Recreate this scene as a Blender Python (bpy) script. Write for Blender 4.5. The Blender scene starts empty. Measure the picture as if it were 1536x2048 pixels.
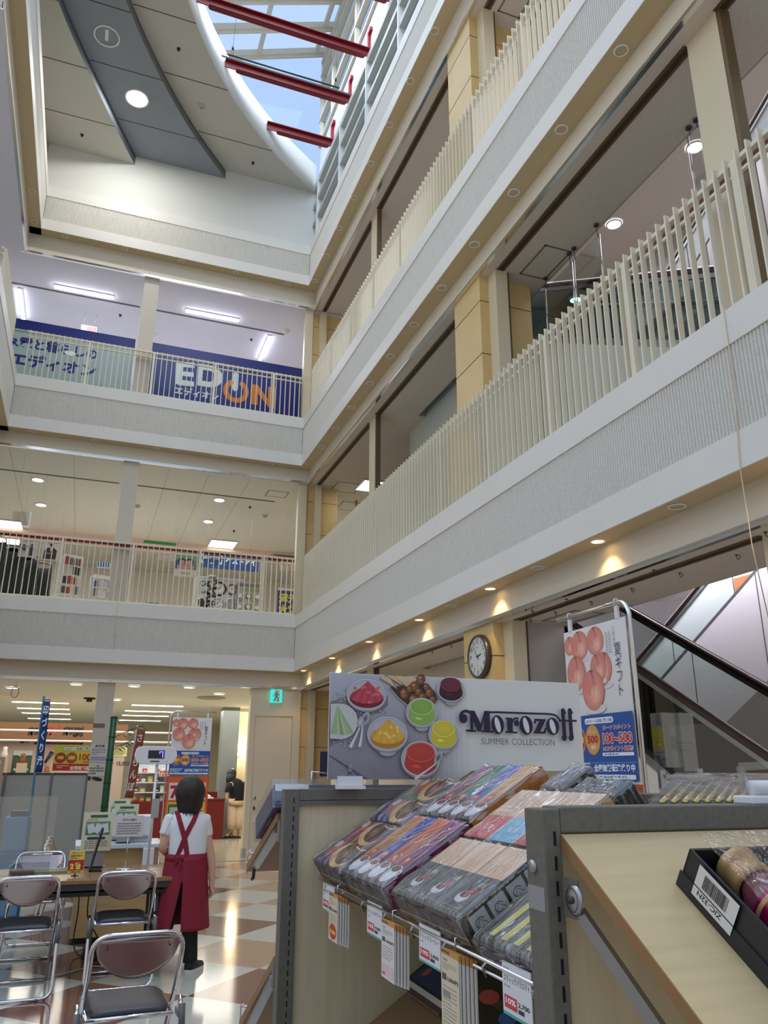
import bpy, math, random
from mathutils import Vector, Matrix
from math import sin, cos, pi, radians as rad

scene = bpy.context.scene
COL = scene.collection

# ---------------------------------------------------------------- camera
CAM = Vector((0.0, 0.0, 1.5)); FPX = 1569.3
CR = Vector((0.93763402, -0.34760408, 0.00372044))
CU = Vector((-0.11221279, -0.29252076, 0.94965251))
CF = Vector((0.32901479, 0.89084398, 0.31328304))
cd = bpy.data.cameras.new('camera'); co = bpy.data.objects.new('camera', cd); COL.objects.link(co)
cd.sensor_fit = 'VERTICAL'; cd.sensor_height = 36.0; cd.lens = FPX / 2048 * 36.0
cd.clip_start = 0.05; cd.clip_end = 200
m3 = Matrix((CR, CU, -CF)).transposed()
co.matrix_world = Matrix.Translation(CAM) @ m3.to_4x4()
scene.camera = co

# ---------------------------------------------------------------- world, exposure
scene.view_settings.view_transform = 'Standard'
scene.view_settings.look = 'None'
scene.view_settings.gamma = 1.0
scene.view_settings.use_curve_mapping = False
scene.view_settings.exposure = EXPOSURE = 0.0
scene.cycles.use_denoising = True
scene.cycles.max_bounces = 8
scene.cycles.transparent_max_bounces = 24
scene.cycles.sample_clamp_indirect = 6.0
w = bpy.data.worlds.new('sky_and_ambient_fill'); scene.world = w; w.use_nodes = True
nt = w.node_tree; nt.nodes.clear()
tc = nt.nodes.new('ShaderNodeTexCoord'); sx = nt.nodes.new('ShaderNodeSeparateXYZ')
rp = nt.nodes.new('ShaderNodeValToRGB'); bg = nt.nodes.new('ShaderNodeBackground'); wo = nt.nodes.new('ShaderNodeOutputWorld')
nt.links.new(tc.outputs['Generated'], sx.inputs[0]); nt.links.new(sx.outputs['Z'], rp.inputs[0])
nt.links.new(rp.outputs[0], bg.inputs['Color']); nt.links.new(bg.outputs[0], wo.inputs['Surface'])
rp.color_ramp.elements[0].position = 0.0; rp.color_ramp.elements[0].color = (0.46, 0.44, 0.41, 1)  # low grey is added ambient fill for the unbuilt rest of the mall
rp.color_ramp.elements[1].position = 0.75; rp.color_ramp.elements[1].color = (0.64, 0.82, 1.12, 1)
e = rp.color_ramp.elements.new(0.15); e.color = (0.46, 0.45, 0.42, 1)
e = rp.color_ramp.elements.new(0.42); e.color = (0.56, 0.70, 0.95, 1)
bg.inputs['Strength'].default_value = 1.0

def area_light(name, loc, size, power, color=(1, 1, 1), rot=(0, 0, 0), sy=None):
    d = bpy.data.lights.new(name, 'AREA'); d.energy = power; d.color = color
    d.shape = 'RECTANGLE'; d.size = size; d.size_y = sy or size
    o = bpy.data.objects.new(name, d); o.location = loc; o.rotation_euler = rot; COL.objects.link(o)
    return o
# daylight that the long roof glazing lets down into the well
area_light('skylight_daylight', (1.9, 8.6, 17.3), 3.2, 600, (0.74, 0.86, 1.0), (0, rad(-6), 0), 12.0)
# added fill from the open side, aimed at the right galleries
area_light('hall_fill', (-3.5, 5.0, 8.0), 7.0, 120, (1.0, 0.98, 0.95), (0, rad(-62), 0), 8.0)
# shop floors behind the far front, lit by their ceiling fittings
area_light('shop_lighting', (0.9, 19.5, 2.92), 7.0, 330, (1.0, 0.95, 0.86), (0, 0, 0), 6.0)
area_light('shop_lighting', (0.9, 18.9, 7.22), 7.0, 215, (0.98, 0.99, 1.0), (0, 0, 0), 5.0)
area_light('shop_lighting', (0.7, 18.2, 11.42), 6.5, 270, (0.82, 0.86, 1.0), (0, 0, 0), 3.6)

# ---------------------------------------------------------------- helpers
def ray(px, py):
    return CF + CR * ((px - 768) / FPX) - CU * ((py - 1024) / FPX)
def atX(px, py, X): d = ray(px, py); return CAM + d * (X / d.x)
def atY(px, py, Y): d = ray(px, py); return CAM + d * (Y / d.y)
def atZ(px, py, Z): d = ray(px, py); return CAM + d * ((Z - CAM.z) / d.z)

def lin(c):
    if isinstance(c, str):
        c = c.lstrip('#'); c = [int(c[i:i + 2], 16) for i in (0, 2, 4)]
    c = [x / 255.0 for x in c] if max(c) > 1.001 else list(c)
    return tuple((x / 12.92 if x <= 0.04045 else ((x + 0.055) / 1.055) ** 2.4) for x in c)

MATS = {}
def mat(name, col, rough=0.6, metal=0.0, spec=0.5, emit=0.0, noise=0.0, nscale=20.0, bump=0.0, bscale=80.0, stretch=None, coat=0.0, ecol=None):
    if name in MATS: return MATS[name]
    m = bpy.data.materials.new(name); m.use_nodes = True; n = m.node_tree; L = n.links
    b = n.nodes['Principled BSDF']; c = lin(col)
    b.inputs['Base Color'].default_value = (*c, 1); b.inputs['Roughness'].default_value = rough
    b.inputs['Metallic'].default_value = metal; b.inputs['Specular IOR Level'].default_value = spec
    if coat: b.inputs['Coat Weight'].default_value = coat; b.inputs['Coat Roughness'].default_value = 0.08
    if emit:
        b.inputs['Emission Color'].default_value = (*(lin(ecol) if ecol else c), 1); b.inputs['Emission Strength'].default_value = emit
    if noise or bump:
        t = n.nodes.new('ShaderNodeTexCoord'); mp = n.nodes.new('ShaderNodeMapping'); L.new(t.outputs['Object'], mp.inputs[0])
        if stretch: mp.inputs['Scale'].default_value = stretch
    if noise:
        nz = n.nodes.new('ShaderNodeTexNoise'); nz.inputs['Scale'].default_value = nscale; nz.inputs['Detail'].default_value = 5
        L.new(mp.outputs[0], nz.inputs['Vector'])
        mr = n.nodes.new('ShaderNodeMapRange'); mr.inputs[3].default_value = 1 - noise; mr.inputs[4].default_value = 1 + noise
        mr.inputs[1].default_value = 0.3; mr.inputs[2].default_value = 0.7
        L.new(nz.outputs['Fac'], mr.inputs[0])
        mx = n.nodes.new('ShaderNodeMix'); mx.data_type = 'RGBA'; mx.blend_type = 'MULTIPLY'; mx.inputs[0].default_value = 1
        mx.inputs[6].default_value = (*c, 1); L.new(mr.outputs[0], mx.inputs[7]); L.new(mx.outputs[2], b.inputs['Base Color'])
    if bump:
        nb = n.nodes.new('ShaderNodeTexNoise'); nb.inputs['Scale'].default_value = bscale; nb.inputs['Detail'].default_value = 3
        L.new(mp.outputs[0], nb.inputs['Vector'])
        bp = n.nodes.new('ShaderNodeBump'); bp.inputs['Strength'].default_value = bump; bp.inputs['Distance'].default_value = 0.005
        L.new(nb.outputs['Fac'], bp.inputs['Height']); L.new(bp.outputs[0], b.inputs['Normal'])
    MATS[name] = m; return m

def glass(name, tint=(1, 1, 1), refl=0.10, rough=0.02, opaque=0.0, ocol=(1, 1, 1), bump=0.0, bscale=30.0, stretch=None, rmax=None):
    """thin clear sheet: what lies behind shows through, tinted, under a mirror-like reflection"""
    if name in MATS: return MATS[name]
    m = bpy.data.materials.new(name); m.use_nodes = True; n = m.node_tree; L = n.links; n.nodes.clear()
    out = n.nodes.new('ShaderNodeOutputMaterial'); tr = n.nodes.new('ShaderNodeBsdfTransparent'); gl = n.nodes.new('ShaderNodeBsdfGlossy')
    tr.inputs[0].default_value = (*lin(tint), 1); gl.inputs['Roughness'].default_value = rough
    lw = n.nodes.new('ShaderNodeLayerWeight'); lw.inputs[0].default_value = 0.35
    mr = n.nodes.new('ShaderNodeMapRange'); mr.inputs[3].default_value = refl; mr.inputs[4].default_value = rmax or min(1, refl + 0.6)
    L.new(lw.outputs['Facing'], mr.inputs[0]); pw = n.nodes.new('ShaderNodeMath'); pw.operation = 'POWER'; pw.inputs[1].default_value = 3
    L.new(lw.outputs['Facing'], pw.inputs[0]); L.new(pw.outputs[0], mr.inputs[0])
    mix = n.nodes.new('ShaderNodeMixShader'); L.new(mr.outputs[0], mix.inputs[0]); L.new(tr.outputs[0], mix.inputs[1]); L.new(gl.outputs[0], mix.inputs[2])
    last = mix
    if opaque:
        df = n.nodes.new('ShaderNodeBsdfDiffuse'); df.inputs[0].default_value = (*lin(ocol), 1)
        m2 = n.nodes.new('ShaderNodeMixShader'); m2.inputs[0].default_value = opaque
        L.new(mix.outputs[0], m2.inputs[1]); L.new(df.outputs[0], m2.inputs[2]); last = m2
    if bump:
        t = n.nodes.new('ShaderNodeTexCoord'); mp = n.nodes.new('ShaderNodeMapping'); L.new(t.outputs['Object'], mp.inputs[0])
        if stretch: mp.inputs['Scale'].default_value = stretch
        nb = n.nodes.new('ShaderNodeTexNoise'); nb.inputs['Scale'].default_value = bscale; nb.inputs['Detail'].default_value = 4
        nb.inputs['Distortion'].default_value = 1.2; L.new(mp.outputs[0], nb.inputs['Vector'])
        bp = n.nodes.new('ShaderNodeBump'); bp.inputs['Strength'].default_value = bump; bp.inputs['Distance'].default_value = 0.02
        L.new(nb.outputs['Fac'], bp.inputs['Height']); L.new(bp.outputs[0], gl.inputs['Normal'])
    L.new(last.outputs[0], out.inputs[0]); MATS[name] = m; return m

def print_mat(name, rough=0.45):
    """printed sheet: the ink colours are stored per vertex"""
    if name in MATS: return MATS[name]
    m = bpy.data.materials.new(name); m.use_nodes = True; n = m.node_tree
    a = n.nodes.new('ShaderNodeVertexColor'); a.layer_name = 'Ink'; b = n.nodes['Principled BSDF']
    n.links.new(a.outputs[0], b.inputs['Base Color']); b.inputs['Roughness'].default_value = rough
    MATS[name] = m; return m

OFF = {}      # thing name -> base point, so that parts can be written in world coordinates
def tag(o, label=None, cat=None, group=None, kind=None):
    if label: o['label'] = label
    if cat: o['category'] = cat
    if group: o['group'] = group
    if kind: o['kind'] = kind
    return o
def thing(name, label, cat, loc=(0, 0, 0), rotz=0.0, group=None, world=False):
    o = bpy.data.objects.new(name, None); COL.objects.link(o); o.empty_display_size = 0.1
    o.location = loc; o.rotation_euler = (0, 0, rotz)
    if world: OFF[o.name] = Vector(loc)
    return tag(o, label, cat, group)

def basis(d):
    d = Vector(d).normalized(); a = Vector((0, 0, 1)) if abs(d.z) < 0.9 else Vector((1, 0, 0))
    u = d.cross(a).normalized(); return u, d.cross(u).normalized(), d

class MB:
    """collects shapes; build() links them as ONE mesh object"""
    def __init__(s): s.v = []; s.f = []; s.sm = []; s.mi = []; s.slot = 0; s.M = None
    def add(s, vs, fs, smooth=False):
        k = len(s.v)
        s.v += [tuple(s.M @ Vector(p)) if s.M is not None else tuple(p) for p in vs]
        for f in fs: s.f.append([i + k for i in f]); s.sm.append(smooth); s.mi.append(s.slot)
        return s
    def box(s, x0, x1, y0, y1, z0, z1):
        vs = [(x, y, z) for z in (z0, z1) for y in (y0, y1) for x in (x0, x1)]
        return s.add(vs, [(0, 2, 3, 1), (4, 5, 7, 6), (0, 1, 5, 4), (2, 6, 7, 3), (0, 4, 6, 2), (1, 3, 7, 5)])
    def obox(s, c, ex, ey, ez):
        c, ex, ey, ez = map(Vector, (c, ex, ey, ez))
        vs = [c + ex * i + ey * j + ez * k for k in (-1, 1) for j in (-1, 1) for i in (-1, 1)]
        return s.add(vs, [(0, 2, 3, 1), (4, 5, 7, 6), (0, 1, 5, 4), (2, 6, 7, 3), (0, 4, 6, 2), (1, 3, 7, 5)])
    def bar(s, a, b, w, h, up=(0, 0, 1)):
        a, b = Vector(a), Vector(b); d = (b - a); L = d.length; d /= L; up = Vector(up)
        sd = d.cross(up)
        if sd.length < 1e-4: sd = d.cross(Vector((1, 0, 0)))
        sd.normalize(); up = sd.cross(d).normalized()
        return s.obox((a + b) / 2, sd * (w / 2), d * (L / 2), up * (h / 2))
    def poly(s, pts): return s.add(pts, [list(range(len(pts)))])
    def prism(s, pts, n):
        n = Vector(n); k = len(pts); vs = [Vector(p) for p in pts] + [Vector(p) + n for p in pts]
        fs = [list(range(k))[::-1], list(range(k, 2 * k))] + [(i, (i + 1) % k, k + (i + 1) % k, k + i) for i in range(k)]
        return s.add(vs, fs)
    def tube(s, pts, r, n=8, cap=True, closed=False):
        pts = [Vector(p) for p in pts]; K = len(pts); rs = r if isinstance(r, (list, tuple)) else [r] * K
        vs, fs = [], []; pu = None
        for i, p in enumerate(pts):
            if closed: d = pts[(i + 1) % K] - pts[i - 1]
            else: d = pts[min(i + 1, K - 1)] - pts[max(i - 1, 0)]
            d = d.normalized()
            if pu is None: u, v, _ = basis(d)
            else:
                u = pu - d * pu.dot(d)
                if u.length < 1e-5: u, v, _ = basis(d)
                u.normalize(); v = d.cross(u)
            pu = u
            vs += [p + (u * cos(2 * pi * j / n) + v * sin(2 * pi * j / n)) * rs[i] for j in range(n)]
        for i in range(K if closed else K - 1):
            a, b = i * n, ((i + 1) % K) * n
            fs += [(a + j, a + (j + 1) % n, b + (j + 1) % n, b + j) for j in range(n)]
        if cap and not closed: fs += [list(range(n))[::-1], [(K - 1) * n + j for j in range(n)]]
        return s.add(vs, fs, True)
    def lathe(s, prof, c=(0, 0, 0), n=20, axis=(0, 0, 1), a0=0, a1=2 * pi):
        c = Vector(c); u, v, d = basis(axis); vs, fs = [], []; full = abs(a1 - a0 - 2 * pi) < 1e-6; m = n if full else n + 1
        for r, z in prof: vs += [c + d * z + (u * cos(a0 + (a1 - a0) * j / n) + v * sin(a0 + (a1 - a0) * j / n)) * r for j in range(m)]
        for i in range(len(prof) - 1):
            for j in range(n): k = (j + 1) % m; fs.append((i * m + j, (i + 1) * m + j, (i + 1) * m + k, i * m + k))
        return s.add(vs, fs, True)
    def ell(s, c, rx, ry, rz, n=14, m=9):
        c = Vector(c); prof = [(sin(pi * i / m), -cos(pi * i / m)) for i in range(m + 1)]; vs, fs = [], []
        for r, z in prof: vs += [c + Vector((rx * r * cos(2 * pi * j / n), ry * r * sin(2 * pi * j / n), rz * z)) for j in range(n)]
        for i in range(m):
            for j in range(n): k = (j + 1) % n; fs.append((i * n + j, i * n + k, (i + 1) * n + k, (i + 1) * n + j))
        return s.add(vs, fs, True)
    def grid(s, fn, nu, nv, smooth=True):
        vs = [fn(i / nu, j / nv) for j in range(nv + 1) for i in range(nu + 1)]; q = nu + 1
        return s.add(vs, [(j * q + i, j * q + i + 1, (j + 1) * q + i + 1, (j + 1) * q + i) for j in range(nv) for i in range(nu)], smooth)
    def build(s, name, m, parent=None, bevel=0.0, kind=None, label=None, seg=2, solid=0.0):
        me = bpy.data.meshes.new(name)
        off = OFF.get(parent.name) if parent is not None else None
        if off is None and parent is not None and parent.parent is not None: off = OFF.get(parent.parent.name)
        vs = [tuple(Vector(p) - off) for p in s.v] if off is not None else s.v
        me.from_pydata(vs, [], s.f)
        me.polygons.foreach_set('use_smooth', s.sm)
        ms = m if isinstance(m, (list, tuple)) else [m]
        for x in ms: me.materials.append(x)
        if len(ms) > 1: me.polygons.foreach_set('material_index', s.mi)
        me.update()
        o = bpy.data.objects.new(name, me); COL.objects.link(o)
        if parent is not None: o.parent = parent
        if solid: q = o.modifiers.new('s', 'SOLIDIFY'); q.thickness = solid; q.offset = 0
        if bevel: q = o.modifiers.new('b', 'BEVEL'); q.width = bevel; q.segments = seg; q.limit_method = 'ANGLE'; q.angle_limit = rad(50)
        return tag(o, label, kind=kind)

def struct(name, mb, m, **k): return mb.build(name, m, kind='structure', **k)

_txt = {}
def glyphs(body, bold=0.0):
    key = (body, bold)
    if key not in _txt:
        c = bpy.data.curves.new('lettering', 'FONT'); c.body = body; c.size = 1.0; c.resolution_u = 3; c.offset = bold
        o = bpy.data.objects.new('lettering', c); COL.objects.link(o)
        me = bpy.data.meshes.new_from_object(o.evaluated_get(bpy.context.evaluated_depsgraph_get()))
        _txt[key] = ([(v.co.x, v.co.y) for v in me.vertices], [list(p.vertices) for p in me.polygons])
        bpy.data.objects.remove(o); bpy.data.curves.remove(c); bpy.data.meshes.remove(me)
    return _txt[key]

class Art:
    """flat print in its own plane: origin o, right u, up v (metres); later shapes lie a hair above earlier ones"""
    def __init__(s, o, u, v, n=None, step=0.00012):
        s.o, s.u, s.v = Vector(o), Vector(u), Vector(v); s.n = Vector(n) if n is not None else s.u.cross(s.v).normalized()
        s.step = step; s.k = 0; s.vs = []; s.fs = []; s.cs = []
    def _add(s, pts, faces, cols, lift=True):
        if lift: s.k += 1
        b = len(s.vs); h = s.n * (s.k * s.step)
        s.vs += [s.o + s.u * x + s.v * y + h for x, y in pts]; s.cs += cols; s.fs += [[i + b for i in f] for f in faces]
        return s
    def poly(s, pts, col, col2=None):
        c = lin(col)
        if col2 is not None:      # col at the lowest point, col2 at the highest (a printed gradation)
            d = lin(col2); ys = [p[1] for p in pts]; a, b = min(ys), max(ys)
            cols = [tuple(c[k] + (d[k] - c[k]) * (p[1] - a) / max(1e-6, b - a) for k in range(3)) for p in pts]
        else: cols = [c] * len(pts)
        return s._add(pts, [list(range(len(pts)))], cols)
    def rect(s, x0, y0, x1, y1, col, col2=None): return s.poly([(x0, y0), (x1, y0), (x1, y1), (x0, y1)], col, col2)
    def rrect(s, x0, y0, x1, y1, r, col):
        p = []
        for cx, cy, a in ((x1 - r, y0 + r, -90), (x1 - r, y1 - r, 0), (x0 + r, y1 - r, 90), (x0 + r, y0 + r, 180)):
            p += [(cx + r * cos(rad(a + t)), cy + r * sin(rad(a + t))) for t in (0, 30, 60, 90)]
        return s.poly(p, col)
    def ell(s, cx, cy, rx, ry, col, edge=None, rot=0.0, n=28, off=(0, 0), a0=0, a1=360):
        c, d = lin(col), lin(edge) if edge is not None else lin(col); cr, sr = cos(rad(rot)), sin(rad(rot))
        def T(x, y): return (cx + x * cr - y * sr, cy + x * sr + y * cr)
        full = a1 - a0 >= 360; m = n if full else n + 1
        pts = [T(off[0] * rx, off[1] * ry)] + [T(rx * cos(rad(a0 + (a1 - a0) * i / n)), ry * sin(rad(a0 + (a1 - a0) * i / n))) for i in range(m)]
        fs = [(0, 1 + i, 1 + (i + 1) % m) for i in range(n)]
        return s._add(pts, fs, [c] + [d] * m)
    def ring(s, cx, cy, rx, ry, w, col, rot=0.0, n=36, a0=0, a1=360):
        c = lin(col); cr, sr = cos(rad(rot)), sin(rad(rot)); pts = []
        for i in range(n + 1):
            t = rad(a0 + (a1 - a0) * i / n)
            for q in (1, 0):
                x, y = (rx - w * q) * cos(t), (ry - w * q) * sin(t); pts.append((cx + x * cr - y * sr, cy + x * sr + y * cr))
        return s._add(pts, [(2 * i, 2 * i + 1, 2 * i + 3, 2 * i + 2) for i in range(n)], [c] * len(pts))
    def stroke(s, pts, w, col, closed=False):
        c = lin(col); q = []; K = len(pts); ws = w if isinstance(w, (list, tuple)) else [w] * K
        for i in range(K):
            a = pts[max(i - 1, 0)] if not closed else pts[i - 1]; b = pts[min(i + 1, K - 1)] if not closed else pts[(i + 1) % K]
            dx, dy = b[0] - a[0], b[1] - a[1]; L = math.hypot(dx, dy) or 1; nx, ny = -dy / L * ws[i] / 2, dx / L * ws[i] / 2
            q += [(pts[i][0] + nx, pts[i][1] + ny), (pts[i][0] - nx, pts[i][1] - ny)]
        fs = [(2 * i, 2 * i + 1, 2 * i + 3, 2 * i + 2) for i in range(K - 1)]
        if closed: fs.append((2 * K - 2, 2 * K - 1, 1, 0))
        return s._add(q, fs, [c] * len(q))
    def text(s, body, x, y, h, col, bold=0.0, w=None, align='l', rot=0.0, vert=False, sx=1.0, lead=1.05, shear=0.0):
        """h is the type size; w squeezes the line to that width"""
        if vert:
            for i, ch in enumerate(body): s.text(ch, x, y - i * h * lead, h, col, bold, align='c', rot=rot)
            return s
        P, Fc = glyphs(body, bold)
        if not P: return s
        x0, x1 = min(p[0] for p in P), max(p[0] for p in P); k = h * sx
        if w: k = w / max(1e-6, x1 - x0)
        ox = {'l': x0, 'c': (x0 + x1) / 2, 'r': x1}[align]; cr, sr = cos(rad(rot)), sin(rad(rot)); pts = []
        for px_, py_ in P:
            a, b = (px_ - ox) * k + shear * py_ * h, py_ * h; pts.append((x + a * cr - b * sr, y + a * sr + b * cr))
        return s._add(pts, Fc, [lin(col)] * len(pts))
    def lines(s, x, y, w, n, pitch, hgt, col, seed=0, gap=0.35, seg=9):
        """rows of small print too fine to read"""
        R = random.Random(seed)
        for i in range(n):
            xx = x; end = x + w * (1 if i < n - 1 else R.uniform(0.4, 0.9))
            while xx < end:
                L = min(end - xx, w / seg * R.uniform(0.3, 1.4)); yy = y - i * pitch
                s._add([(xx, yy), (xx + L * (1 - gap), yy), (xx + L * (1 - gap), yy + hgt), (xx, yy + hgt)], [(0, 1, 2, 3)], [lin(col)] * 4, lift=(i == 0 and xx == x))
                xx += L
        return s
    def build(s, name, parent=None, m=None, label=None):
        me = bpy.data.meshes.new(name)
        off = OFF.get(parent.name) if parent is not None else None
        if off is None and parent is not None and parent.parent is not None: off = OFF.get(parent.parent.name)
        me.from_pydata([tuple(p - off) if off is not None else tuple(p) for p in s.vs], [], s.fs)
        a = me.color_attributes.new('Ink', 'FLOAT_COLOR', 'POINT')
        a.data.foreach_set('color', [q for c in s.cs for q in (*c, 1.0)])
        me.materials.append(m or print_mat('printed_sheet')); me.update()
        o = bpy.data.objects.new(name, me); COL.objects.link(o)
        if parent is not None: o.parent = parent
        return tag(o, label)

def copy_tree(o, parent=None):
    c = o.copy(); COL.objects.link(c); c.parent = parent
    for ch in KIDS(o): copy_tree(ch, c)
    return c
def KIDS(o): return [x for x in COL.objects if x.parent == o]
def place_copy(root, loc, rotz=0.0, label=None, group=None):
    r = copy_tree(root); r.location = loc; r.rotation_euler = (0, 0, rotz)
    if label: r['label'] = label
    if group: r['group'] = group
    return r
ORD = ['first', 'second', 'third', 'fourth', 'fifth', 'sixth', 'seventh', 'eighth', 'ninth', 'tenth', 'eleventh', 'twelfth', 'thirteenth', 'fourteenth', 'fifteenth']
X3, Y3, Z3 = Vector((1, 0, 0)), Vector((0, 1, 0)), Vector((0, 0, 1))

# ---------------------------------------------------------------- shared materials
WHITE = mat('white_paint', (222, 221, 216), 0.55, noise=0.02, nscale=3)
RIB = mat('ribbed_coating', (214, 212, 205), 0.85, noise=0.10, nscale=90, bump=0.5, bscale=160)
BEAMC = mat('cream_beam_paint', (213, 206, 190), 0.6)
SOFFIT = mat('yellow_soffit_paint', (200, 181, 142), 0.6)
CHROME = mat('chrome', (225, 225, 228), 0.12, metal=1.0)
STEEL = mat('brushed_steel', (170, 172, 175), 0.32, metal=1.0)
DARKST = mat('dark_grey_metal', (70, 70, 70), 0.5, metal=0.6)
BARS = mat('cream_railing_paint', (226, 219, 197), 0.5)
PILL = mat('sand_coloured_tile', (214, 186, 128), 0.5, noise=0.04, nscale=2)
SEAM = mat('dark_joint', (95, 80, 60), 0.8)
JAMB = mat('cream_shutter_post', (214, 202, 172), 0.45)
TRACK = mat('bronze_shutter_track', (110, 92, 60), 0.45, metal=0.3)
CEILG = mat('grey_beige_ceiling_board', (212, 203, 190), 0.8, noise=0.05, nscale=40)
CEILW = mat('white_ceiling_board', (222, 222, 212), 0.8, noise=0.02, nscale=30)
BLACK = mat('black_plastic', (18, 18, 19), 0.4)
REDR = mat('dark_red_handrail', (120, 18, 28), 0.4)
LAMPW = mat('lit_white_lamp', (255, 250, 240), emit=9.0)
LAMPC = mat('lit_cool_lamp', (236, 238, 255), emit=8.0)
LAMPY = mat('lit_warm_lamp', (255, 205, 130), emit=14.0)
GREYP = mat('grey_plastic', (150, 150, 150), 0.5)
WHITEP = mat('white_plastic', (228, 228, 230), 0.4)
GLASS = glass('clear_glass', (236, 243, 240), 0.07)
ACRYL = glass('clear_acrylic', (240, 242, 242), 0.16)

# ================================================================ SETTING
def floor_material():
    m = bpy.data.materials.new('checkered_floor_tile'); m.use_nodes = True; n = m.node_tree; L = n.links
    b = n.nodes['Principled BSDF']; g = n.nodes.new('ShaderNodeNewGeometry'); s = n.nodes.new('ShaderNodeSeparateXYZ'); L.new(g.outputs['Position'], s.inputs[0])
    def M(op, a, c=None, d=None):
        q = n.nodes.new('ShaderNodeMath'); q.operation = op
        for i, x in enumerate((a, c, d)):
            if x is None: continue
            if isinstance(x, (int, float)): q.inputs[i].default_value = x
            else: L.new(x, q.inputs[i])
        return q.outputs[0]
    x = M('SUBTRACT', s.outputs['X'], 1.53); y = M('SUBTRACT', s.outputs['Y'], 6.35); k = 1.272
    i = M('FLOOR', M('ADD', M('DIVIDE', M('ADD', x, y), k), 0.5)); j = M('FLOOR', M('ADD', M('DIVIDE', M('SUBTRACT', x, y), k), 0.5))
    par = M('FLOORED_MODULO', M('ADD', i, j), 2.0)
    c = M('MULTIPLY', M('ADD', i, j), 0.5); r = M('MULTIPLY', M('SUBTRACT', i, j), 0.5)
    even = M('LESS_THAN', M('FLOORED_MODULO', r, 2.0), 0.5); mid = M('LESS_THAN', M('ABSOLUTE', c), 0.25)
    brown = M('MAXIMUM', M('LESS_THAN', c, -0.25), M('MULTIPLY', mid, even))
    nz = n.nodes.new('ShaderNodeTexNoise'); nz.inputs['Scale'].default_value = 9; nz.inputs['Detail'].default_value = 6; L.new(g.outputs['Position'], nz.inputs['Vector'])
    def mix(f, a, c2):
        q = n.nodes.new('ShaderNodeMix'); q.data_type = 'RGBA'; L.new(f, q.inputs[0])
        for idx, v in ((6, a), (7, c2)):
            if isinstance(v, tuple): q.inputs[idx].default_value = (*v, 1)
            else: L.new(v, q.inputs[idx])
        return q.outputs[2]
    tint = mix(brown, lin((188, 152, 122)), lin((126, 82, 70)))
    col = mix(par, tint, lin((206, 203, 190)))
    mr = n.nodes.new('ShaderNodeMapRange'); mr.inputs[3].default_value = 0.86; mr.inputs[4].default_value = 1.1; L.new(nz.outputs['Fac'], mr.inputs[0])
    mx = n.nodes.new('ShaderNodeMix'); mx.data_type = 'RGBA'; mx.blend_type = 'MULTIPLY'; mx.inputs[0].default_value = 1
    L.new(col, mx.inputs[6]); L.new(mr.outputs[0], mx.inputs[7]); L.new(mx.outputs[2], b.inputs['Base Color'])
    b.inputs['Roughness'].default_value = 0.10; b.inputs['Specular IOR Level'].default_value = 0.65
    bp = n.nodes.new('ShaderNodeBump'); bp.inputs['Strength'].default_value = 0.04; bp.inputs['Distance'].default_value = 0.01
    n2 = n.nodes.new('ShaderNodeTexNoise'); n2.inputs['Scale'].default_value = 4; L.new(g.outputs['Position'], n2.inputs['Vector'])
    L.new(n2.outputs['Fac'], bp.inputs['Height']); L.new(bp.outputs[0], b.inputs['Normal'])
    return m
struct('floor', MB().box(-9, 12, -4, 14.85, -0.1, 0), floor_material())
struct('floor_shop', MB().box(-9, 12, 14.85, 30, -0.1, 0), mat('shop_floor_tile', (190, 186, 165), 0.12, noise=0.05, nscale=6))
struct('trim_1', MB().box(-9, 3.0, 14.83, 14.87, 0, 0.004), mat('brass_threshold', (120, 90, 50), 0.4, metal=0.5))

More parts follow.
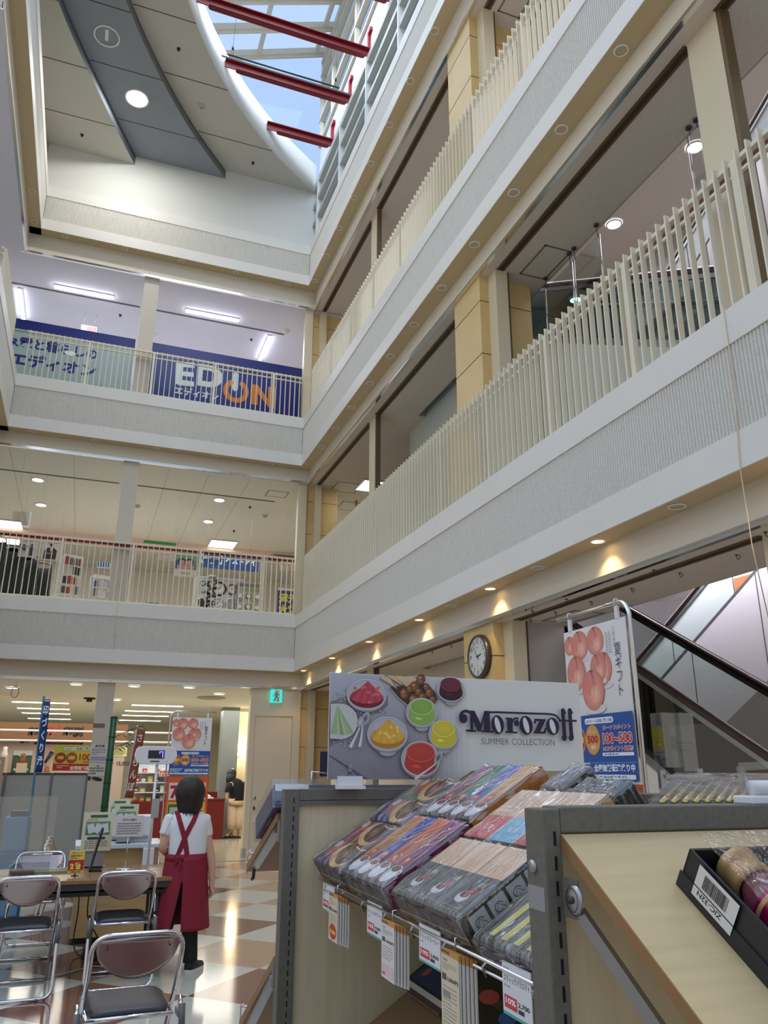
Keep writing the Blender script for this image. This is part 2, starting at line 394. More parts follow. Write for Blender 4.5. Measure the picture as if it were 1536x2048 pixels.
LEV = {2: (3.31, 4.41, 3.0), 3: (7.58, 8.68, 7.28), 4: (11.99, 13.05, 11.52)}
NAMEL = {2: 'second_floor', 3: 'third_floor', 4: 'top_floor'}
def fascia(side, lev):
    z0, z1, zc = LEV[lev]
    if side == 'right': P = lambda s, d, z: (3.69 + d, s, z); a, b = -1.0, 15.23; flip = 1
    elif side == 'far': P = lambda s, d, z: (s, 15.0 + d, z); a, b = -2.17, 3.69; flip = -1
    else: P = lambda s, d, z: (-1.94 - d, s, z); a, b = 9.5, 15.23; flip = -1
    e = 15.0 if side != 'far' else 3.69
    a2 = a if side != 'far' else -1.94
    def bx(mb, s0, s1, d0, d1, za, zb):
        p, q = P(s0, d0, za), P(s1, d1, zb)
        return mb.box(min(p[0], q[0]), max(p[0], q[0]), min(p[1], q[1]), max(p[1], q[1]), za, zb)
    m = MB(); bx(m, a, e, 0, 0.23, z0, z0 + 0.25); bx(m, a, e, -0.004, 0.27, z1 - 0.25, z1)
    root = struct('wall_%s_%s' % (side, NAMEL[lev]), m, WHITE)
    r = MB(); pitch = 0.03; n = int((e - a2) / pitch); vs, fs = [], []
    for i in range(n + 1):
        s = a2 + i * pitch
        for ds, dd in ((0, 0.016), (0.007, 0.004), (0.018, 0.004), (0.025, 0.016)):
            for z in (z0 + 0.25, z1 - 0.25): vs.append(P(min(s + ds, e), dd, z))
    k = len(vs) // 2
    for i in range(k - 1): fs.append((2 * i, 2 * i + 2, 2 * i + 3, 2 * i + 1))
    r.add(vs, fs); bx(r, a, e, 0.02, 0.23, z0 + 0.25, z1 - 0.25)
    r.build('ribbed_panel', RIB, root)
    g = MB(); bx(g, a2, e, 0.02, 0.03, z1 - 0.262, z1 - 0.249); g.build('shadow_joint', SEAM, root)
    f = MB(); bx(f, a, b if side != 'far' else e, 0.003, 0.232, z0 - 0.006, z0 - 0.001); f.build('soffit', SOFFIT, root)
    c = MB(); b2, a = (b, a) if side != 'far' else (3.93, -2.28); bx(c, a, b2, 0.23, 0.33, zc + 0.02, z0 - 0.001); bx(c, a, b2, 0.222, 0.24, zc + 0.02, zc + 0.14); c.build('beam', BEAMC, root)
    t = MB(); bx(t, a, b2, 0.212, 0.26, zc - 0.004, zc + 0.022); bx(t, a, b2, 0.216, 0.24, zc + 0.028, zc + 0.045); t.build('chrome_strip', CHROME, root)
    return root
for lev in (2, 3, 4):
    for side in ('right', 'far', 'left'): fascia(side, lev)

# floor slabs of the galleries: grey-beige boards on the right, white boards over the far shops
def slab(name, rects, zc, zf, mc):
    m = MB(); q = MB()
    for x0, x1, y0, y1 in rects: m.box(x0, x1, y0, y1, zc, zc + 0.06); q.box(x0, x1, y0, y1, zf - 0.1, zf)
    c = struct(name, m, mc); q.build('gallery_floor', mat('gallery_floor', (190, 182, 165), 0.3), c)
CE3 = mat('lamp_tinted_ceiling', (220, 221, 234), 0.85, noise=0.04, nscale=60)  # lilac cast of the strip lamps is mixed into this ceiling colour
right_r = [(3.95, 4.78, -1, 15.2), (4.78, 13, 11.3, 15.2), (9.6, 13, -1, 11.3)]
far_r = [(-9, 13, 15.25, 29)]
slab('ceiling_right_first', right_r, 3.0, 4.40, CEILG); slab('ceiling_far_first', far_r, 3.0, 4.40, CEILW)
slab('ceiling_right_second', right_r, 7.28, 8.66, CEILG); slab('ceiling_far_second', far_r, 7.28, 8.66, CEILW)
slab('ceiling_right_third', [(3.95, 13, -1, 15.2)], 11.52, 13.0, CEILG); slab('ceiling_far_third', [(-9, 13, 15.25, 29)], 11.52, 13.0, CE3)
slab('ceiling_left_first', [(-9, -2.2, 9.5, 15.25)], 3.0, 4.40, CEILW); slab('ceiling_left_second', [(-9, -2.2, 9.5, 15.25)], 7.28, 8.66, CEILW); slab('ceiling_left_third', [(-9, -2.2, 9.5, 15.25)], 11.52, 13.0, CE3)
# edge boards round the escalator well
m = MB()
for zc, zf in ((3.0, 4.40), (7.28, 8.66)):
    m.box(4.76, 4.80, -1, 11.3, zc + 0.002, zf); m.box(4.78, 9.6, 11.28, 11.32, zc + 0.002, zf); m.box(9.58, 9.62, -1, 11.3, zc + 0.002, zf)
struct('trim_2', m, mat('mauve_grey_board', (176, 168, 172), 0.7))
MAUVE = mat('mauve_white_wall', (196, 190, 198), 0.55)
struct('wall_right', MB().box(9.9, 10.0, -1, 24, 0, 13), MAUVE)
struct('wall_back_shop', MB().box(-9, 13, 28.9, 29, 0, 3), mat('shop_back_wall', (205, 196, 178), 0.7))
struct('wall_back_optician', MB().box(-9, 13, 24.5, 24.6, 4.4, 7.3), mat('optician_back_wall', (236, 231, 222), 0.7))
struct('wall_back_electrical', MB().box(-9, 13, 20.6, 20.7, 8.66, 11.55), mat('electrical_back_wall', (216, 214, 226), 0.7))
struct('wall_side_shop', MB().box(6.2, 6.3, 15.4, 29, 0, 11.5), mat('shop_side_wall', (216, 206, 186), 0.7))

# shutter tracks in the ceilings and the posts and tiled pillars they run to
def tracks(name, zc, x):
    m = MB()
    for a, b in ((-1, 3.5), (3.84, 7.2), (8.1, 11.5), (11.86, 15.2)):
        m.box(x - 0.055, x - 0.025, a, b, zc - 0.006, zc + 0.03); m.box(x + 0.025, x + 0.05, a, b, zc - 0.006, zc + 0.03)
    g = MB()
    for a, b in ((-1, 3.5), (3.84, 7.2), (8.1, 11.5), (11.86, 15.2)): g.box(x - 0.024, x + 0.024, a, b, zc - 0.002, zc + 0.03)
    struct(name, m, TRACK); return g
for i, (zc, x) in enumerate(((3.0, 4.13), (7.28, 4.13), (11.52, 4.13))):
    g = tracks('trim_%d' % (3 + i), zc, x); struct('trim_%d' % (6 + i), g, mat('dark_track_slot', (60, 50, 38), 0.7))
for i, (zc, y) in enumerate(((7.28, 16.62), (11.52, 16.5))):
    m = MB().box(-6, 0.14, y - 0.03, y + 0.03, zc - 0.006, zc + 0.02).box(0.5, 3.5, y - 0.03, y + 0.03, zc - 0.006, zc + 0.02)
    struct('trim_%d' % (9 + i), m, mat('grey_ceiling_track', (92, 88, 86), 0.6))
m = MB()
for x in (-1.9, -0.75, 1.05, 1.85, 2.7): m.box(x - 0.004, x + 0.004, 15.4, 24.4, 7.276, 7.285)
struct('trim_11', m, mat('ceiling_board_joint', (176, 168, 150), 0.8))
m = MB()
for x in (-0.6, 3.9): m.box(x - 0.3, x + 0.3, 15.24, 15.28, 7.2, 7.279)
def pillar(name, x0, x1, y0, y1, z0, z1, step=0.72, first=0.35):
    root = struct(name, MB().box(x0, x1, y0, y1, z0, z1), PILL)
    g = MB(); z = z1 - first
    while z > z0:
        g.box(x0 - 0.002, x1 + 0.002, y0 - 0.002, y1 + 0.002, z - 0.005, z + 0.005); z -= step
    g.build('tile_joint', SEAM, root); return root
for zf, zc in ((0, 3.0), (4.40, 7.28), (8.66, 11.52)):
    pillar('pillar', 3.94, 4.65, 7.33, 8.04, zf, zc); pillar('pillar', 3.92, 4.6, 15.35, 16.06, zf, zc)
    m = MB().box(4.06, 4.22, 7.14, 7.33, zf, zc); m.box(4.06, 4.20, 8.04, 8.2, zf, zc)     # jambs beside the pillars
    m.box(4.06, 4.20, 15.2, 15.35, zf, zc)
    if zf > 0: m.box(3.72, 3.90, 15.28, 15.42, zf, zc)
    root = struct('trim_jamb', m, JAMB)
    MB().box(4.222, 4.25, 7.15, 7.2, zf, zc).build('dark_guide', SEAM, root)
    MB().box(4.10, 4.20, 3.5, 3.83, zf, zc).build('shutter_post', JAMB, root)
    MB().box(4.10, 4.20, 3.46, 3.495, zf, zc).build('dark_guide', TRACK, root)
    MB().box(4.10, 4.19, 11.55, 11.85, zf, zc).build('shutter_post', JAMB, root)
    MB().box(4.105, 4.185, 11.51, 11.548, zf, zc).build('dark_guide', SEAM, root)
    MB().box(0.17, 0.47, 15.29, 15.40, zf, zc).build('shutter_post', mat('grey_white_post', (206, 198, 184), 0.5), root)
# pale partition beside the ground-floor pillar and the door wall at the far corner
struct('wall_partition', MB().box(4.25, 4.78, 7.28, 7.33, 0, 3.0), mat('pale_grey_partition', (190, 186, 180), 0.6))
DOORC = mat('cream_door_paint', (222, 208, 182), 0.45)
w_ = struct('wall_far_ground', MB().box(2.95, 3.05, 15.28, 15.45, 0, 3.0).box(3.78, 3.93, 15.28, 15.45, 0, 3.0).box(3.05, 3.78, 15.28, 15.45, 2.49, 3.0), DOORC)
MB().box(2.945, 3.0, 15.27, 15.46, 0, 0.16).build('plinth', mat('grey_plinth', (170, 168, 160), 0.4), w_)
d_ = struct('door_1', MB().box(3.056, 3.774, 15.30, 15.35, 0.02, 2.484), DOORC)
MB().lathe([(0.0, 0.012), (0.028, 0.012), (0.032, 0.0)], (3.12, 15.30, 1.02), 16, (0, -1, 0)).build('ring_pull', STEEL, d_)
MB().box(3.10, 3.135, 15.294, 15.302, 0.80, 0.88).build('lock', STEEL, d_)
MB().lathe([(0.0, 0.012), (0.02, 0.012), (0.022, 0.0)], (3.12, 15.297, 0.84), 12, (0, -1, 0)).build('lock', DARKST, d_)

# ---------------------------------------------------------------- upper ceiling: three stepped panels bounded by arcs
def smooth(pts, n=7):
    out = []
    for i in range(len(pts) - 1):
        p0, p1, p2, p3 = pts[max(i - 1, 0)], pts[i], pts[i + 1], pts[min(i + 2, len(pts) - 1)]
        for k in range(n):
            t = k / n
            out.append(tuple(0.5 * (2 * b + (c - a) * t + (2 * a - 5 * b + 4 * c - d) * t * t + (3 * b - a - 3 * c + d) * t ** 3) for a, b, c, d in zip(p0, p1, p2, p3)))
    return out + [pts[-1]]
arcA = smooth([(-2.05, 15.1), (-2.35, 14.06), (-2.68, 12.76), (-3.1, 11.0), (-3.6, 8.0)])
arcB = smooth([(-0.32, 15.06), (-0.86, 13.88), (-1.41, 12.58), (-1.82, 11.47), (-2.3, 9.8), (-2.7, 8.0)])
arcC = smooth([(1.65, 15.06), (0.76, 13.93), (-0.06, 12.62), (-0.73, 11.26), (-1.3, 9.8), (-1.8, 8.0)])
arcD = smooth([(3.78, 15.04), (2.49, 14.06), (1.32, 12.79), (0.51, 11.49), (0.0, 10.2), (-0.5, 8.0)])
CREAMC = mat('cream_ceiling_paint', (196, 194, 184), 0.7, noise=0.015, nscale=2); GREYC = mat('blue_grey_ceiling_paint', (142, 148, 156), 0.7, noise=0.03, nscale=3)
RISER = mat('slate_riser_paint', (92, 102, 112), 0.7); RISER2 = mat('grey_riser_paint', (110, 112, 108), 0.7)
def xat(arc, y):
    for (x0, y0), (x1, y1) in zip(arc, arc[1:]):
        if y1 <= y <= y0: return x0 + (x1 - x0) * (y0 - y) / max(1e-6, y0 - y1)
    return arc[0][0] if y > arc[0][1] else arc[-1][0]
def panel(name, a, b, z, m):
    q = MB(); ys = [15.06 - i * 7.0 / 60 for i in range(61)]
    vs = [(xat(a, y), y, zz) for zz in (z, z + 0.05) for y in ys] ; k = 61
    vs += [(xat(b, y), y, zz) for zz in (z, z + 0.05) for y in ys]
    fs = []
    for i in range(k - 1):
        fs += [(i, i + 1, 2 * k + i + 1, 2 * k + i), (k + i, 3 * k + i, 3 * k + i + 1, k + i + 1)]
    root = struct(name, q.add(vs, fs), m)
    s = MB()
    for y in (14.08, 12.78, 11.48, 10.18, 8.88):
        s.box(xat(a, y) + 0.02, xat(b, y) - 0.005, y - 0.009, y + 0.009, z - 0.002, z + 0.03)
    s.build('panel_joint', mat('panel_joint', (62, 58, 50), 0.8), root)
    return root
panel('ceiling', arcA, arcB, 14.15, CREAMC); panel('ceiling_blue_grey_band', arcB, arcC, 14.38, GREYC); panel('ceiling_right_panel', arcC, arcD, 14.60, CREAMC)
def riser(name, arc, z0, z1, m, th=0.04):
    q = MB(); vs = []
    for x, y in arc: vs += [(x, y, z0 + 0.003), (x, y, z1), (x - th, y, z1), (x - th, y, z0 + 0.003)]
    fs = []
    for i in range(len(arc) - 1):
        for j in range(4): fs.append((4 * i + j, 4 * i + (j + 1) % 4, 4 * i + 4 + (j + 1) % 4, 4 * i + 4 + j))
    return struct(name, q.add(vs, fs, True), m)
riser('trim_12', arcB, 14.15, 14.38, RISER); riser('trim_13', arcC, 14.38, 14.60, RISER2)
riser('trim_14', arcD, 14.60, 15.40, WHITE, 0.1)
riser('wall_left_upper', arcA, 12.9, 14.16, CREAMC)
ROOF = lambda x: 17.28 + 0.44 * x
def at_roof(px, py):
    d = ray(px, py); t = (17.28 - CAM.z) / (d.z - 0.44 * d.x); return CAM + d * t
m = MB(); m.prism([(-2.2, 15.06, 12.9), (3.95, 15.06, 12.9), (3.95, 15.06, 14.95), (-2.2, 15.06, 14.95)], (0, 0.12, 0))
struct('wall_far', m, mat('upper_wall_paint', (214, 216, 212), 0.65))
gw = struct('window_4', MB().prism([(-0.5, 15.08, 14.95), (3.95, 15.08, 14.95), (3.95, 15.08, ROOF(3.95)), (-0.5, 15.08, ROOF(-0.5))], (0, 0.01, 0)), glass('gable_glass', (238, 244, 250), 0.01, rmax=0.12))
# right upper wall with an upper band of windows
UPW = mat('upper_right_wall_paint', (224, 226, 228), 0.6)
struct('wall_right_upper', MB().box(3.86, 3.98, 2, 15.06, 14.72, 15.95).box(3.86, 3.98, 2, 15.06, 18.7, 19.1), UPW)
SKYF = mat('cream_skylight_frame', (226, 218, 200), 0.5)
wn = struct('window_1', MB().box(3.90, 3.92, 2, 15.0, 15.95, 18.7), glass('sky_glass', (235, 242, 248), 0.04))
f = MB()
for y in (15.0, 14.0, 12.25, 10.5, 8.75, 7.0): f.box(3.82, 3.94, y - 0.05, y + 0.05, 15.95, 18.7)
for z in (16.0, 16.75, 17.5, 18.2, 18.65): f.box(3.80, 3.93, 2, 15.05, z - 0.035, z + 0.035)
f.build('window_frame', SKYF, wn)
wn = struct('window_2', MB().box(3.84, 3.85, 2, 15.05, 13.05, 14.72), glass('sky_glass', (235, 242, 248), 0.04))
f = MB()
for y in (14.66, 12.92, 11.2, 9.49, 7.78, 6.07, 4.3): f.box(3.72, 3.86, y - 0.02, y + 0.02, 13.02, 14.72)
f.build('window_post', mat('white_window_post', (226, 228, 228), 0.45), wn)
f = MB()
for z, h in ((13.10, 0.10), (13.62, 0.10), (14.12, 0.12), (14.62, 0.16)): f.box(3.74, 3.90, 2, 15.05, z, z + h)
f.build('window_rail', mat('shaded_white_rail', (190, 190, 182), 0.5), wn)  # shade on the louvres is put into this greyer rail colour
# roof glazing on rafters and purlins
m = MB(); m.add([(-0.6, 2, ROOF(-0.6) + 0.1), (3.95, 2, ROOF(3.95) + 0.1), (3.95, 15.05, ROOF(3.95) + 0.1), (-0.6, 15.05, ROOF(-0.6) + 0.1)], [(0, 1, 2, 3)])
rg = struct('window_3', m, glass('roof_glass', (236, 243, 250), 0.05))
f = MB()
ys = [14.97, at_roof(540, 54).y]; dy = ys[0] - ys[1]
for y in [ys[0] - i * dy for i in range(7)]: f.bar((-0.6, y, ROOF(-0.6)), (3.95, y, ROOF(3.95)), 0.11, 0.16); f.bar((-0.6, y, ROOF(-0.6) - 0.12), (3.95, y, ROOF(3.95) - 0.12), 0.05, 0.1)
px_ = at_roof(515, 118).x
for x in (px_, px_ - 1.6, px_ + 1.45):
    f.bar((x, 2, ROOF(x)), (x, 15.0, ROOF(x)), 0.10, 0.14)
f.build('rafter', SKYF, rg)

# ---------------------------------------------------------------- red beams under the roof light
RED = mat('red_beam_paint', (122, 16, 24), 0.5)
RED2 = mat('bright_red_bracket_paint', (168, 30, 46), 0.5)
beams = [('longest red steel beam under the skylight, above the hanging rod', 11.37), ('red steel beam just below the hanging rod under the skylight', 12.6), ('shortest red steel beam under the skylight, closest to the far wall', 13.9), ('red steel beam of which only an end shows at the top edge', 10.12)]
for lab, y in beams:
    x0 = xat(arcD, y) + 0.01; t = thing('steel_beam', lab, 'beam', (x0, y, 15.0), 0, 'red beams across the roof opening', world=True)
    MB().box(x0, 3.84, y - 0.075, y + 0.075, 15.14, 15.16).build('top_flange', RED, t)
    MB().box(x0, 3.84, y - 0.01, y + 0.01, 14.99, 15.14).build('web', RED, t)
    a, b = x0 + 0.22, 3.76; r = 0.06
    p = [(a + r - r * cos(rad(q)), y + r * sin(rad(q)), 14.97) for q in range(-90, 91, 30)] + [(b - r + r * cos(rad(q)), y + r * sin(rad(q)), 14.97) for q in range(90, -91, -30)]
    MB().prism(p, (0, 0, 0.02)).build('bottom_flange', RED, t)
    m = MB().box(3.80, 3.86, y - 0.05, y + 0.03, 15.16, 15.62).box(3.80, 3.86, y - 0.16, y - 0.05, 15.54, 15.62); m.build('bracket', RED2, t)
# lifting rod hung on two wires
p0 = atZ(443, 112, 14.75); p1 = atZ(703, 189, 14.75); y = (p0.y + p1.y) / 2
t = thing('hanging_rod', 'thin grey rod hanging level on two wires under the skylight', 'rod', (p0.x, y, 14.75), 0, world=True)
MB().tube([(p0.x, y, 14.75), (p1.x, y, 14.75)], 0.016, 10).build('grey_tube', mat('grey_tube', (150, 150, 155), 0.4, metal=0.4), t)
h0, h1 = atZ(465, 110, 14.82).x, atZ(672, 172, 14.82).x
MB().tube([(h0 - 0.1, y, 14.83), (h1 + 0.08, y, 14.83)], 0.018, 10).build('dark_tube', mat('dark_teal_tube', (50, 60, 70), 0.4), t)
for x in (h0, h1):
    MB().tube([(x, y, 14.99 + 0.0), (x, y, 15.06)], 0.022, 8).build('swivel', DARKST, t)
    MB().tube([(x + 0.02 * sin(a), y, 14.93 + 0.055 * cos(a)) for a in [i * pi / 6 for i in range(12)]], 0.005, 6, closed=True).build('hook', DARKST, t)
    MB().tube([(x, y, 15.06), (x + 0.05, y, ROOF(x) - 0.1)], 0.003, 5).build('wire', DARKST, t)

# ---------------------------------------------------------------- ceiling fittings
def big_lamp(x, y, z, lit, label):
    t = thing('ceiling_lamp', label, 'ceiling lamp', (x, y, z), 0)
    MB().lathe([(0.235, 0.0), (0.235, -0.012), (0.205, -0.014), (0.2, 0.0)], n=32).build('trim_ring', WHITEP, t)
    if lit: MB().lathe([(0.2, -0.006), (0.0, -0.008)], n=32).build('lit_disc', mat('glaring_lamp', (255, 252, 240), emit=40.0), t)
    else:
        MB().lathe([(0.2, -0.004), (0.17, 0.02), (0.0, 0.03)], n=32).build('reflector', mat('dull_reflector', (120, 122, 118), 0.35, metal=0.7), t)
        MB().box(-0.03, 0.03, -0.14, 0.1, -0.003, 0.02).build('lamp_tube', WHITEP, t)
big_lamp(-0.40, 13.41, 14.378, True, 'large round lamp shining in the blue-grey ceiling band')
big_lamp(-1.02, 12.13, 14.378, False, 'large round unlit lamp in the blue-grey ceiling band')
area_light('ceiling_lamp_light', (-0.40, 13.41, 14.33), 0.4, 75, (1, 0.98, 0.93))
def dot(x, y, z, label, r=0.035, group='sprinkler heads in the upper ceiling', name='sprinkler_head', cat='sprinkler'):
    t = thing(name, label, cat, (x, y, z), 0, group)
    MB().lathe([(r, 0), (r, -0.008), (r * 0.5, -0.01)], n=14).build('plate', DARKST, t)
    MB().lathe([(r * 0.5, -0.01), (r * 0.35, -0.04), (r * 0.7, -0.045), (0, -0.047)], n=12).build('nozzle', DARKST, t)
dot(-2.25, 12.11, 14.15, 'sprinkler head in the cream panel left of the unlit round lamp')
dot(-1.41, 14.55, 14.15, 'sprinkler head in the cream panel near the far left corner')
dot(0.26, 12.14, 14.6, 'sprinkler head between the ceiling band and the longest red beam')
dot(2.18, 14.58, 14.6, 'sprinkler head near the pointed end of the cream ceiling panel')
t = thing('smoke_detector', 'round beige detector in the cream panel right of the shining lamp', 'smoke detector', (0.87, 13.37, 14.6), 0)
MB().lathe([(0.07, 0), (0.07, -0.02), (0.05, -0.035), (0.0, -0.038)], n=20).build('base_plate', mat('beige_plastic', (196, 186, 160), 0.5), t)
MB().lathe([(0.03, -0.036), (0.028, -0.055), (0, -0.058)], n=14).build('sensor', GREYP, t)

def downlight(x, y, z, lit, label, group, r=0.068):
    t = thing('downlight', label, 'downlight', (x, y, z), 0, group)
    MB().lathe([(r, 0.0), (r, -0.006), (r * 0.78, -0.009), (r * 0.74, 0.0)], n=20).build('trim_ring', WHITEP, t)
    if lit:
        MB().lathe([(r * 0.74, -0.004), (0.0, -0.005)], n=20).build('lit_disc', LAMPY, t)
        d = bpy.data.lights.new('downlight_beam', 'SPOT'); d.energy = 13; d.color = (1, 0.72, 0.38); d.spot_size = rad(105); d.spot_blend = 0.6; d.shadow_soft_size = 0.03
        o = bpy.data.objects.new('downlight_beam', d); COL.objects.link(o); o.location = (x, y, z - 0.02)
    else:
        MB().lathe([(r * 0.74, -0.002), (r * 0.62, 0.03), (r * 0.3, 0.05), (0.0, 0.05)], n=20).build('reflector', mat('downlight_reflector', (150, 148, 140), 0.35, metal=0.5), t)
        MB().ell((0, 0, 0.02), r * 0.28, r * 0.28, r * 0.3, 10, 6).build('bulb', GREYP, t)
g = 'lit spotlights under the second-floor gallery'
ys = [14.66, 12.78, 10.89, 9.0, 7.1, 5.21, 3.3]
for i, y in enumerate(ys): downlight(3.80, y, 3.302, True, '%s glowing downlight from the far corner under the second-floor gallery' % ORD[i], g)
g = 'unlit spotlights under the second-floor gallery'
for i, y in enumerate([13.7, 11.83, 9.94, 8.05, 6.15, 4.25]): downlight(3.80, y, 3.302, False, '%s unlit downlight from the far corner under the second-floor gallery' % ORD[i], g)
for i in range(11): downlight(3.80, 13.87 - 0.96 * i, 7.572, False, '%s unlit downlight from the far corner in the right soffit of the third floor' % ORD[i], 'unlit downlights under the right third-floor gallery')
for i in range(8): downlight(3.755, 14.76 - 0.957 * i, 11.982, False, '%s unlit downlight from the far corner in the right soffit of the top floor' % ORD[i], 'unlit downlights under the right top-floor gallery')
for i in range(5): downlight(3.23 - 1.18 * i, 15.09, 11.982, False, '%s unlit downlight from the right corner in the far soffit of the top floor' % ORD[i], 'unlit downlights under the far top-floor gallery')
for i in range(2): downlight(-2.06, 14.83 - 0.95 * i, 11.982, False, 'unlit downlight in the left soffit of the top floor, ' + ('nearer the corner' if i == 0 else 'nearer the picture edge'), 'unlit downlights under the left top-floor gallery')
for i in range(5): downlight(3.05 - 1.15 * i, 15.12, 7.572, False, '%s unlit downlight from the right corner in the far soffit of the third floor' % ORD[i], 'unlit downlights under the far third-floor gallery')

# ---------------------------------------------------------------- gallery railings
def railing(name, label, P, s0, s1, z0, ztop, step=0.105, fin=(0.013, 0.05), toprail=True, red=True, post_every=12):
    """P(s, d, z) -> world; s runs along, d goes away from the well"""
    p0 = P(s0, 0.16, z0); t = thing(name, label, 'railing', p0, 0, 'gallery railings', world=True)
    def bx(mb, sa, sb, d0, d1, za, zb):
        p, q = P(sa, d0, za), P(sb, d1, zb); return mb.box(min(p[0], q[0]), max(p[0], q[0]), min(p[1], q[1]), max(p[1], q[1]), za, zb)
    n = int(abs(s1 - s0) / step); sg = 1 if s1 > s0 else -1; extra = MB()
    for i in range(n + 1):
        s = s0 + sg * i * step; post = i % post_every == post_every // 2
        mb = extra if i >= 98 else MB(); w = fin[0]
        bx(mb, s - w / 2, s + w / 2, 0.155, 0.155 + fin[1], z0 + 0.03, ztop + (0.03 if P is not PF else -0.004))
        if i < 98: mb.build('baluster', BARS, t)
        if post and i < 97:
            q = MB(); bx(q, s + 0.03, s + 0.075, 0.18, 0.24, z0, ztop - 0.03); q.build('post', BARS, t)
    if extra.v: extra.build('baluster', BARS, t, kind='stuff')
    q = MB(); bx(q, s0 - sg * 0.05, s1, 0.19, 0.235, ztop - 0.035, ztop); q.build('top_rail', BARS, t)
    q = MB(); bx(q, s0 - sg * 0.05, s1, 0.195, 0.225, ztop - 0.14, ztop - 0.115); q.build('middle_rail', BARS, t)
    q = MB(); bx(q, s0 - sg * 0.05, s1, 0.15, 0.235, z0, z0 + 0.06); q.build('bottom_rail', BARS, t)
    if red: q = MB(); bx(q, s0 - sg * 0.05, s1, 0.26, 0.31, ztop - 0.06, ztop - 0.005); q.build('handrail', REDR, t)
    return t
PR = lambda s, d, z: (3.69 + d, s, z)
PF = lambda s, d, z: (s, 15.0 + d, z)
PL = lambda s, d, z: (-1.94 - d, s, z)
railing('railing', 'cream railing of flat upright bars along the right second-floor gallery', PR, 2.7, 15.1, 4.41, 5.64)
railing('railing', 'cream railing of flat upright bars along the right third-floor gallery', PR, 4.0, 15.1, 8.68, 9.86)
railing('railing', 'slim-barred railing in front of the optician on the second floor', PF, 3.62, -1.9, 4.41, 5.62)
railing('railing', 'slim-barred railing in front of the blue electrical-shop sign on the third floor', PF, 3.62, -1.9, 8.68, 9.74, red=False)
railing('railing', 'short stretch of cream railing at the left picture edge, third floor', PL, 14.9, 12.6, 8.68, 9.80, red=False)

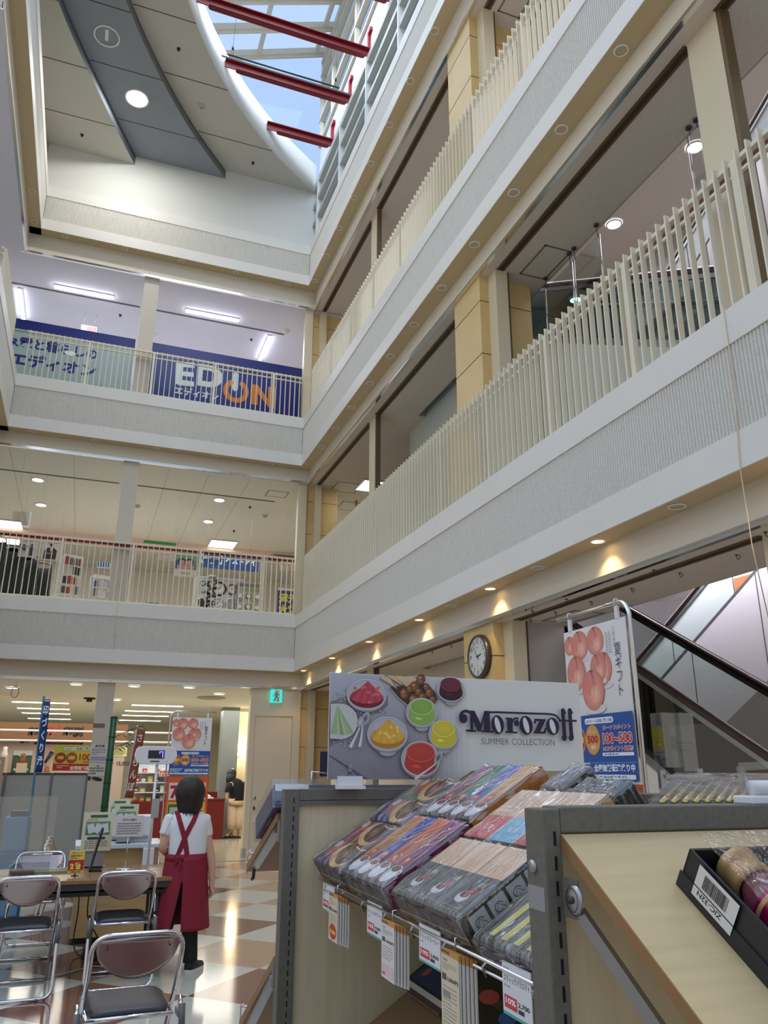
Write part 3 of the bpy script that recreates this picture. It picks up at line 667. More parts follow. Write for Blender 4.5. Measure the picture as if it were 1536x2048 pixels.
# ================================================================ RIGHT SIDE: escalators, clock, hooks, hatches
RUBBER = mat('brown_black_handrail_rubber', (58, 40, 34), 0.22, spec=0.7)
TREAD = mat('dark_escalator_step', (34, 34, 36), 0.45, metal=0.5)
SHADEG = glass('shade_tinted_glass', (62, 66, 66), 0.12)  # dark tint puts the shaded escalator interior into the glass colour
GREENG = glass('greenish_glass', (238, 244, 240), 0.08)
CLADW = mat('cream_white_cladding', (226, 220, 206), 0.5)
CLADM = mat('mauve_white_cladding', (218, 212, 220), 0.4)
MILK = glass('milky_glass', (210, 222, 226), 0.12, opaque=0.75, ocol=(218, 226, 230))
def escalator(label, x0, x1, y0, up, zf, rise, near_glass, far_glass, clad, drop=None, joints=False, lo=0.9, cladtop=0.10):
    """rises from (y0, zf) by `rise` towards up*Y; x0/x1 are the handrail planes"""
    k = 0.577; L = rise / k; t = thing('escalator', label, 'escalator', ((x0 + x1) / 2, y0, zf), 0, 'crossing escalators', world=True)
    def line(h): return [(y0 - up * 0.9, zf + h), (y0 + up * 0.0, zf + h), (y0 + up * L, zf + rise + h), (y0 + up * (L + 0.9), zf + rise + h)]
    def band(x, h0, h1, th):
        a, b = line(h0), line(h1); m = MB()
        m.prism([(x - th / 2, y, z) for y, z in a] + [(x - th / 2, y, z) for y, z in reversed(b)], (th, 0, 0)); return m
    for x, gm, side in ((x0, near_glass, -1), (x1, far_glass, 1)):
        gl = band(x, 0.16, lo - 0.02, 0.012).build('balustrade_panel', gm, t)
        pts = [(x, y, z) for y, z in line(lo + 0.03)]
        a, b = pts[0], pts[-1]
        loop = [(x, a[1] - up * 0.33 * sin(q), a[2] - 0.33 + 0.33 * cos(q)) for q in [i * pi / 6 for i in range(6, -1, -1)]]
        loop2 = [(x, b[1] + up * 0.33 * sin(q), b[2] - 0.33 + 0.33 * cos(q)) for q in [i * pi / 6 for i in range(0, 7)]]
        rl = [Vector(p) for p in loop + pts[1:3] + loop2]
        MB().tube(rl, 0.042, 10).build('handrail', RUBBER, t)
        m = band(x, lo - 0.055, lo - 0.005, 0.05); m.build('rail_profile', STEEL, t)
        m = band(x, 0.06, 0.17, 0.10); m.build('skirt_rail', STEEL, t)
        m = MB()
        a = line(cladtop - 0.02); b = line(-0.85) if drop is None else None
        xx = x + side * 0.07
        if b is None: pl = [(xx, y, z) for y, z in a] + [(xx, a[-1][0], drop), (xx, a[0][0], drop)]
        else: pl = [(xx, y, z) for y, z in a] + [(xx, y, z) for y, z in reversed(b)]
        m.prism(pl, (0.03, 0, 0)); cl = m.build('side_cladding', clad, t)
        if joints:
            q = MB(); n = int(L / 1.15)
            for i in range(1, n + 1):
                y = y0 + up * i * 1.15; zt = zf + i * 1.15 * k + cladtop - 0.03
                q.box(xx - 0.003, xx + 0.033, y - 0.006, y + 0.006, max(zf, zt - 1.6), zt)
            q.build('cladding_joint', mat('slate_joint', (78, 80, 86), 0.7), cl)
            a2, b2 = line(cladtop - 0.04), line(cladtop - 0.005)
            MB().prism([(xx - 0.004, y, z) for y, z in a2] + [(xx - 0.004, y, z) for y, z in reversed(b2)], (0.038, 0, 0)).build('edge_strip', mat('slate_joint', (78, 80, 86), 0.7), cl)
            g = MB()
            for i in range(1, n + 1):
                y = y0 + up * (i * 1.15 - 0.4); z = zf + (i * 1.15 - 0.4) * k
                g.box(x - 0.009, x + 0.009, y - 0.006, y + 0.006, z + 0.17, z + lo - 0.05)
            g.build('panel_joint', mat('slate_joint', (78, 80, 86), 0.7), gl)
    m = MB(); n = int(round(rise / 0.2))
    for i in range(n):
        ya, yb = y0 + up * i * 0.2 / k, y0 + up * (i + 1) * 0.2 / k; z = zf + (i + 1) * 0.2
        m.box(x0 + 0.1, x1 - 0.1, min(ya, yb), max(ya, yb), z - 0.42, z)
    m.build('step_run', TREAD, t)
    m = MB(); pl = line(-0.45); pb = line(-0.80)
    m.prism([(x0 + 0.02, y, z) for y, z in pl] + [(x0 + 0.02, y, z) for y, z in reversed(pb)], (x1 - x0 - 0.04, 0, 0)); m.build('underside', CLADM, t)
    return t
escalator('escalator at the right rising away from the ground floor, behind the peach banner', 5.0, 6.3, 3.74, 1, 0.0, 4.40, SHADEG, GREENG, CLADW, drop=0.0)
escalator('escalator seen through the railing on the second floor, right', 5.0, 6.3, 3.74, 1, 4.40, 4.26, glass('teal_glass', (150, 176, 176), 0.14), GREENG, mat('pale_teal_cladding', (196, 206, 202), 0.5), drop=4.40)
escalator('farther escalator coming down from the second floor behind the near one', 7.0, 8.2, 12.4, -1, 0.0, 4.40, MILK, GREENG, CLADM, joints=True, lo=0.9, cladtop=0.36)
escalator('escalator glimpsed at the right edge coming down from the third floor', 7.0, 8.2, 12.4, -1, 4.40, 4.26, MILK, GREENG, CLADM, joints=True, cladtop=0.36)
# small printed notice on the far escalator's panel
a, b = atX(1469, 1158, 6.99), atX(1505, 1148, 6.99)
t = thing('notice', 'small orange and green notice on the far escalator panel near the ceiling', 'notice', (6.985, a.y, a.z - 0.2), 0, world=True)
MB().box(6.975, 6.985, b.y, a.y, a.z - 0.32, a.z).build('sheet', mat('orange_print', (190, 110, 60), 0.6), t)
A = Art((6.974, a.y, a.z - 0.32), -Y3, Z3); W_ = a.y - b.y
A.rect(0.02, 0.02, W_ - 0.02, 0.2, (120, 130, 80)); A.lines(0.03, 0.17, W_ - 0.06, 5, 0.03, 0.014, (190, 170, 120), 3); A.build('print', t)

# hatches in the ceilings
def hatch(x0, x1, y0, y1, z, label, dark=True):
    t = thing('ceiling_hatch', label, 'ceiling hatch', ((x0 + x1) / 2, (y0 + y1) / 2, z), 0, 'ceiling hatches', world=True); m = MB(); w = 0.022
    m.box(x0, x1, y0, y0 + w, z - 0.004, z + 0.02).box(x0, x1, y1 - w, y1, z - 0.004, z + 0.02).box(x0, x0 + w, y0, y1, z - 0.004, z + 0.02).box(x1 - w, x1, y0, y1, z - 0.004, z + 0.02)
    m.build('frame', mat('hatch_frame', (120, 118, 110) if dark else (190, 184, 168), 0.6), t)
    MB().box(x0 + w, x1 - w, y0 + w, y1 - w, z - 0.002, z + 0.02).build('panel', CEILG if dark else CEILW, t)
hatch(4.38, 4.74, 6.52, 7.12, 7.28, 'grey-framed ceiling hatch beside the hanging acrylic sheets, second floor')
hatch(4.38, 4.74, 6.48, 7.08, 3.0, 'ceiling hatch above the large peach banner by the escalator')
hatch(4.28, 4.62, 6.5, 7.12, 11.52, 'ceiling hatch at the top edge of the picture, right of the upper pillar')
hatch(3.2, 3.66, 15.9, 16.3, 7.28, 'pale ceiling hatch in front of the optician near the corner pillar', False)
p, q = atZ(668, 972, 7.28), atZ(716, 962, 7.28)
hatch(p.x, p.x + 0.55, p.y - 0.3, p.y + 0.3, 7.28, 'ceiling hatch behind the railing, left of the red hanging sign', False)
p = atZ(678, 1010, 7.28); hatch(p.x, p.x + 0.6, p.y - 0.3, p.y + 0.3, 7.28, 'smaller-looking ceiling hatch just below left of the red hanging sign', False)
# lit ceiling panel and red hanging sign seen over the second-floor railing
p = atZ(748, 972, 7.27); t = thing('ceiling_light', 'bright square ceiling light above the middle of the right second-floor railing', 'ceiling light', (p.x, p.y, 7.27), 0)
MB().box(-0.34, 0.34, -0.34, 0.34, -0.012, 0.0).box(-0.32, 0.32, -0.32, 0.32, -0.02, -0.012).build('housing', WHITEP, t); MB().box(-0.3, 0.3, -0.3, 0.3, -0.024, -0.0201).build('diffuser', LAMPW, t)
p = atX(712, 1000, 5.2); t = thing('hanging_sign', 'small red upright sign hung from the ceiling on the second floor, right', 'sign', p, 0, world=True)
MB().box(p.x - 0.01, p.x + 0.01, p.y - 0.06, p.y + 0.06, p.z - 0.13, p.z + 0.13).build('board', mat('red_sign_face', (150, 40, 32), 0.5), t)
A = Art((p.x - 0.011, p.y + 0.06, p.z - 0.13), -Y3, Z3); A.text('消火器', 0.06, 0.165, 0.075, (240, 225, 210), 0.02, vert=True); A.build('lettering', t)
MB().tube([(p.x, p.y, p.z + 0.13), (p.x, p.y, 7.28)], 0.004, 5).build('cord', DARKST, t)
# round lamps high above the escalator well
for i, ((x, y), lab) in enumerate((((1228, 449), 'round ceiling lamp shining above the escalator, right of the hanging acrylic sheets'), ((1151, 600), 'round lamp shining low between the acrylic sheets above the railing'), ((1390, 295), 'round lamp beside the hanging acrylic sheet near the cream post'))):
    p = atZ(x, y, 11.5); t = thing('ceiling_lamp', lab, 'ceiling lamp', p, 0, 'round lamps over the escalators')
    MB().lathe([(0.15, 0.015), (0.15, -0.01), (0.125, -0.012), (0.12, 0.0)], n=24).build('trim_ring', WHITEP, t)
    MB().lathe([(0.12, -0.004), (0, -0.006)], n=24).build('lit_disc', mat('bright_lamp_disc', (250, 248, 255), emit=25.0), t)
area_light('escalator_well_fill', (7.2, 6.5, 11.3), 4.0, 330, (0.95, 0.95, 1.0), (0, 0, 0), 9.0)
area_light('escalator_well_fill', (6.45, 7.0, 4.25), 0.3, 130, (0.97, 0.95, 1.0), (0, rad(-50), 0), 8.0)  # added unseen fill that brightens the lower escalator cladding
area_light('escalator_well_fill', (6.45, 7.0, 8.5), 0.3, 12, (0.97, 0.95, 1.0), (0, rad(-50), 0), 8.0)  # second added fill, unseen, for the upper escalators
# clear acrylic sheets hung along the edge of the escalator well
def sheet(y0, y1, z0, z1, zc, label):
    t = thing('acrylic_sheet', label, 'acrylic sheet', (4.72, (y0 + y1) / 2, z0), 0, 'hanging acrylic sheets', world=True)
    MB().box(4.717, 4.723, y0, y1, z0, z1).build('sheet', ACRYL, t)
    for y in (y0, y1): MB().tube([(4.72, y, z0), (4.72, y, z1)], 0.012, 8).build('edge_channel', glass('bright_acrylic_edge', (250, 250, 255), 0.45), t)
    m = MB()
    for y in (y0 + 0.03, y1 - 0.03): m.tube([(4.72, y, z1), (4.72, y, zc)], 0.004, 5).lathe([(0.03, 0), (0.03, -0.015), (0, -0.02)], (4.72, y, zc), 10)
    m.build('hanger', DARKST, t)
sheet(6.52, 7.1, 6.35, 7.12, 7.27, 'clear acrylic sheet hung nearest the yellow pillar, second floor')
sheet(5.98, 6.48, 6.35, 7.12, 7.27, 'middle clear acrylic sheet hung from the second-floor ceiling edge')
sheet(4.40, 4.56, 6.45, 7.18, 7.27, 'narrow clear acrylic sheet hung near the cream post, second floor')
zb = atX(1276, 1418, 4.72).z
sheet(6.08, 6.24, zb, 2.92, 2.99, 'long narrow acrylic strip hung from the ceiling right of the peach banner')
# J-shaped hooks screwed into the ground-floor ceiling
HK = [(1531, 1070), (1473, 1116), (1359, 1152), (1307, 1146), (1263, 1183), (1181, 1209), (1132, 1204), (1110, 1230), (1064, 1227), (1060, 1245), (929, 1271), (902, 1297), (864, 1308)]
for i, (x, y) in enumerate(HK):
    p = atZ(x, y - 6, 2.998); p.x = min(p.x, 4.74); t = thing('ceiling_hook', 'dark ceiling hook, %s counted from the right picture edge' % ORD[i], 'hook', p, 0, 'hooks in the ground-floor ceiling by the escalator')
    MB().lathe([(0.012, 0), (0.012, -0.004), (0, -0.005)], n=10).build('screw_plate', DARKST, t)
    MB().tube([(0, 0, 0), (0, 0, -0.02)] + [(0, -0.016 + 0.016 * cos(a), -0.02 - 0.016 * sin(a)) for a in [k * pi / 6 for k in range(1, 9)]], 0.0028, 6).build('bent_wire', DARKST, t)

# round wall clock on the ground-floor pillar
p = atX(957, 1313, 3.90); t = thing('wall_clock', 'large round wall clock on the yellow pillar above the sweets sign', 'clock', (3.94, p.y, p.z), 0, world=True)
c = (3.94, p.y, p.z); R_ = 0.235
MB().lathe([(R_ - 0.02, 0.0), (R_, 0.005), (R_, 0.045), (R_ - 0.008, 0.062), (R_ - 0.026, 0.064), (R_ - 0.03, 0.05)], c, 48, (-1, 0, 0)).build('case', mat('pewter_clock_case', (96, 90, 82), 0.35, metal=0.8), t)
MB().lathe([(R_ - 0.028, 0.05), (0, 0.05)], c, 48, (-1, 0, 0)).build('dial', mat('white_dial', (232, 234, 232), 0.5), t)
A = Art((3.94 - 0.0505, p.y, p.z), -Y3, Z3)
for h in range(1, 13):
    a = rad(90 - 30 * h); A.text(str(h), 0.162 * cos(a), 0.162 * sin(a) - 0.02, 0.062, (30, 30, 34), 0.01, align='c')
for k in range(60):
    a = rad(6 * k); l = 0.012 if k % 5 else 0.018; A.stroke([((0.2 - l) * cos(a), (0.2 - l) * sin(a)), (0.2 * cos(a), 0.2 * sin(a))], 0.002 if k % 5 else 0.004, (60, 60, 60))
A.rect(-0.02, 0.09, 0.02, 0.096, (90, 90, 90)); A.rect(-0.03, -0.1, 0.03, -0.097, (120, 120, 120)); A.build('numerals', t)
def hand(name, ang, ln, w, lift, back=0.03):
    a = rad(ang); d = Vector((0, -cos(a), sin(a))); s_ = Vector((0, sin(a), cos(a))); o = Vector((3.94 - 0.052 - lift, p.y, p.z))
    MB().prism([o - d * back + s_ * w, o + d * ln + s_ * w * 0.6, o + d * ln - s_ * w * 0.6, o - d * back - s_ * w], (-0.002, 0, 0)).build(name, BLACK, t)
hand('hour_hand', 12, 0.085, 0.008, 0.002, 0.02); hand('minute_hand', 128, 0.15, 0.003, 0.005, 0.03); hand('hour_hand_tail', -60, 0.045, 0.006, 0.0045, 0.0)
MB().lathe([(0.01, 0), (0.01, 0.012), (0, 0.013)], (3.94 - 0.051, p.y, p.z), 14, (-1, 0, 0)).build('hub', BLACK, t)
MB().lathe([(R_ - 0.03, 0.06), (0, 0.063)], c, 48, (-1, 0, 0)).build('cover_glass', glass('clock_glass', (250, 250, 250), 0.05), t)

# thin cords let down from the galleries
def cord(pts, label):
    t = thing('cord', label, 'cord', pts[-1], 0, 'thin cords hung in the well', world=True); MB().tube(pts, 0.0035, 6).build('strand', mat('cream_cord', (214, 196, 160), 0.7), t)
a = Vector((3.68, atX(1447, 625, 3.68).y, 4.45)); e = atX(1540, 1250, 3.55); m_ = atX(1480, 935, 3.68)
cord([a, Vector((3.68, a.y, 3.9)), m_, (m_ + e) / 2 + Vector((-0.02, 0, -0.03)), e], 'pale cord hanging down the right second-floor parapet at the picture edge')
a = atY(237, 1195, 14.98)
cord([a, atY(228, 1290, 14.98), atY(218, 1395, 15.2), atY(212, 1420, 15.25)], 'thin cord hanging from the far second-floor parapet in front of the post')

# ================================================================ THIRD FLOOR: electrical shop with printed glass
class PxY(Art):
    """print on an upright plane facing the hall; coordinates are world x and z"""
    def __init__(s, Y, step=0.0004): Art.__init__(s, (0, Y, 0), X3, Z3, step=step); s.Y = Y
    def p(s, px, py): q = atY(px, py, s.Y); return (q.x, q.z)
    def ppoly(s, pts, col): return s.poly([s.p(*q) for q in pts], col)
    def pstroke(s, pts, w, col): return s.stroke([s.p(*q) for q in pts], w, col)
    def ptext(s, body, a, b, col, bold=0.0, **k):
        """a, b: left and right ends of the baseline in the picture"""
        A_, B_ = s.p(*a), s.p(*b); w_ = math.hypot(B_[0] - A_[0], B_[1] - A_[1]); P, _ = glyphs(body, bold)
        x0, x1 = min(q[0] for q in P), max(q[0] for q in P); h = w_ / (x1 - x0) * k.pop('tall', 1.0)
        return s.text(body, A_[0], (A_[1] + B_[1]) / 2, h, col, bold, w=w_, **k) if abs(h * (x1 - x0) - w_) < 1e-6 else s.textbox(body, A_[0], (A_[1] + B_[1]) / 2, w_, h, col, bold)
    def textbox(s, body, x, y, w_, h, col, bold=0.0):
        P, Fc = glyphs(body, bold); x0, x1 = min(q[0] for q in P), max(q[0] for q in P)
        return s._add([(x + (a - x0) * w_ / (x1 - x0), y + b * h) for a, b in P], Fc, [lin(col)] * len(P))
NAVY = (26, 38, 120)
z3 = lambda a, b: (a / 2.4, 560 + b / 2.4)
YS = 15.95
t = thing('glass_screen', 'pale printed glass screen with dark blue Japanese lettering, third floor left', 'glass screen', (-1.2, YS, 8.66), 0, 'printed shop glass on the third floor', world=True)
MB().box(-3.2, 0.13, YS, YS + 0.012, 8.66, 10.15).build('glass_panel', mat('pale_blue_green_film', (166, 186, 186), 0.25), t)
MB().box(-3.2, 0.13, YS - 0.01, YS + 0.02, 10.15, 10.37).build('top_band', mat('navy_film', NAVY, 0.3), t)
A = PxY(YS - 0.002)
A.ptext('家電と暮らしの', z3(22, 312), z3(466, 372), NAVY, 0.035); A.ptext('エディオン', z3(42, 408), z3(460, 452), NAVY, 0.045, tall=0.92)
A.pstroke([z3(60, 240), z3(490, 310)], 0.012, NAVY); A.pstroke([z3(60, 455), z3(490, 510)], 0.012, NAVY)
A.ell(*A.p(*z3(338, 352)), 0.11, 0.055, (236, 246, 240)); A.build('lettering', t)
t = thing('glass_screen', 'dark blue printed glass screen with the white and orange shop logo', 'glass screen', (2.1, YS, 8.66), 0, 'printed shop glass on the third floor', world=True)
MB().box(0.42, 3.9, YS, YS + 0.012, 8.66, 10.15).build('glass_panel', mat('royal_blue_film', (38, 52, 128), 0.25), t)
MB().box(0.42, 3.9, YS - 0.01, YS + 0.02, 10.15, 10.37).build('top_band', mat('navy_film', NAVY, 0.3), t)
for px in (945, 1205): x = atY(*z3(px, 480), YS).x; MB().box(x - 0.012, x + 0.012, YS - 0.004, YS + 0.014, 8.66, 10.15).build('panel_joint', mat('navy_film', NAVY, 0.3), t)
A = PxY(YS - 0.002); LOGO = (214, 228, 232); ORG = (222, 128, 40)
p = lambda a, b: z3(a, b)
A.ppoly([p(845, 390), p(935, 398), p(933, 422), p(880, 418), p(878, 438), p(930, 444), p(929, 466), p(876, 460), p(875, 480), p(932, 488), p(931, 512), p(856, 504), p(840, 494)], LOGO)
c0 = A.p(*p(952, 460)); h_ = A.p(*p(952, 407))[1] - c0[1]
x0 = A.p(*p(950, 460))[0]; x1 = A.p(*p(1070, 470))[0]; zc_ = A.p(*p(1010, 463))[1]
D = [(x0, zc_ + h_), (x0 + (x1 - x0) * 0.45, zc_ + h_)] + [(x0 + (x1 - x0) * (0.45 + 0.55 * sin(rad(q))), zc_ + h_ * cos(rad(q))) for q in range(15, 181, 15)] + [(x0, zc_ - h_)]
A.poly(D, LOGO); s_ = 0.56
A.poly([(x0 + 0.10 + (x - x0) * 0.52, zc_ + (z - zc_) * 0.5) for x, z in D], (38, 52, 128))
a, b = A.p(*p(1133, 450)), A.p(*p(1133, 522)); r = 0.062
A.poly([(a[0] + r * cos(rad(q)), a[1] - 0.02 + r * sin(rad(q))) for q in range(0, 181, 20)] + [(a[0] + r * cos(rad(q)), b[1] + r * sin(rad(q))) for q in range(180, 361, 20)], LOGO)
c0 = A.p(*p(1133, 533)); A.ring(c0[0], c0[1], 0.285, 0.285, 0.115, ORG, a0=122, a1=418)
for q in (122, 58): A.ell(c0[0] + 0.228 * cos(rad(q)), c0[1] + 0.228 * sin(rad(q)), 0.057, 0.057, ORG)
A.ppoly([p(1207, 500), p(1238, 504), p(1285, 572), p(1288, 512), p(1322, 515), p(1318, 614), p(1290, 612), p(1238, 545), p(1236, 600), p(1204, 596)], ORG)
A.ptext('エディオン', p(836, 552), p(1048, 566), LOGO, 0.03); A.build('logo', t)
# blue-white strip lamps on the third-floor shop ceiling
def tube_lamp(x0, x1, y0, y1, z, label):
    t = thing('strip_light', label, 'ceiling light', ((x0 + x1) / 2, (y0 + y1) / 2, z), 0, 'strip lights of the electrical shop', world=True)
    w_ = 0.05
    if abs(x1 - x0) > abs(y1 - y0): b0 = (x0, x1, y0 - w_, y0 + w_)
    else: b0 = (x0 - w_, x0 + w_, y0, y1)
    MB().box(*b0, z - 0.03, z).build('housing', WHITEP, t, bevel=0.008)
    MB().box(b0[0] + 0.01, b0[1] - 0.01, b0[2] + 0.01, b0[3] - 0.01, z - 0.07, z - 0.031).build('lit_tube', mat('lit_strip', (235, 236, 255), emit=14.0), t, bevel=0.015)
tube_lamp(-1.67, -0.42, 16.26, 16.26, 11.52, 'strip light left of the post above the pale printed glass, level with the picture')
tube_lamp(1.13, 2.36, 16.21, 16.21, 11.52, 'strip light right of the post above the blue logo screen')
tube_lamp(3.19, 3.19, 16.63, 17.86, 11.52, 'strip light slanting towards the corner pillar on the third floor')
tube_lamp(-2.37, -2.37, 16.64, 17.92, 11.52, 'strip light running back beside the red flag at the left edge')
for x, y, lab in ((-0.26, 17.0, 'dark sensor on the third-floor shop ceiling left of the post'), (2.8, 17.0, 'dark sensor on the third-floor shop ceiling left of the slanting strip light')):
    dot(x, y, 11.52, lab, 0.035, 'sensors on the third-floor ceiling', 'ceiling_sensor', 'sensor')
for x, y, lab in ((0.56, 17.6, 'white smoke detector just right of the post on the third floor'), (3.5, 16.31, 'white smoke detector near the corner pillar on the third floor')):
    t = thing('smoke_detector', lab, 'smoke detector', (x, y, 11.52), 0, 'white smoke detectors on the third floor')
    MB().lathe([(0.08, 0), (0.08, -0.03), (0.06, -0.05)], n=18).build('base_plate', WHITEP, t); MB().lathe([(0.06, -0.05), (0.04, -0.075), (0, -0.08)], n=16).build('sensor', WHITEP, t)
p_ = atY(178, 656, 17.2); t = thing('hanging_sign', 'small red and white sign hung above the pale printed glass', 'sign', p_, 0, world=True)
MB().box(p_.x - 0.17, p_.x + 0.17, 17.2, 17.21, p_.z - 0.14, p_.z + 0.06).build('board', mat('clear_white_board', (226, 224, 238), 0.3), t)
A = PxY(17.198); A.rect(p_.x - 0.03, p_.z - 0.11, p_.x + 0.15, p_.z + 0.03, (216, 130, 120)); A.lines(p_.x - 0.015, p_.z, 0.15, 4, 0.032, 0.016, (250, 240, 240), 5, seg=4); A.build('print', t)
MB().tube([(p_.x - 0.12, 17.205, p_.z + 0.06), (p_.x - 0.12, 17.205, 11.52)], 0.004, 5).tube([(p_.x + 0.12, 17.205, p_.z + 0.06), (p_.x + 0.12, 17.205, 11.52)], 0.004, 5).build('cord', GREYP, t)
p_ = atY(12, 565, 15.6); t = thing('pennant', 'red pennant on a thin pole above the railing at the left edge', 'flag', (p_.x, 15.6, p_.z - 0.9), 0, world=True)
MB().tube([(p_.x, 15.6, p_.z + 0.05), (p_.x - 0.05, 15.6, 8.66)], 0.008, 8).build('pole', GREYP, t)
m = MB(); q = [(p_.x, p_.z), (p_.x + 0.10, p_.z - 0.42), (p_.x + 0.05, p_.z - 0.56), (p_.x - 0.06, p_.z - 0.50)]
m.prism([(x, 15.59, z) for x, z in q], (0, -0.006, 0)); m.build('cloth', mat('red_flag_cloth', (226, 62, 62), 0.7), t)

# ================================================================ SECOND FLOOR: optician
z4 = lambda a, b: (a / 2.4, 900 + b / 2.4)
zk = lambda a, b: (280 + a / 4.267, 1080 + b / 4.267)
zl = lambda a, b: (a / 5.908, 1060 + b / 5.908)
struct('trim_15', MB().box(-6, 6, 20.78, 20.84, 6.95, 7.2), mat('brown_wood_valance', (132, 92, 74), 0.5))
struct('wall_optician_low', MB().box(-6, 1.95, 21.6, 21.7, 4.4, 5.6), mat('cream_shop_wall', (234, 226, 212), 0.6))
struct('trim_16', MB().box(-6, 1.95, 21.56, 21.6, 5.42, 5.55), mat('terracotta_border', (158, 118, 100), 0.5))
for i, (a, b, lab) in enumerate(((182, 143, 'round ceiling light, upper of the pair left of the post, second floor'), (197, 263, 'round ceiling light, lower of the pair left of the post, second floor'), (1053, 240, 'round ceiling light, upper of the pair right of the post, second floor'), (1000, 343, 'round ceiling light, lower of the pair right of the post, second floor'))):
    p_ = atZ(*z4(a, b), 7.27); t = thing('ceiling_light', lab, 'ceiling light', p_, 0, 'round lights over the optician')
    MB().lathe([(0.135, 0.01), (0.135, -0.01), (0.11, -0.012)], n=24).build('trim_ring', WHITEP, t); MB().lathe([(0.11, -0.006), (0, -0.03)], n=24).build('lit_disc', LAMPW, t)
for a, b, w_, lab in ((1068, 452, 0.33, 'square ceiling light above the blue optician sign'), (30, 357, 0.35, 'square ceiling light at the left edge, above the wooden valance'), (55, 440, 0.33, 'square ceiling light at the left edge, beside the two portrait posters')):
    p_ = atZ(*z4(a, b), 7.26); t = thing('ceiling_light', lab, 'ceiling light', p_, 0, 'square lights over the optician')
    MB().box(-w_ - 0.02, w_ + 0.02, -w_ - 0.02, w_ + 0.02, -0.012, 0.01).build('frame', WHITEP, t); MB().box(-w_, w_, -w_, w_, -0.018, -0.0121).build('diffuser', LAMPW, t)
for a, b, lab in ((1200, 272, 'dark sprinkler on the optician ceiling, upper one'), (1123, 387, 'dark sprinkler on the optician ceiling, lower one')):
    p_ = atZ(*z4(a, b), 7.28); dot(p_.x, p_.y, 7.28, lab, 0.035, 'sprinklers on the optician ceiling')
for a, b, lab in ((1272, 312, 'beige smoke detector on the optician ceiling near the corner pillar'), (660, 265, 'white smoke detector on the optician ceiling beside the post')):
    p_ = atZ(*z4(a, b), 7.28); t = thing('smoke_detector', lab, 'smoke detector', p_, 0, 'smoke detectors of the optician')
    MB().lathe([(0.07, 0), (0.07, -0.025), (0.05, -0.04)], n=18).build('base_plate', mat('beige_plastic', (196, 186, 160), 0.5), t); MB().lathe([(0.05, -0.04), (0.03, -0.06), (0, -0.062)], n=14).build('sensor', GREYP, t)
# optician sign
Ys = 18.0
t = thing('shop_sign', 'blue and white optician sign with two dark ovals', 'shop sign', (2.75, Ys, 6.0), 0, world=True)
q0 = [atY(*zk(a, b), Ys) for a, b in ((492, 105), (1015, 140), (1005, 262), (492, 222))]
x0, x1, zt, zb = q0[0].x, q0[1].x, 6.33, 5.98
MB().box(x0, x1, Ys, Ys + 0.12, zb, zt).build('box', mat('blue_sign_face', (40, 84, 152), 0.4), t); [MB().tube([(x, Ys + 0.06, zt), (x, Ys + 0.06, 7.28)], 0.004, 6).build('hanger', GREYP, t) for x in (x0 + 0.2, x1 - 0.2)]
A = PxY(Ys - 0.002); xm = A.p(*zk(703, 170))[0]; LB = (206, 220, 222)
A.rect(x0 + 0.06, zb + 0.08, xm, zt - 0.01, LB)
for a in (575, 650): c0 = A.p(*zk(a, 152)); A.ell(c0[0], 6.185, 0.13, 0.14, (30, 62, 120))
A.ptext('BEST EYE', zk(542, 158), zk(678, 166), (225, 232, 236), 0.01)
A.ptext('メガネ・補聴器', zk(748, 138), zk(975, 158), (236, 242, 244), 0.03, tall=1.1); A.ptext('ベストアイ', zk(728, 200), zk(988, 214), (240, 246, 246), 0.05, tall=1.15)
A.build('lettering', t)
# slatted display wall with round wall decorations
t = thing('display_wall', 'white slatted display panel below the optician sign', 'display panel', (2.6, 18.3, 4.4), 0, world=True)
MB().box(2.05, 3.2, 18.3, 18.36, 4.4, 5.82).build('board', WHITEP, t)
m = MB()
for i in range(28): m.box(2.05, 3.2, 18.296, 18.302, 4.42 + i * 0.05, 4.427 + i * 0.05)
m.build('slat_groove', GREYP, t)
def ringclock(px, py, r, face, rim, lab, spokes=0):
    c0 = atY(*zk(px, py), 18.27); t = thing('wall_clock', lab, 'clock', (c0.x, 18.3, c0.z), 0, 'clocks on the slatted display panel', world=True); c_ = (c0.x, 18.297, c0.z)
    MB().lathe([(r - 0.035, 0.0), (r - 0.03, 0.03), (r, 0.03), (r, 0.0)], c_, 28, (0, -1, 0)).build('rim', rim, t)
    MB().lathe([(r - 0.03, 0.012), (0, 0.012)], c_, 28, (0, -1, 0)).build('dial', face, t)
    A = Art((c0.x, 18.284, c0.z), X3, Z3, step=0.0005)
    for k in range(12): a = rad(30 * k); A.stroke([((r - 0.07) * cos(a), (r - 0.07) * sin(a)), ((r - 0.045) * cos(a), (r - 0.045) * sin(a))], 0.01, (40, 40, 40))
    A.stroke([(0, 0), ((r - 0.09) * 0.6, (r - 0.09) * 0.75)], 0.012, (30, 30, 30)); A.stroke([(0, 0), (-(r - 0.09) * 0.7, 0.02)], 0.014, (30, 30, 30)); A.build('hands', t)
DW = mat('white_clock_face', (230, 232, 230), 0.4)
ringclock(675, 415, 0.165, DW, BLACK, 'white clock with a thick black rim in the optician display')
ringclock(540, 390, 0.15, mat('pale_grey_face', (196, 204, 206), 0.4), mat('silver_rim', (190, 190, 190), 0.3, metal=0.9), 'silver-rimmed clock left in the optician display')
ringclock(660, 540, 0.15, DW, mat('silver_rim', (190, 190, 190), 0.3, metal=0.9), 'silver-rimmed clock below the black-rimmed one')
ringclock(785, 420, 0.13, DW, mat('brown_wood_rim', (110, 70, 44), 0.4), 'brown wooden clock right of the black-rimmed one')
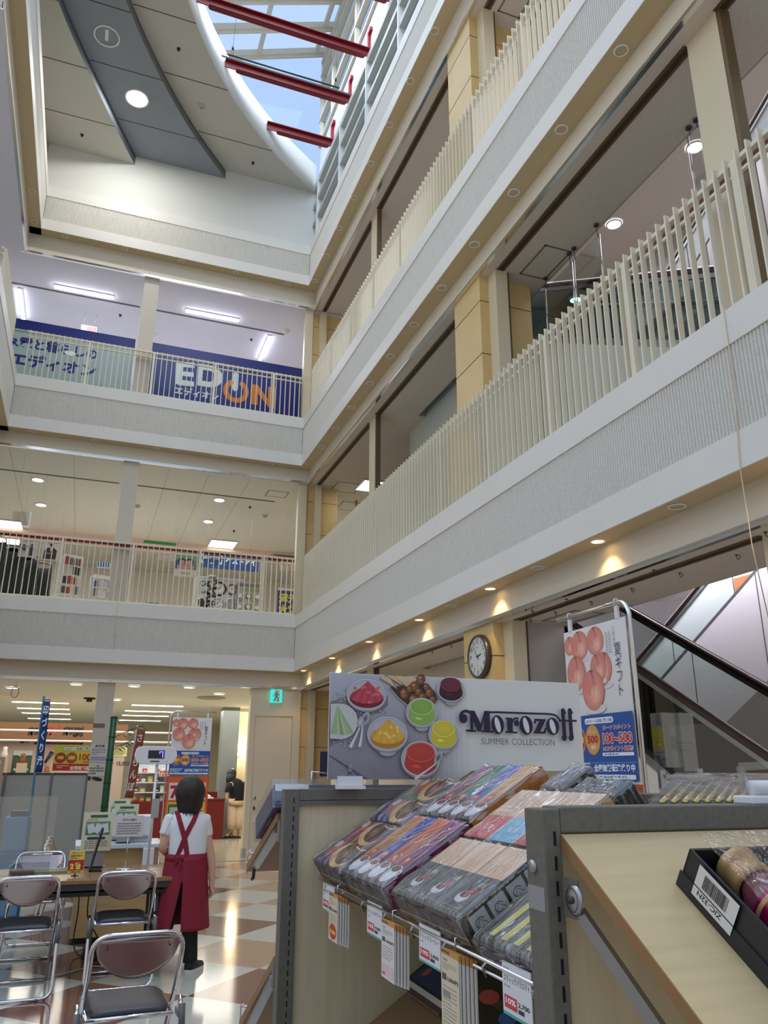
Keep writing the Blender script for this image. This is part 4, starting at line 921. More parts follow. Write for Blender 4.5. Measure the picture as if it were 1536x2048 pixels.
ringclock(530, 535, 0.13, mat('dark_grey_face', (70, 70, 74), 0.4), mat('silver_rim', (190, 190, 190), 0.3, metal=0.9), 'dark-faced clock at the lower left of the display')
ringclock(770, 540, 0.12, mat('pale_grey_face', (196, 204, 206), 0.4), mat('silver_rim', (190, 190, 190), 0.3, metal=0.9), 'small grey clock low in the display')
# watch stand in front of it and a case of clocks
c0 = atY(*zk(605, 440), 17.9); t = thing('display_stand', 'dark speckled spiral stand of small goods in front of the clock display', 'display stand', (c0.x, 17.9, 4.4), 0, world=True)
MB().tube([(c0.x, 17.9, 4.4), (c0.x, 17.9, 5.72)], 0.015, 8).build('pole', STEEL, t)
R_ = random.Random(4)
for i in range(36):
    a = i * 0.9; z = 4.75 + i * 0.026; m = MB().ell((c0.x + 0.11 * cos(a), 17.9 + 0.11 * sin(a), z), 0.05, 0.05, 0.045, 8, 6)
    m.build('item', mat('goods_%d' % (i % 4), [(60, 58, 60), (150, 140, 136), (90, 70, 60), (36, 36, 40)][i % 4], 0.4), t)
MB().ell((c0.x, 17.9, 5.72), 0.09, 0.09, 0.06, 12, 8).build('cap', GREYP, t)
c0 = atY(*zk(930, 470), 17.9); t = thing('display_cabinet', 'glass cabinet of small clocks right of the slatted display', 'display cabinet', (c0.x, 17.9, 4.4), 0, world=True)
for i, z in enumerate((4.75, 5.0, 5.25, 5.5)): MB().box(c0.x - 0.3, c0.x + 0.28, 17.75, 18.1, z - 0.012, z).build('shelf', GLASS, t)
m = MB()
for x in (-0.3, 0.28):
    for y in (17.75, 18.1): m.box(c0.x + x - 0.012, c0.x + x + 0.012, y - 0.012, y + 0.012, 4.4, 5.62)
m.build('frame', STEEL, t); MB().box(c0.x - 0.3, c0.x + 0.28, 17.74, 18.11, 5.6, 5.63).build('top_panel', GREYP, t)
for i in range(9):
    x = c0.x - 0.22 + 0.2 * (i % 3); z = (4.75, 5.0, 5.25)[i // 3]
    s_ = thing('desk_clock', 'small %s clock on the %s glass shelf of the clock cabinet, %s from left' % (['silver', 'brown', 'grey'][i % 3], ['lowest', 'middle', 'upper'][i // 3], ORD[i % 3]), 'clock', (x, 17.85, z), 0, 'small clocks in the glass cabinet')
    MB().lathe([(0.07, 0.0), (0.07, 0.04), (0.055, 0.045), (0.05, 0.04)], (0, 0, 0.075), 18, (0, -1, 0)).build('case', [STEEL, mat('brown_wood_rim', (110, 70, 44), 0.4), GREYP][i % 3], s_)
    MB().lathe([(0.052, 0.041), (0, 0.041)], (0, 0, 0.075), 18, (0, -1, 0)).build('dial', DW, s_)
# yellow and blue banner board at the right end
q0 = [atY(*zk(a, b), 16.6) for a, b in ((1178, 405), (1308, 585))]
t = thing('poster', 'yellow and blue poster with big bold characters by the corner pillar, second floor', 'poster', (q0[0].x, 16.6, 4.4), 0, world=True)
MB().box(q0[0].x, q0[1].x, 16.6, 16.62, 4.4, q0[0].z).build('board', mat('blue_violet_print', (70, 74, 140), 0.5), t)
A = PxY(16.597); W_ = q0[1].x - q0[0].x
A.text('還元', q0[0].x + W_ * 0.08, q0[0].z - 0.30, 0.2, (236, 228, 60), 0.05); A.text('大感', q0[0].x + W_ * 0.06, q0[0].z - 0.55, 0.2, (236, 228, 60), 0.05); A.rect(q0[0].x, q0[0].z - 0.06, q0[1].x, q0[0].z, (220, 224, 230)); A.build('lettering', t)
# paper notices and posters hung from the ceiling
def hung(name, lab, cat, quad, Y, base, draw, group=None):
    a, b = [atY(*q, Y) for q in quad]; x0, x1, zt, zb = min(a.x, b.x), max(a.x, b.x), max(a.z, b.z), min(a.z, b.z)
    t = thing(name, lab, cat, ((x0 + x1) / 2, Y, zb), 0, group, world=True)
    MB().box(x0, x1, Y, Y + 0.006, zb, zt).build('sheet', mat('paper_%d%d%d' % base, base, 0.6), t)
    A = PxY(Y - 0.002); draw(A, x0, zb, x1 - x0, zt - zb); A.build('print', t)
    for x in (x0 + 0.02, x1 - 0.02): MB().tube([(x, Y + 0.003, zt), (x, Y + 0.003, 7.28 if zt > 4.5 else 3.0)], 0.0011, 4).build('thread', GREYP, t)
    return t
def price(A, x, z, w_, h):
    A.textbox('遠近両用メガネ一式', x + 0.03, z + h * 0.74, w_ * 0.86, h * 0.16, (90, 60, 60), 0.02); A.textbox('19,800円(税込)より', x + 0.03, z + h * 0.52, w_ * 0.84, h * 0.16, (190, 80, 80), 0.02)
    A.textbox('オーダーメガネ一式', x + 0.03, z + h * 0.28, w_ * 0.86, h * 0.16, (90, 60, 60), 0.02); A.textbox('9,800円(税込)より', x + 0.03, z + h * 0.07, w_ * 0.8, h * 0.16, (190, 80, 80), 0.02)
hung('paper_notice', 'white notice with red and brown price lines left of the optician sign', 'notice', (zk(160, 95), zk(300, 178)), 17.0, (226, 218, 210), price, 'hung price notices of the optician')
hung('paper_notice', 'white notice with red and brown price lines by the corner pillar', 'notice', (zk(1200, 180), zk(1315, 262)), 17.0, (226, 218, 210), price, 'hung price notices of the optician')
def photo(A, x, z, w_, h):
    A.rect(x, z + h * 0.3, x + w_, z + h, (74, 110, 92), (150, 180, 150)); A.rect(x, z + h * 0.3, x + w_ * 0.25, z + h * 0.66, (60, 92, 150))
    for i, (a, c_) in enumerate(((0.32, (190, 150, 130)), (0.66, (200, 160, 140)))):
        A.ell(x + w_ * a, z + h * 0.62, w_ * 0.17, h * 0.13, (50, 38, 34)); A.ell(x + w_ * a, z + h * 0.58, w_ * 0.13, h * 0.11, c_)
    A.rect(x + w_ * 0.12, z + h * 0.3, x + w_ * 0.9, z + h * 0.47, (190, 150, 150)); A.rect(x, z, x + w_, z + h * 0.3, (216, 206, 196)); A.text('GINZA', x + w_ * 0.3, z + h * 0.1, h * 0.13, (60, 60, 60))
hung('photo_poster', 'photo poster of two people outdoors left of the optician sign', 'poster', (zk(305, 98), zk(478, 322)), 17.0, (216, 206, 196), photo)
def group_poster(A, x, z, w_, h):
    A.text('Haruki', x + w_ * 0.05, z + h * 0.83, h * 0.15, (170, 70, 60), 0.01, w=w_ * 0.85)
    for i, (a, b) in enumerate(((0.1, 0.6), (0.28, 0.58), (0.46, 0.54), (0.68, 0.62))):
        A.ell(x + w_ * a, z + h * b, w_ * 0.07, h * 0.06, (200, 160, 140)); A.ell(x + w_ * a, z + h * (b + 0.03), w_ * 0.075, h * 0.045, (50, 40, 38)); A.rect(x + w_ * (a - 0.08), z + h * (b - 0.22), x + w_ * (a + 0.08), z + h * (b - 0.06), [(200, 196, 190), (120, 90, 80), (226, 220, 210), (74, 52, 46)][i])
    A.rect(x + w_ * 0.58, z + h * 0.08, x + w_ * 0.82, z + h * 0.5, (74, 52, 46))
def man_poster(A, x, z, w_, h):
    A.text('Haruki', x + w_ * 0.05, z + h * 0.84, h * 0.15, (170, 70, 60), 0.01, w=w_ * 0.85)
    A.poly([(x + w_ * 0.12, z + h * 0.05), (x + w_ * 0.16, z + h * 0.5), (x + w_ * 0.36, z + h * 0.62), (x + w_ * 0.66, z + h * 0.62), (x + w_ * 0.84, z + h * 0.5), (x + w_ * 0.82, z + h * 0.05)], (46, 44, 50))
    A.poly([(x + w_ * 0.44, z + h * 0.62), (x + w_ * 0.5, z + h * 0.4), (x + w_ * 0.57, z + h * 0.62)], (220, 218, 214)); A.ell(x + w_ * 0.51, z + h * 0.71, w_ * 0.1, h * 0.1, (196, 156, 132)); A.ell(x + w_ * 0.51, z + h * 0.77, w_ * 0.11, h * 0.06, (36, 30, 30)); A.rect(x + w_ * 0.28, z + h * 0.3, x + w_ * 0.66, z + h * 0.36, (176, 140, 120))
hung('portrait_poster', 'portrait poster with several people, left of the two portraits', 'poster', (zl(238, 88), zl(430, 330)), 16.2, (214, 206, 196), group_poster)
hung('portrait_poster', 'portrait poster with one man in a dark jacket', 'poster', (zl(510, 112), zl(690, 365)), 16.9, (220, 214, 204), man_poster)
a, b = atY(*z4(690, 432), 17.0), atY(*z4(845, 460), 17.0)
t = thing('hanging_board', 'plain green strip board above the second-floor railing', 'sign', ((a.x + b.x) / 2, 17, b.z), 0, world=True)
MB().box(a.x, b.x, 17, 17.02, b.z, a.z).build('board', mat('green_strip', (48, 140, 58), 0.5), t); [MB().tube([(x, 17.01, a.z), (x, 17.01, 7.28)], 0.0012, 4).build('thread', GREYP, t) for x in (a.x + 0.05, b.x - 0.05)]
# clear acrylic card hung at the left
a, b = atY(*z4(65, 292), 15.6), atY(*z4(140, 375), 15.6)
t = thing('acrylic_sheet', 'clear acrylic card hung at the left over the strollers', 'acrylic sheet', (a.x, 15.6, b.z), 0, world=True)
MB().box(a.x, b.x, 15.6, 15.606, b.z, a.z).build('sheet', ACRYL, t)
m = MB().tube([(a.x, 15.603, b.z), (a.x, 15.603, a.z), (b.x, 15.603, a.z), (b.x, 15.603, b.z)], 0.008, 6, closed=True); m.build('edge_channel', glass('bright_acrylic_edge', (250, 250, 255), 0.45), t); MB().tube([(a.x + 0.05, 15.603, a.z), (a.x + 0.05, 15.603, 7.27)], 0.0012, 4).build('thread', GREYP, t)

# row of strollers parked behind the railing
CLOTH = mat('charcoal_stroller_cloth', (64, 66, 68), 0.9); FRAME = mat('grey_stroller_frame', (110, 112, 114), 0.4, metal=0.7)
def stroller(x, y, lab, hood, s=1.0):
    t = thing('stroller', lab, 'stroller', (x, y, 4.40), 0, 'parked strollers')
    P = lambda a, b, c: (a * s, b * s, c * s)
    m = MB()
    for q in (-0.2, 0.2): m.tube([P(q, 0.42, 0.08), P(q, 0.05, 0.5), P(q, -0.32, 1.0), P(q, -0.42, 1.04)], 0.013, 8).tube([P(q, -0.3, 0.08), P(q, 0.05, 0.5), P(q, 0.1, 0.62)], 0.012, 8)
    m.tube([P(-0.2, -0.42, 1.04), P(-0.1, -0.47, 1.06), P(0.1, -0.47, 1.06), P(0.2, -0.42, 1.04)], 0.018, 8); m.build('frame', FRAME, t)
    for q in (-0.2, 0.2):
        for yy in (0.42, -0.3): MB().lathe([(0.04 * s, -0.02), (0.08 * s, -0.02), (0.085 * s, 0), (0.08 * s, 0.02), (0.04 * s, 0.02)], P(q, yy, 0.086), 16, (1, 0, 0)).build('wheel', BLACK, t)
    def seat(u, v): a = (u - 0.5) * 0.4; b = 0.3 - 0.5 * v; c = 0.48 + (0.06 if v < 0.4 else (v - 0.4) * 0.75); return P(a, b, c - 0.05 * (1 - (2 * u - 1) ** 2))
    MB().grid(seat, 8, 10).build('seat', CLOTH, t, solid=0.02)
    if hood:
        def hd(u, v): th = pi * u; ph = pi * 0.62 * v; return P(-0.22 * cos(th), -0.12 + 0.32 * sin(ph - 0.35) * 0.9, 0.78 + 0.36 * sin(th) * (0.55 + 0.45 * cos(ph - 0.9)))
        MB().grid(hd, 12, 8).build('hood', CLOTH, t, solid=0.015)
    def skirt(u, v): return P((u - 0.5) * 0.42, -0.33 + 0.06 * sin(pi * u), 1.0 - 0.75 * v)
    MB().grid(skirt, 6, 6).build('back_cloth', CLOTH, t, solid=0.012)
    return t
for i, (x, hd, lab) in enumerate(((-1.95, False, 'grey stroller at the left picture edge'), (-1.66, True, 'second stroller of the row with a raised hood'), (-1.45, True, 'third stroller of the row with a raised hood'), (-1.22, False, 'last stroller of the row, with a hanging strap'))):
    stroller(x, 16.0 + 0.62 * i, lab, hd, 1.12)
# wire racks with packets
def rack(x, y, w_, h, lab, cols, seed, z0=4.40):
    t = thing('display_rack', lab, 'display rack', (x, y, z0), 0.3, 'wire racks behind the railing'); m = MB()
    for a in (-w_ / 2, w_ / 2):
        for b in (-0.12, 0.12): m.tube([(a, b, 0), (a, b, h)], 0.01, 6)
    for z in [0.15 + i * 0.2 for i in range(int(h / 0.2))]: m.tube([(-w_ / 2, -0.12, z), (w_ / 2, -0.12, z), (w_ / 2, 0.12, z), (-w_ / 2, 0.12, z)], 0.006, 5, closed=True)
    m.box(-w_ / 2, w_ / 2, -0.12, 0.12, h, h + 0.02); m.build('wire_frame', WHITEP, t); R = random.Random(seed)
    for z in [0.17 + i * 0.2 for i in range(2, int(h / 0.2) - 0)]:
        k = max(3, int(w_ / 0.085))
        for i in range(k):
            if R.random() < 0.12: continue
            a = -w_ / 2 + (i + 0.5) * w_ / k; c_ = R.choice(cols)
            MB().box(a - 0.033, a + 0.033, -0.14 + R.uniform(-.01, .01), -0.11, z - 0.06, z + R.uniform(0.06, 0.11)).build('packet', mat('packet_%d%d%d' % c_, c_, 0.35), t)
rack(-0.60, 17.1, 0.36, 1.30, 'wire rack of dark and red packets left of the post, second floor', [(70, 80, 82), (190, 196, 190), (170, 60, 54), (96, 110, 104), (44, 50, 60)], 2)
rack(0.02, 17.2, 0.38, 0.95, 'wire rack of small white and blue packets right beside the post', [(220, 222, 222), (70, 90, 150), (120, 124, 130), (206, 206, 210)], 5)
a = atY(*zl(1150, 375), 17.2); b = atY(*zl(1300, 455), 17.2)
hung('blue_stripe_card', 'card with blue vertical stripes hung above the small-packet rack', 'sign', (zl(1150, 372), zl(1300, 455)), 17.3, (216, 222, 228), lambda A, x, z, w_, h: [A.rect(x + w_ * (0.05 + 0.19 * i), z + h * 0.15, x + w_ * (0.16 + 0.19 * i), z + h * 0.98, (50, 100, 160)) for i in range(5)])
# counter with a small price tag, and a lamp on the optician's floor
t = thing('shop_counter', 'low white counter with a small blue-striped tag right of the post, second floor', 'counter', (0.9, 18.6, 4.4), 0, world=True)
MB().box(-1.0, 1.9, 18.6, 19.1, 4.41, 5.02).build('body', mat('cream_counter', (226, 214, 196), 0.5), t); MB().box(-1.02, 1.92, 18.58, 19.12, 5.02, 5.06).build('worktop', WHITEP, t)
a = atY(*zk(118, 480), 18.5); MB().box(a.x - 0.15, a.x + 0.15, 18.55, 18.56, 5.06, 5.16).build('tag', mat('blue_striped_tag', (90, 110, 130), 0.4), t)

# ================================================================ GROUND FLOOR SHOP behind the far front
zs = lambda a, b: (a / 4.518, 1340 + b / 4.518)
z2 = lambda a, b: (240 + a / 3.84, 1340 + b / 3.84)
z34 = lambda a, b: (a / 3.84, 1640 + b / 3.84)
# ceiling fittings
for i, (x0, x1, y) in enumerate(((-1.6, -0.38, 20.41), (-1.62, -0.38, 22.5), (-1.62, -0.38, 24.4), (-1.6, -0.38, 27.0), (1.05, 2.25, 20.3), (1.0, 2.3, 22.4), (1.02, 2.3, 24.3), (1.05, 2.3, 26.8))):
    t = thing('ceiling_light', '%s strip light from the front in the %s row over the ground-floor shop' % (ORD[i % 4], 'left' if i < 4 else 'right'), 'ceiling light', ((x0 + x1) / 2, y, 3.0), 0, 'strip lights of the ground-floor shop', world=True)
    MB().box(x0 - 0.02, x1 + 0.02, y - 0.14, y + 0.14, 2.985, 3.0).build('frame', WHITEP, t); MB().box(x0, x1, y - 0.12, y + 0.12, 2.978, 2.9845).build('diffuser', mat('lit_panel', (255, 248, 232), emit=5.0), t)
for a, b, lab in ((zs(110, 160), 0, 'round downlight at the far left over the ground-floor shop'), (zs(690, 129), 0, 'round downlight above left of the notice post'), (zs(1050, 268), 0, 'round downlight just right of the notice post'), (zs(1212, 144), 0, 'round downlight right of the thin hanging cord'), (z2(533, 133), 0, 'round downlight above the left peach banner'), (z2(762, 183), 0, 'round downlight left of the door wall')):
    p_ = atZ(*a, 2.99); t = thing('ceiling_light', lab, 'ceiling light', p_, 0, 'round downlights of the ground-floor shop')
    MB().lathe([(0.12, 0.008), (0.12, -0.01), (0.1, -0.012)], n=20).build('trim_ring', WHITEP, t); MB().lathe([(0.1, -0.006), (0, -0.008)], n=20).build('lit_disc', LAMPW, t)
p_ = atZ(*zs(808, 268), 2.96); t = thing('ceiling_camera', 'black ceiling fitting beside the top of the notice post', 'camera', (p_.x, p_.y, 3.0), 0)
MB().box(-0.12, 0.12, -0.08, 0.08, -0.03, 0.0).build('base', BLACK, t); MB().box(-0.06, 0.06, -0.12, 0.05, -0.09, -0.03).build('housing', BLACK, t)
p_ = atZ(*z2(700, 212), 2.99); t = thing('air_vent', 'round ceiling air vent left of the door wall', 'vent', p_, 0)
MB().lathe([(0.30, 0.01), (0.30, -0.012), (0.24, -0.03), (0.2, -0.01), (0.14, -0.035), (0.1, -0.012), (0, -0.03)], n=28).build('diffuser_ring', mat('grey_vent', (176, 168, 150), 0.6), t)
p_ = atZ(*zs(130, 235), 2.75); t = thing('hanging_ring', 'grey ring hook hung from the ceiling at the far left', 'hook', (p_.x, p_.y, 3.0), 0, world=True)
MB().tube([(p_.x + 0.06 * cos(k * pi / 8), p_.y, 2.82 + 0.1 * sin(k * pi / 8)) for k in range(16)], 0.008, 6, closed=True).build('ring', GREYP, t); MB().tube([(p_.x, p_.y, 2.92), (p_.x, p_.y, 3.0)], 0.005, 6).build('rod', GREYP, t)
# name-seal shop: brown sign band on a pinkish wall, goods below
struct('wall_seal_shop', MB().box(-6, 0.95, 19.3, 19.4, 0, 2.12), mat('pinkish_panel_wall', (198, 176, 160), 0.6))
t = thing('shop_sign', 'brown wooden sign band with black printing-shop characters and a red seal mark', 'shop sign', (-1.5, 19.0, 2.1), 0, world=True)
MB().box(-6, 0.95, 19.0, 19.3, 2.12, 2.46).build('band', mat('amber_wood', (128, 90, 58), 0.5, noise=0.12, nscale=3, stretch=(1, 1, 12)), t)
A = PxY(18.997, 0.001); DK = (40, 30, 26)
A.textbox('印判', A.p(*zs(245, 590))[0], A.p(*zs(245, 590))[1], 0.40, 0.19, DK, 0.05)
q0 = A.p(*zs(430, 612)); A.text('凶', q0[0], q0[1] + 0.02, 0.30, (168, 58, 50), 0.06)
A.textbox('印刷', A.p(*zs(562, 588))[0], A.p(*zs(562, 588))[1], 0.42, 0.2, DK, 0.05)
A.build('lettering', t)
q0 = atY(*zs(415, 670), 19.28); q1 = atY(*zs(755, 635), 19.28)
t = thing('framed_sign', 'framed board with five round seal marks under the red seal sign', 'sign', (q0.x, 19.3, q0.z), 0, world=True)
MB().box(q0.x, q1.x, 19.27, 19.3, q0.z, q1.z).build('frame', mat('dark_red_frame', (84, 40, 34), 0.5), t); MB().box(q0.x + 0.04, q1.x - 0.04, 19.262, 19.27, q0.z + 0.04, q1.z - 0.02).build('panel', mat('pale_panel', (206, 186, 166), 0.6), t)
A = PxY(19.26, 0.001)
for i in range(5): x = q0.x + 0.12 + i * (q1.x - q0.x - 0.24) / 4; A.ring(x, (q0.z + q1.z) / 2, 0.05, 0.05, 0.012, (180, 70, 60)); A.rect(x - 0.02, (q0.z + q1.z) / 2 - 0.02, x + 0.02, (q0.z + q1.z) / 2 + 0.02, (180, 70, 60))
A.build('seal_print', t)
t = thing('wall_lettering', 'large black characters on the wall below the sign band, partly hidden by the blue banner', 'lettering', (-1.1, 19.3, 2.0), 0, world=True)
A = PxY(19.298, 0.001); q0 = A.p(*zs(180, 652)); A.textbox('印判', q0[0], q0[1] - 0.02, 0.34, 0.17, DK, 0.05); A.build('lettering', t)
m = MB(); m.tube([(-6, 18.4, 2.27), (1.9, 18.4, 2.27)], 0.02, 8); struct('trim_17', m, WHITEP); m = MB(); m.tube([(-6, 18.4, 2.07), (1.9, 18.4, 2.07)], 0.02, 8); struct('trim_18', m, WHITEP)
# goods on that wall
def board(name, lab, cat, quad, Y, base, draw, th=0.012, group=None, floor=None, rough=0.55):
    a, b = [atY(*q, Y) for q in quad]; x0, x1, zt, zb = min(a.x, b.x), max(a.x, b.x), max(a.z, b.z), min(a.z, b.z)
    t = thing(name, lab, cat, ((x0 + x1) / 2, Y, zb), 0, group, world=True)
    MB().box(x0, x1, Y, Y + th, zb, zt).build('board', mat('board_%d_%d_%d' % base, base, rough), t)
    if draw: A = PxY(Y - 0.002); draw(A, x0, zb, x1 - x0, zt - zb); A.build('print', t)
    return t, x0, x1, zb, zt
def green_card(A, x, z, w_, h):
    A.rect(x, z + h * 0.78, x + w_, z + h, (206, 214, 214)); A.rect(x + w_ * 0.3, z + h * 0.74, x + w_ * 0.7, z + h * 0.84, (222, 206, 90))
    for i in range(3): A.rect(x + w_ * (0.12 + 0.3 * i), z + h * 0.3, x + w_ * (0.28 + 0.3 * i), z + h * 0.62, (120, 70, 50)); A.rect(x + w_ * (0.12 + 0.3 * i), z + h * 0.1, x + w_ * (0.28 + 0.3 * i), z + h * 0.2, (200, 210, 206))
board('display_card', 'dark green display card of name seals on the seal-shop wall', 'display card', (zs(125, 725), zs(270, 930)), 19.287, (34, 96, 84), green_card)
def seal_banner(A, x, z, w_, h):
    A.rect(x, z, x + w_, z + h * 0.27, (190, 40, 44)); A.rrect(x + w_ * 0.2, z + h * 0.78, x + w_ * 1.0, z + h * 0.93, 0.03, (40, 40, 40)); A.rrect(x + w_ * 0.205, z + h * 0.79, x + w_ * 0.995, z + h * 0.92, 0.03, (240, 240, 230))
    A.textbox('HOPカード会員様ご購入特典', x + w_ * 0.25, z + h * 0.82, w_ * 0.7, h * 0.09, (40, 44, 60), 0.02)
    for a, c_, tx in ((0.16, (196, 40, 40), '100'), (0.42, (214, 110, 70), '500')):
        A.ell(x + w_ * a, z + h * 0.5, h * 0.21, h * 0.21, c_, (150, 60, 40)); A.text(tx, x + w_ * a, z + h * 0.45, h * 0.17, (246, 226, 90), 0.04, align='c')
    A.text('100', x + w_ * 0.6, z + h * 0.42, h * 0.34, (206, 44, 44), 0.03); A.text('HOPポ', x + w_ * 0.68, z + h * 0.31, h * 0.09, (190, 60, 50), 0.02)
    A.lines(x + w_ * 0.1, z + h * 0.17, w_ * 0.28, 2, h * 0.07, h * 0.04, (240, 200, 190), 4); A.textbox('全国無料配達', x + w_ * 0.4, z + h * 0.05, w_ * 0.58, h * 0.16, (246, 240, 236), 0.03)
hung('banner', 'yellow and red bonus-point banner left of the notice post', 'banner', (zs(470, 910), zs(880, 682)), 15.9, (206, 204, 70), seal_banner)
def yellow_notice(A, x, z, w_, h): A.text('保養の前期', x + w_ * 0.3, z + h * 0.72, h * 0.16, (170, 60, 50), 0.02); A.lines(x + w_ * 0.05, z + h * 0.55, w_ * 0.9, 4, h * 0.14, h * 0.07, (90, 84, 50), 9)
board('notice', 'pale yellow notice between the green bamboo and the brown banner', 'notice', (zs(965, 780), zs(1152, 695)), 19.287, (226, 222, 150), yellow_notice)
t = thing('price_lettering', 'small dark price text on the wall behind the green bamboo', 'lettering', (0.6, 19.3, 1.5), 0, world=True)
A = PxY(19.296, 0.001); q0 = A.p(*zs(945, 862)); A.textbox('より 15,000円', q0[0], q0[1], 0.62, 0.12, (44, 40, 40), 0.02); A.build('lettering', t)
for a, b, lab, c_ in (((30, 690), (60, 790), 'white statue-like ornament on the seal-shop shelf', (226, 222, 214)), ((200, 750), (215, 840), 'slim brown seal case on the seal-shop shelf', (130, 80, 50)), ((410, 860), (440, 925), 'small brown and gold seal box above the partition', (150, 100, 50))):
    a_, b_ = atY(*zs(*a), 18.9), atY(*zs(*b), 18.9); t = thing('seal_case', lab, 'seal case', ((a_.x + b_.x) / 2, 18.9, b_.z), 0, world=True); h_ = a_.z - b_.z
    MB().lathe([(0, 0), (0.06, 0), (0.065, h_ * 0.3), (0.04, h_ * 0.7), (0.05, h_ * 0.9), (0, h_)], ((a_.x + b_.x) / 2, 18.9, b_.z), 14).build('body', mat('seal_%d' % c_[0], c_, 0.4), t)
    MB().box((a_.x + b_.x) / 2 - 0.1, (a_.x + b_.x) / 2 + 0.1, 18.8, 19.0, 0, b_.z).build('plinth', mat('goods_plinth', (190, 170, 150), 0.6), t)
p_ = atY(*zs(440, 790), 19.25); t = thing('pen', 'dark fountain-pen ornament hung aslant on the seal-shop wall', 'pen', (p_.x, 19.2, p_.z), 0, world=True)
MB().tube([p_ + Vector((-0.07, 0, -0.12)), p_ + Vector((0.06, 0, 0.12))], [0.02, 0.045], 10).build('barrel', mat('indigo_pen', (40, 40, 70), 0.3), t); MB().tube([p_ + Vector((-0.10, 0, -0.18)), p_ + Vector((-0.07, 0, -0.12))], [0.004, 0.02], 10).build('nib', STEEL, t)
# grey partition screens in front of the seal shop
PART = mat('grey_partition_panel', (168, 168, 164), 0.6)
for i, (x0, x1) in enumerate(((-1.95, -1.06), (-1.04, -0.38), (-0.36, 0.15))):
    t = thing('partition_screen', ['grey partition screen at the left picture edge', 'middle grey partition screen behind the blue banner', 'grey partition screen beside the notice post'][i], 'partition', ((x0 + x1) / 2, 14.3, 0), 0, 'grey partition screens', world=True)
    MB().box(x0, x1, 14.3, 14.33, 0.06, 1.42).build('panel', PART, t); MB().box(x0, x1, 14.29, 14.34, 1.42, 1.45).build('top_rail', DARKST, t)
    MB().box(x1 - 0.01, x1 + 0.02, 14.28, 14.35, 0, 1.45).build('post', mat('grey_post', (110, 110, 112), 0.5), t)
# notices taped to the post, and the black squiggle below
def sheet_on_post(lab, a, b, draw, base=(214, 212, 206)):
    a, b = atY(*zs(*a), 15.28), atY(*zs(*b), 15.28); t = thing('taped_notice', lab, 'notice', (a.x, 15.285, b.z), 0, 'notices taped to the post', world=True)
    x0, x1 = max(a.x, 0.175), min(b.x, 0.465); MB().box(x0, x1, 15.283, 15.288, b.z, a.z).build('sheet', mat('sheet_%d_%d_%d' % base, base, 0.6), t)
    A = PxY(15.2815); draw(A, x0, b.z, x1 - x0, a.z - b.z); A.build('print', t)
def n1(A, x, z, w_, h): A.rect(x + w_ * 0.25, z + h * 0.83, x + w_ * 0.8, z + h * 0.95, (70, 76, 110)); A.text('お知らせ', x + w_ * 0.52, z + h * 0.86, h * 0.08, (230, 230, 236), 0.02, align='c'); A.lines(x + w_ * 0.08, z + h * 0.7, w_ * 0.84, 4, h * 0.1, h * 0.04, (90, 90, 110), 12); A.rect(x + w_ * 0.05, z + h * 0.08, x + w_ * 0.95, z + h * 0.3, (160, 160, 196))
def n2(A, x, z, w_, h): A.text('ご相談', x + w_ * 0.5, z + h * 0.8, h * 0.12, (50, 50, 50), 0.02, align='c'); A.lines(x + w_ * 0.06, z + h * 0.6, w_ * 0.86, 3, h * 0.22, h * 0.12, (70, 66, 66), 14)
sheet_on_post('printed notice with a dark heading bar, upper one on the post', (822, 668), (960, 830), n1); sheet_on_post('printed notice with larger lines, lower one on the post', (808, 850), (945, 960), n2)
a = atY(*zs(835, 500), 15.27); t = thing('tape_strip', 'grey tape strip across the upper part of the post', 'tape', a, 0, world=True); MB().box(0.165, 0.36, 15.28, 15.288, a.z - 0.035, a.z + 0.035).build('strip', mat('grey_tape', (120, 112, 104), 0.6), t)
a = atY(*zs(860, 985), 15.27); t = thing('black_cutout', 'small black cut-out shape stuck low on the post', 'sticker', a, 0, world=True)
A = PxY(15.284); A.ell(a.x + 0.03, a.z, 0.09, 0.03, (40, 40, 44), rot=-12); A.ell(a.x - 0.1, a.z + 0.01, 0.03, 0.035, (50, 50, 54)); A.build('cutout', t)
# feather flags and the bamboo
def flag(lab, px, base_px, Y, cloth, ink, body, wid, tilt, pole, group='feather flags'):
    top, bot = atY(*px, Y), atY(*base_px, Y); t = thing('banner_flag', lab, 'banner flag', (bot.x, Y, 0), 0, group, world=True); d = (top - bot).normalized()
    MB().tube([(bot.x - d.x * bot.z / d.z, Y, 0), tuple(top + d * 0.06)], 0.014, 8).build('pole', pole, t)
    s_ = Vector((d.z, 0, -d.x)); n = int((top - bot).length / 0.06)
    def fn(u, v): q = bot + (top - bot) * v + s_ * (wid * u); return (q.x, Y - 0.02 + 0.018 * sin(v * 9 + u * 3), q.z)
    c_ = MB().grid(fn, 4, n).build('cloth', cloth, t, solid=0.003)
    A = Art(bot + Vector((0, -0.045, 0)), s_, d); L_ = (top - bot).length; k = L_ / (len(body) + 0.6)
    for i, ch in enumerate(body): A.text(ch, wid * 0.5, L_ - (i + 1) * k, k * 0.78, ink, 0.03, align='c', sx=min(1.0, wid / k * 1.0))
    A.build('lettering', t)
    m = MB()
    for i in range(6): q = bot + d * (L_ * (0.06 + 0.17 * i)); m.bar(q - s_ * 0.01, q + s_ * 0.03, 0.01, 0.03)
    MB().tube([tuple(top + d * 0.02), tuple(top + d * 0.02 + s_ * wid)], 0.006, 6).build('cross_rod', pole, t)
    return t
flag('dark blue feather flag with white brush lettering, in front of the seal shop', (87, 1403), (70, 1545), 10.1, mat('indigo_cloth', (36, 56, 110), 0.8), (226, 230, 236), '印づくり承', 0.075, 0, mat('teal_pole', (50, 110, 140), 0.4))
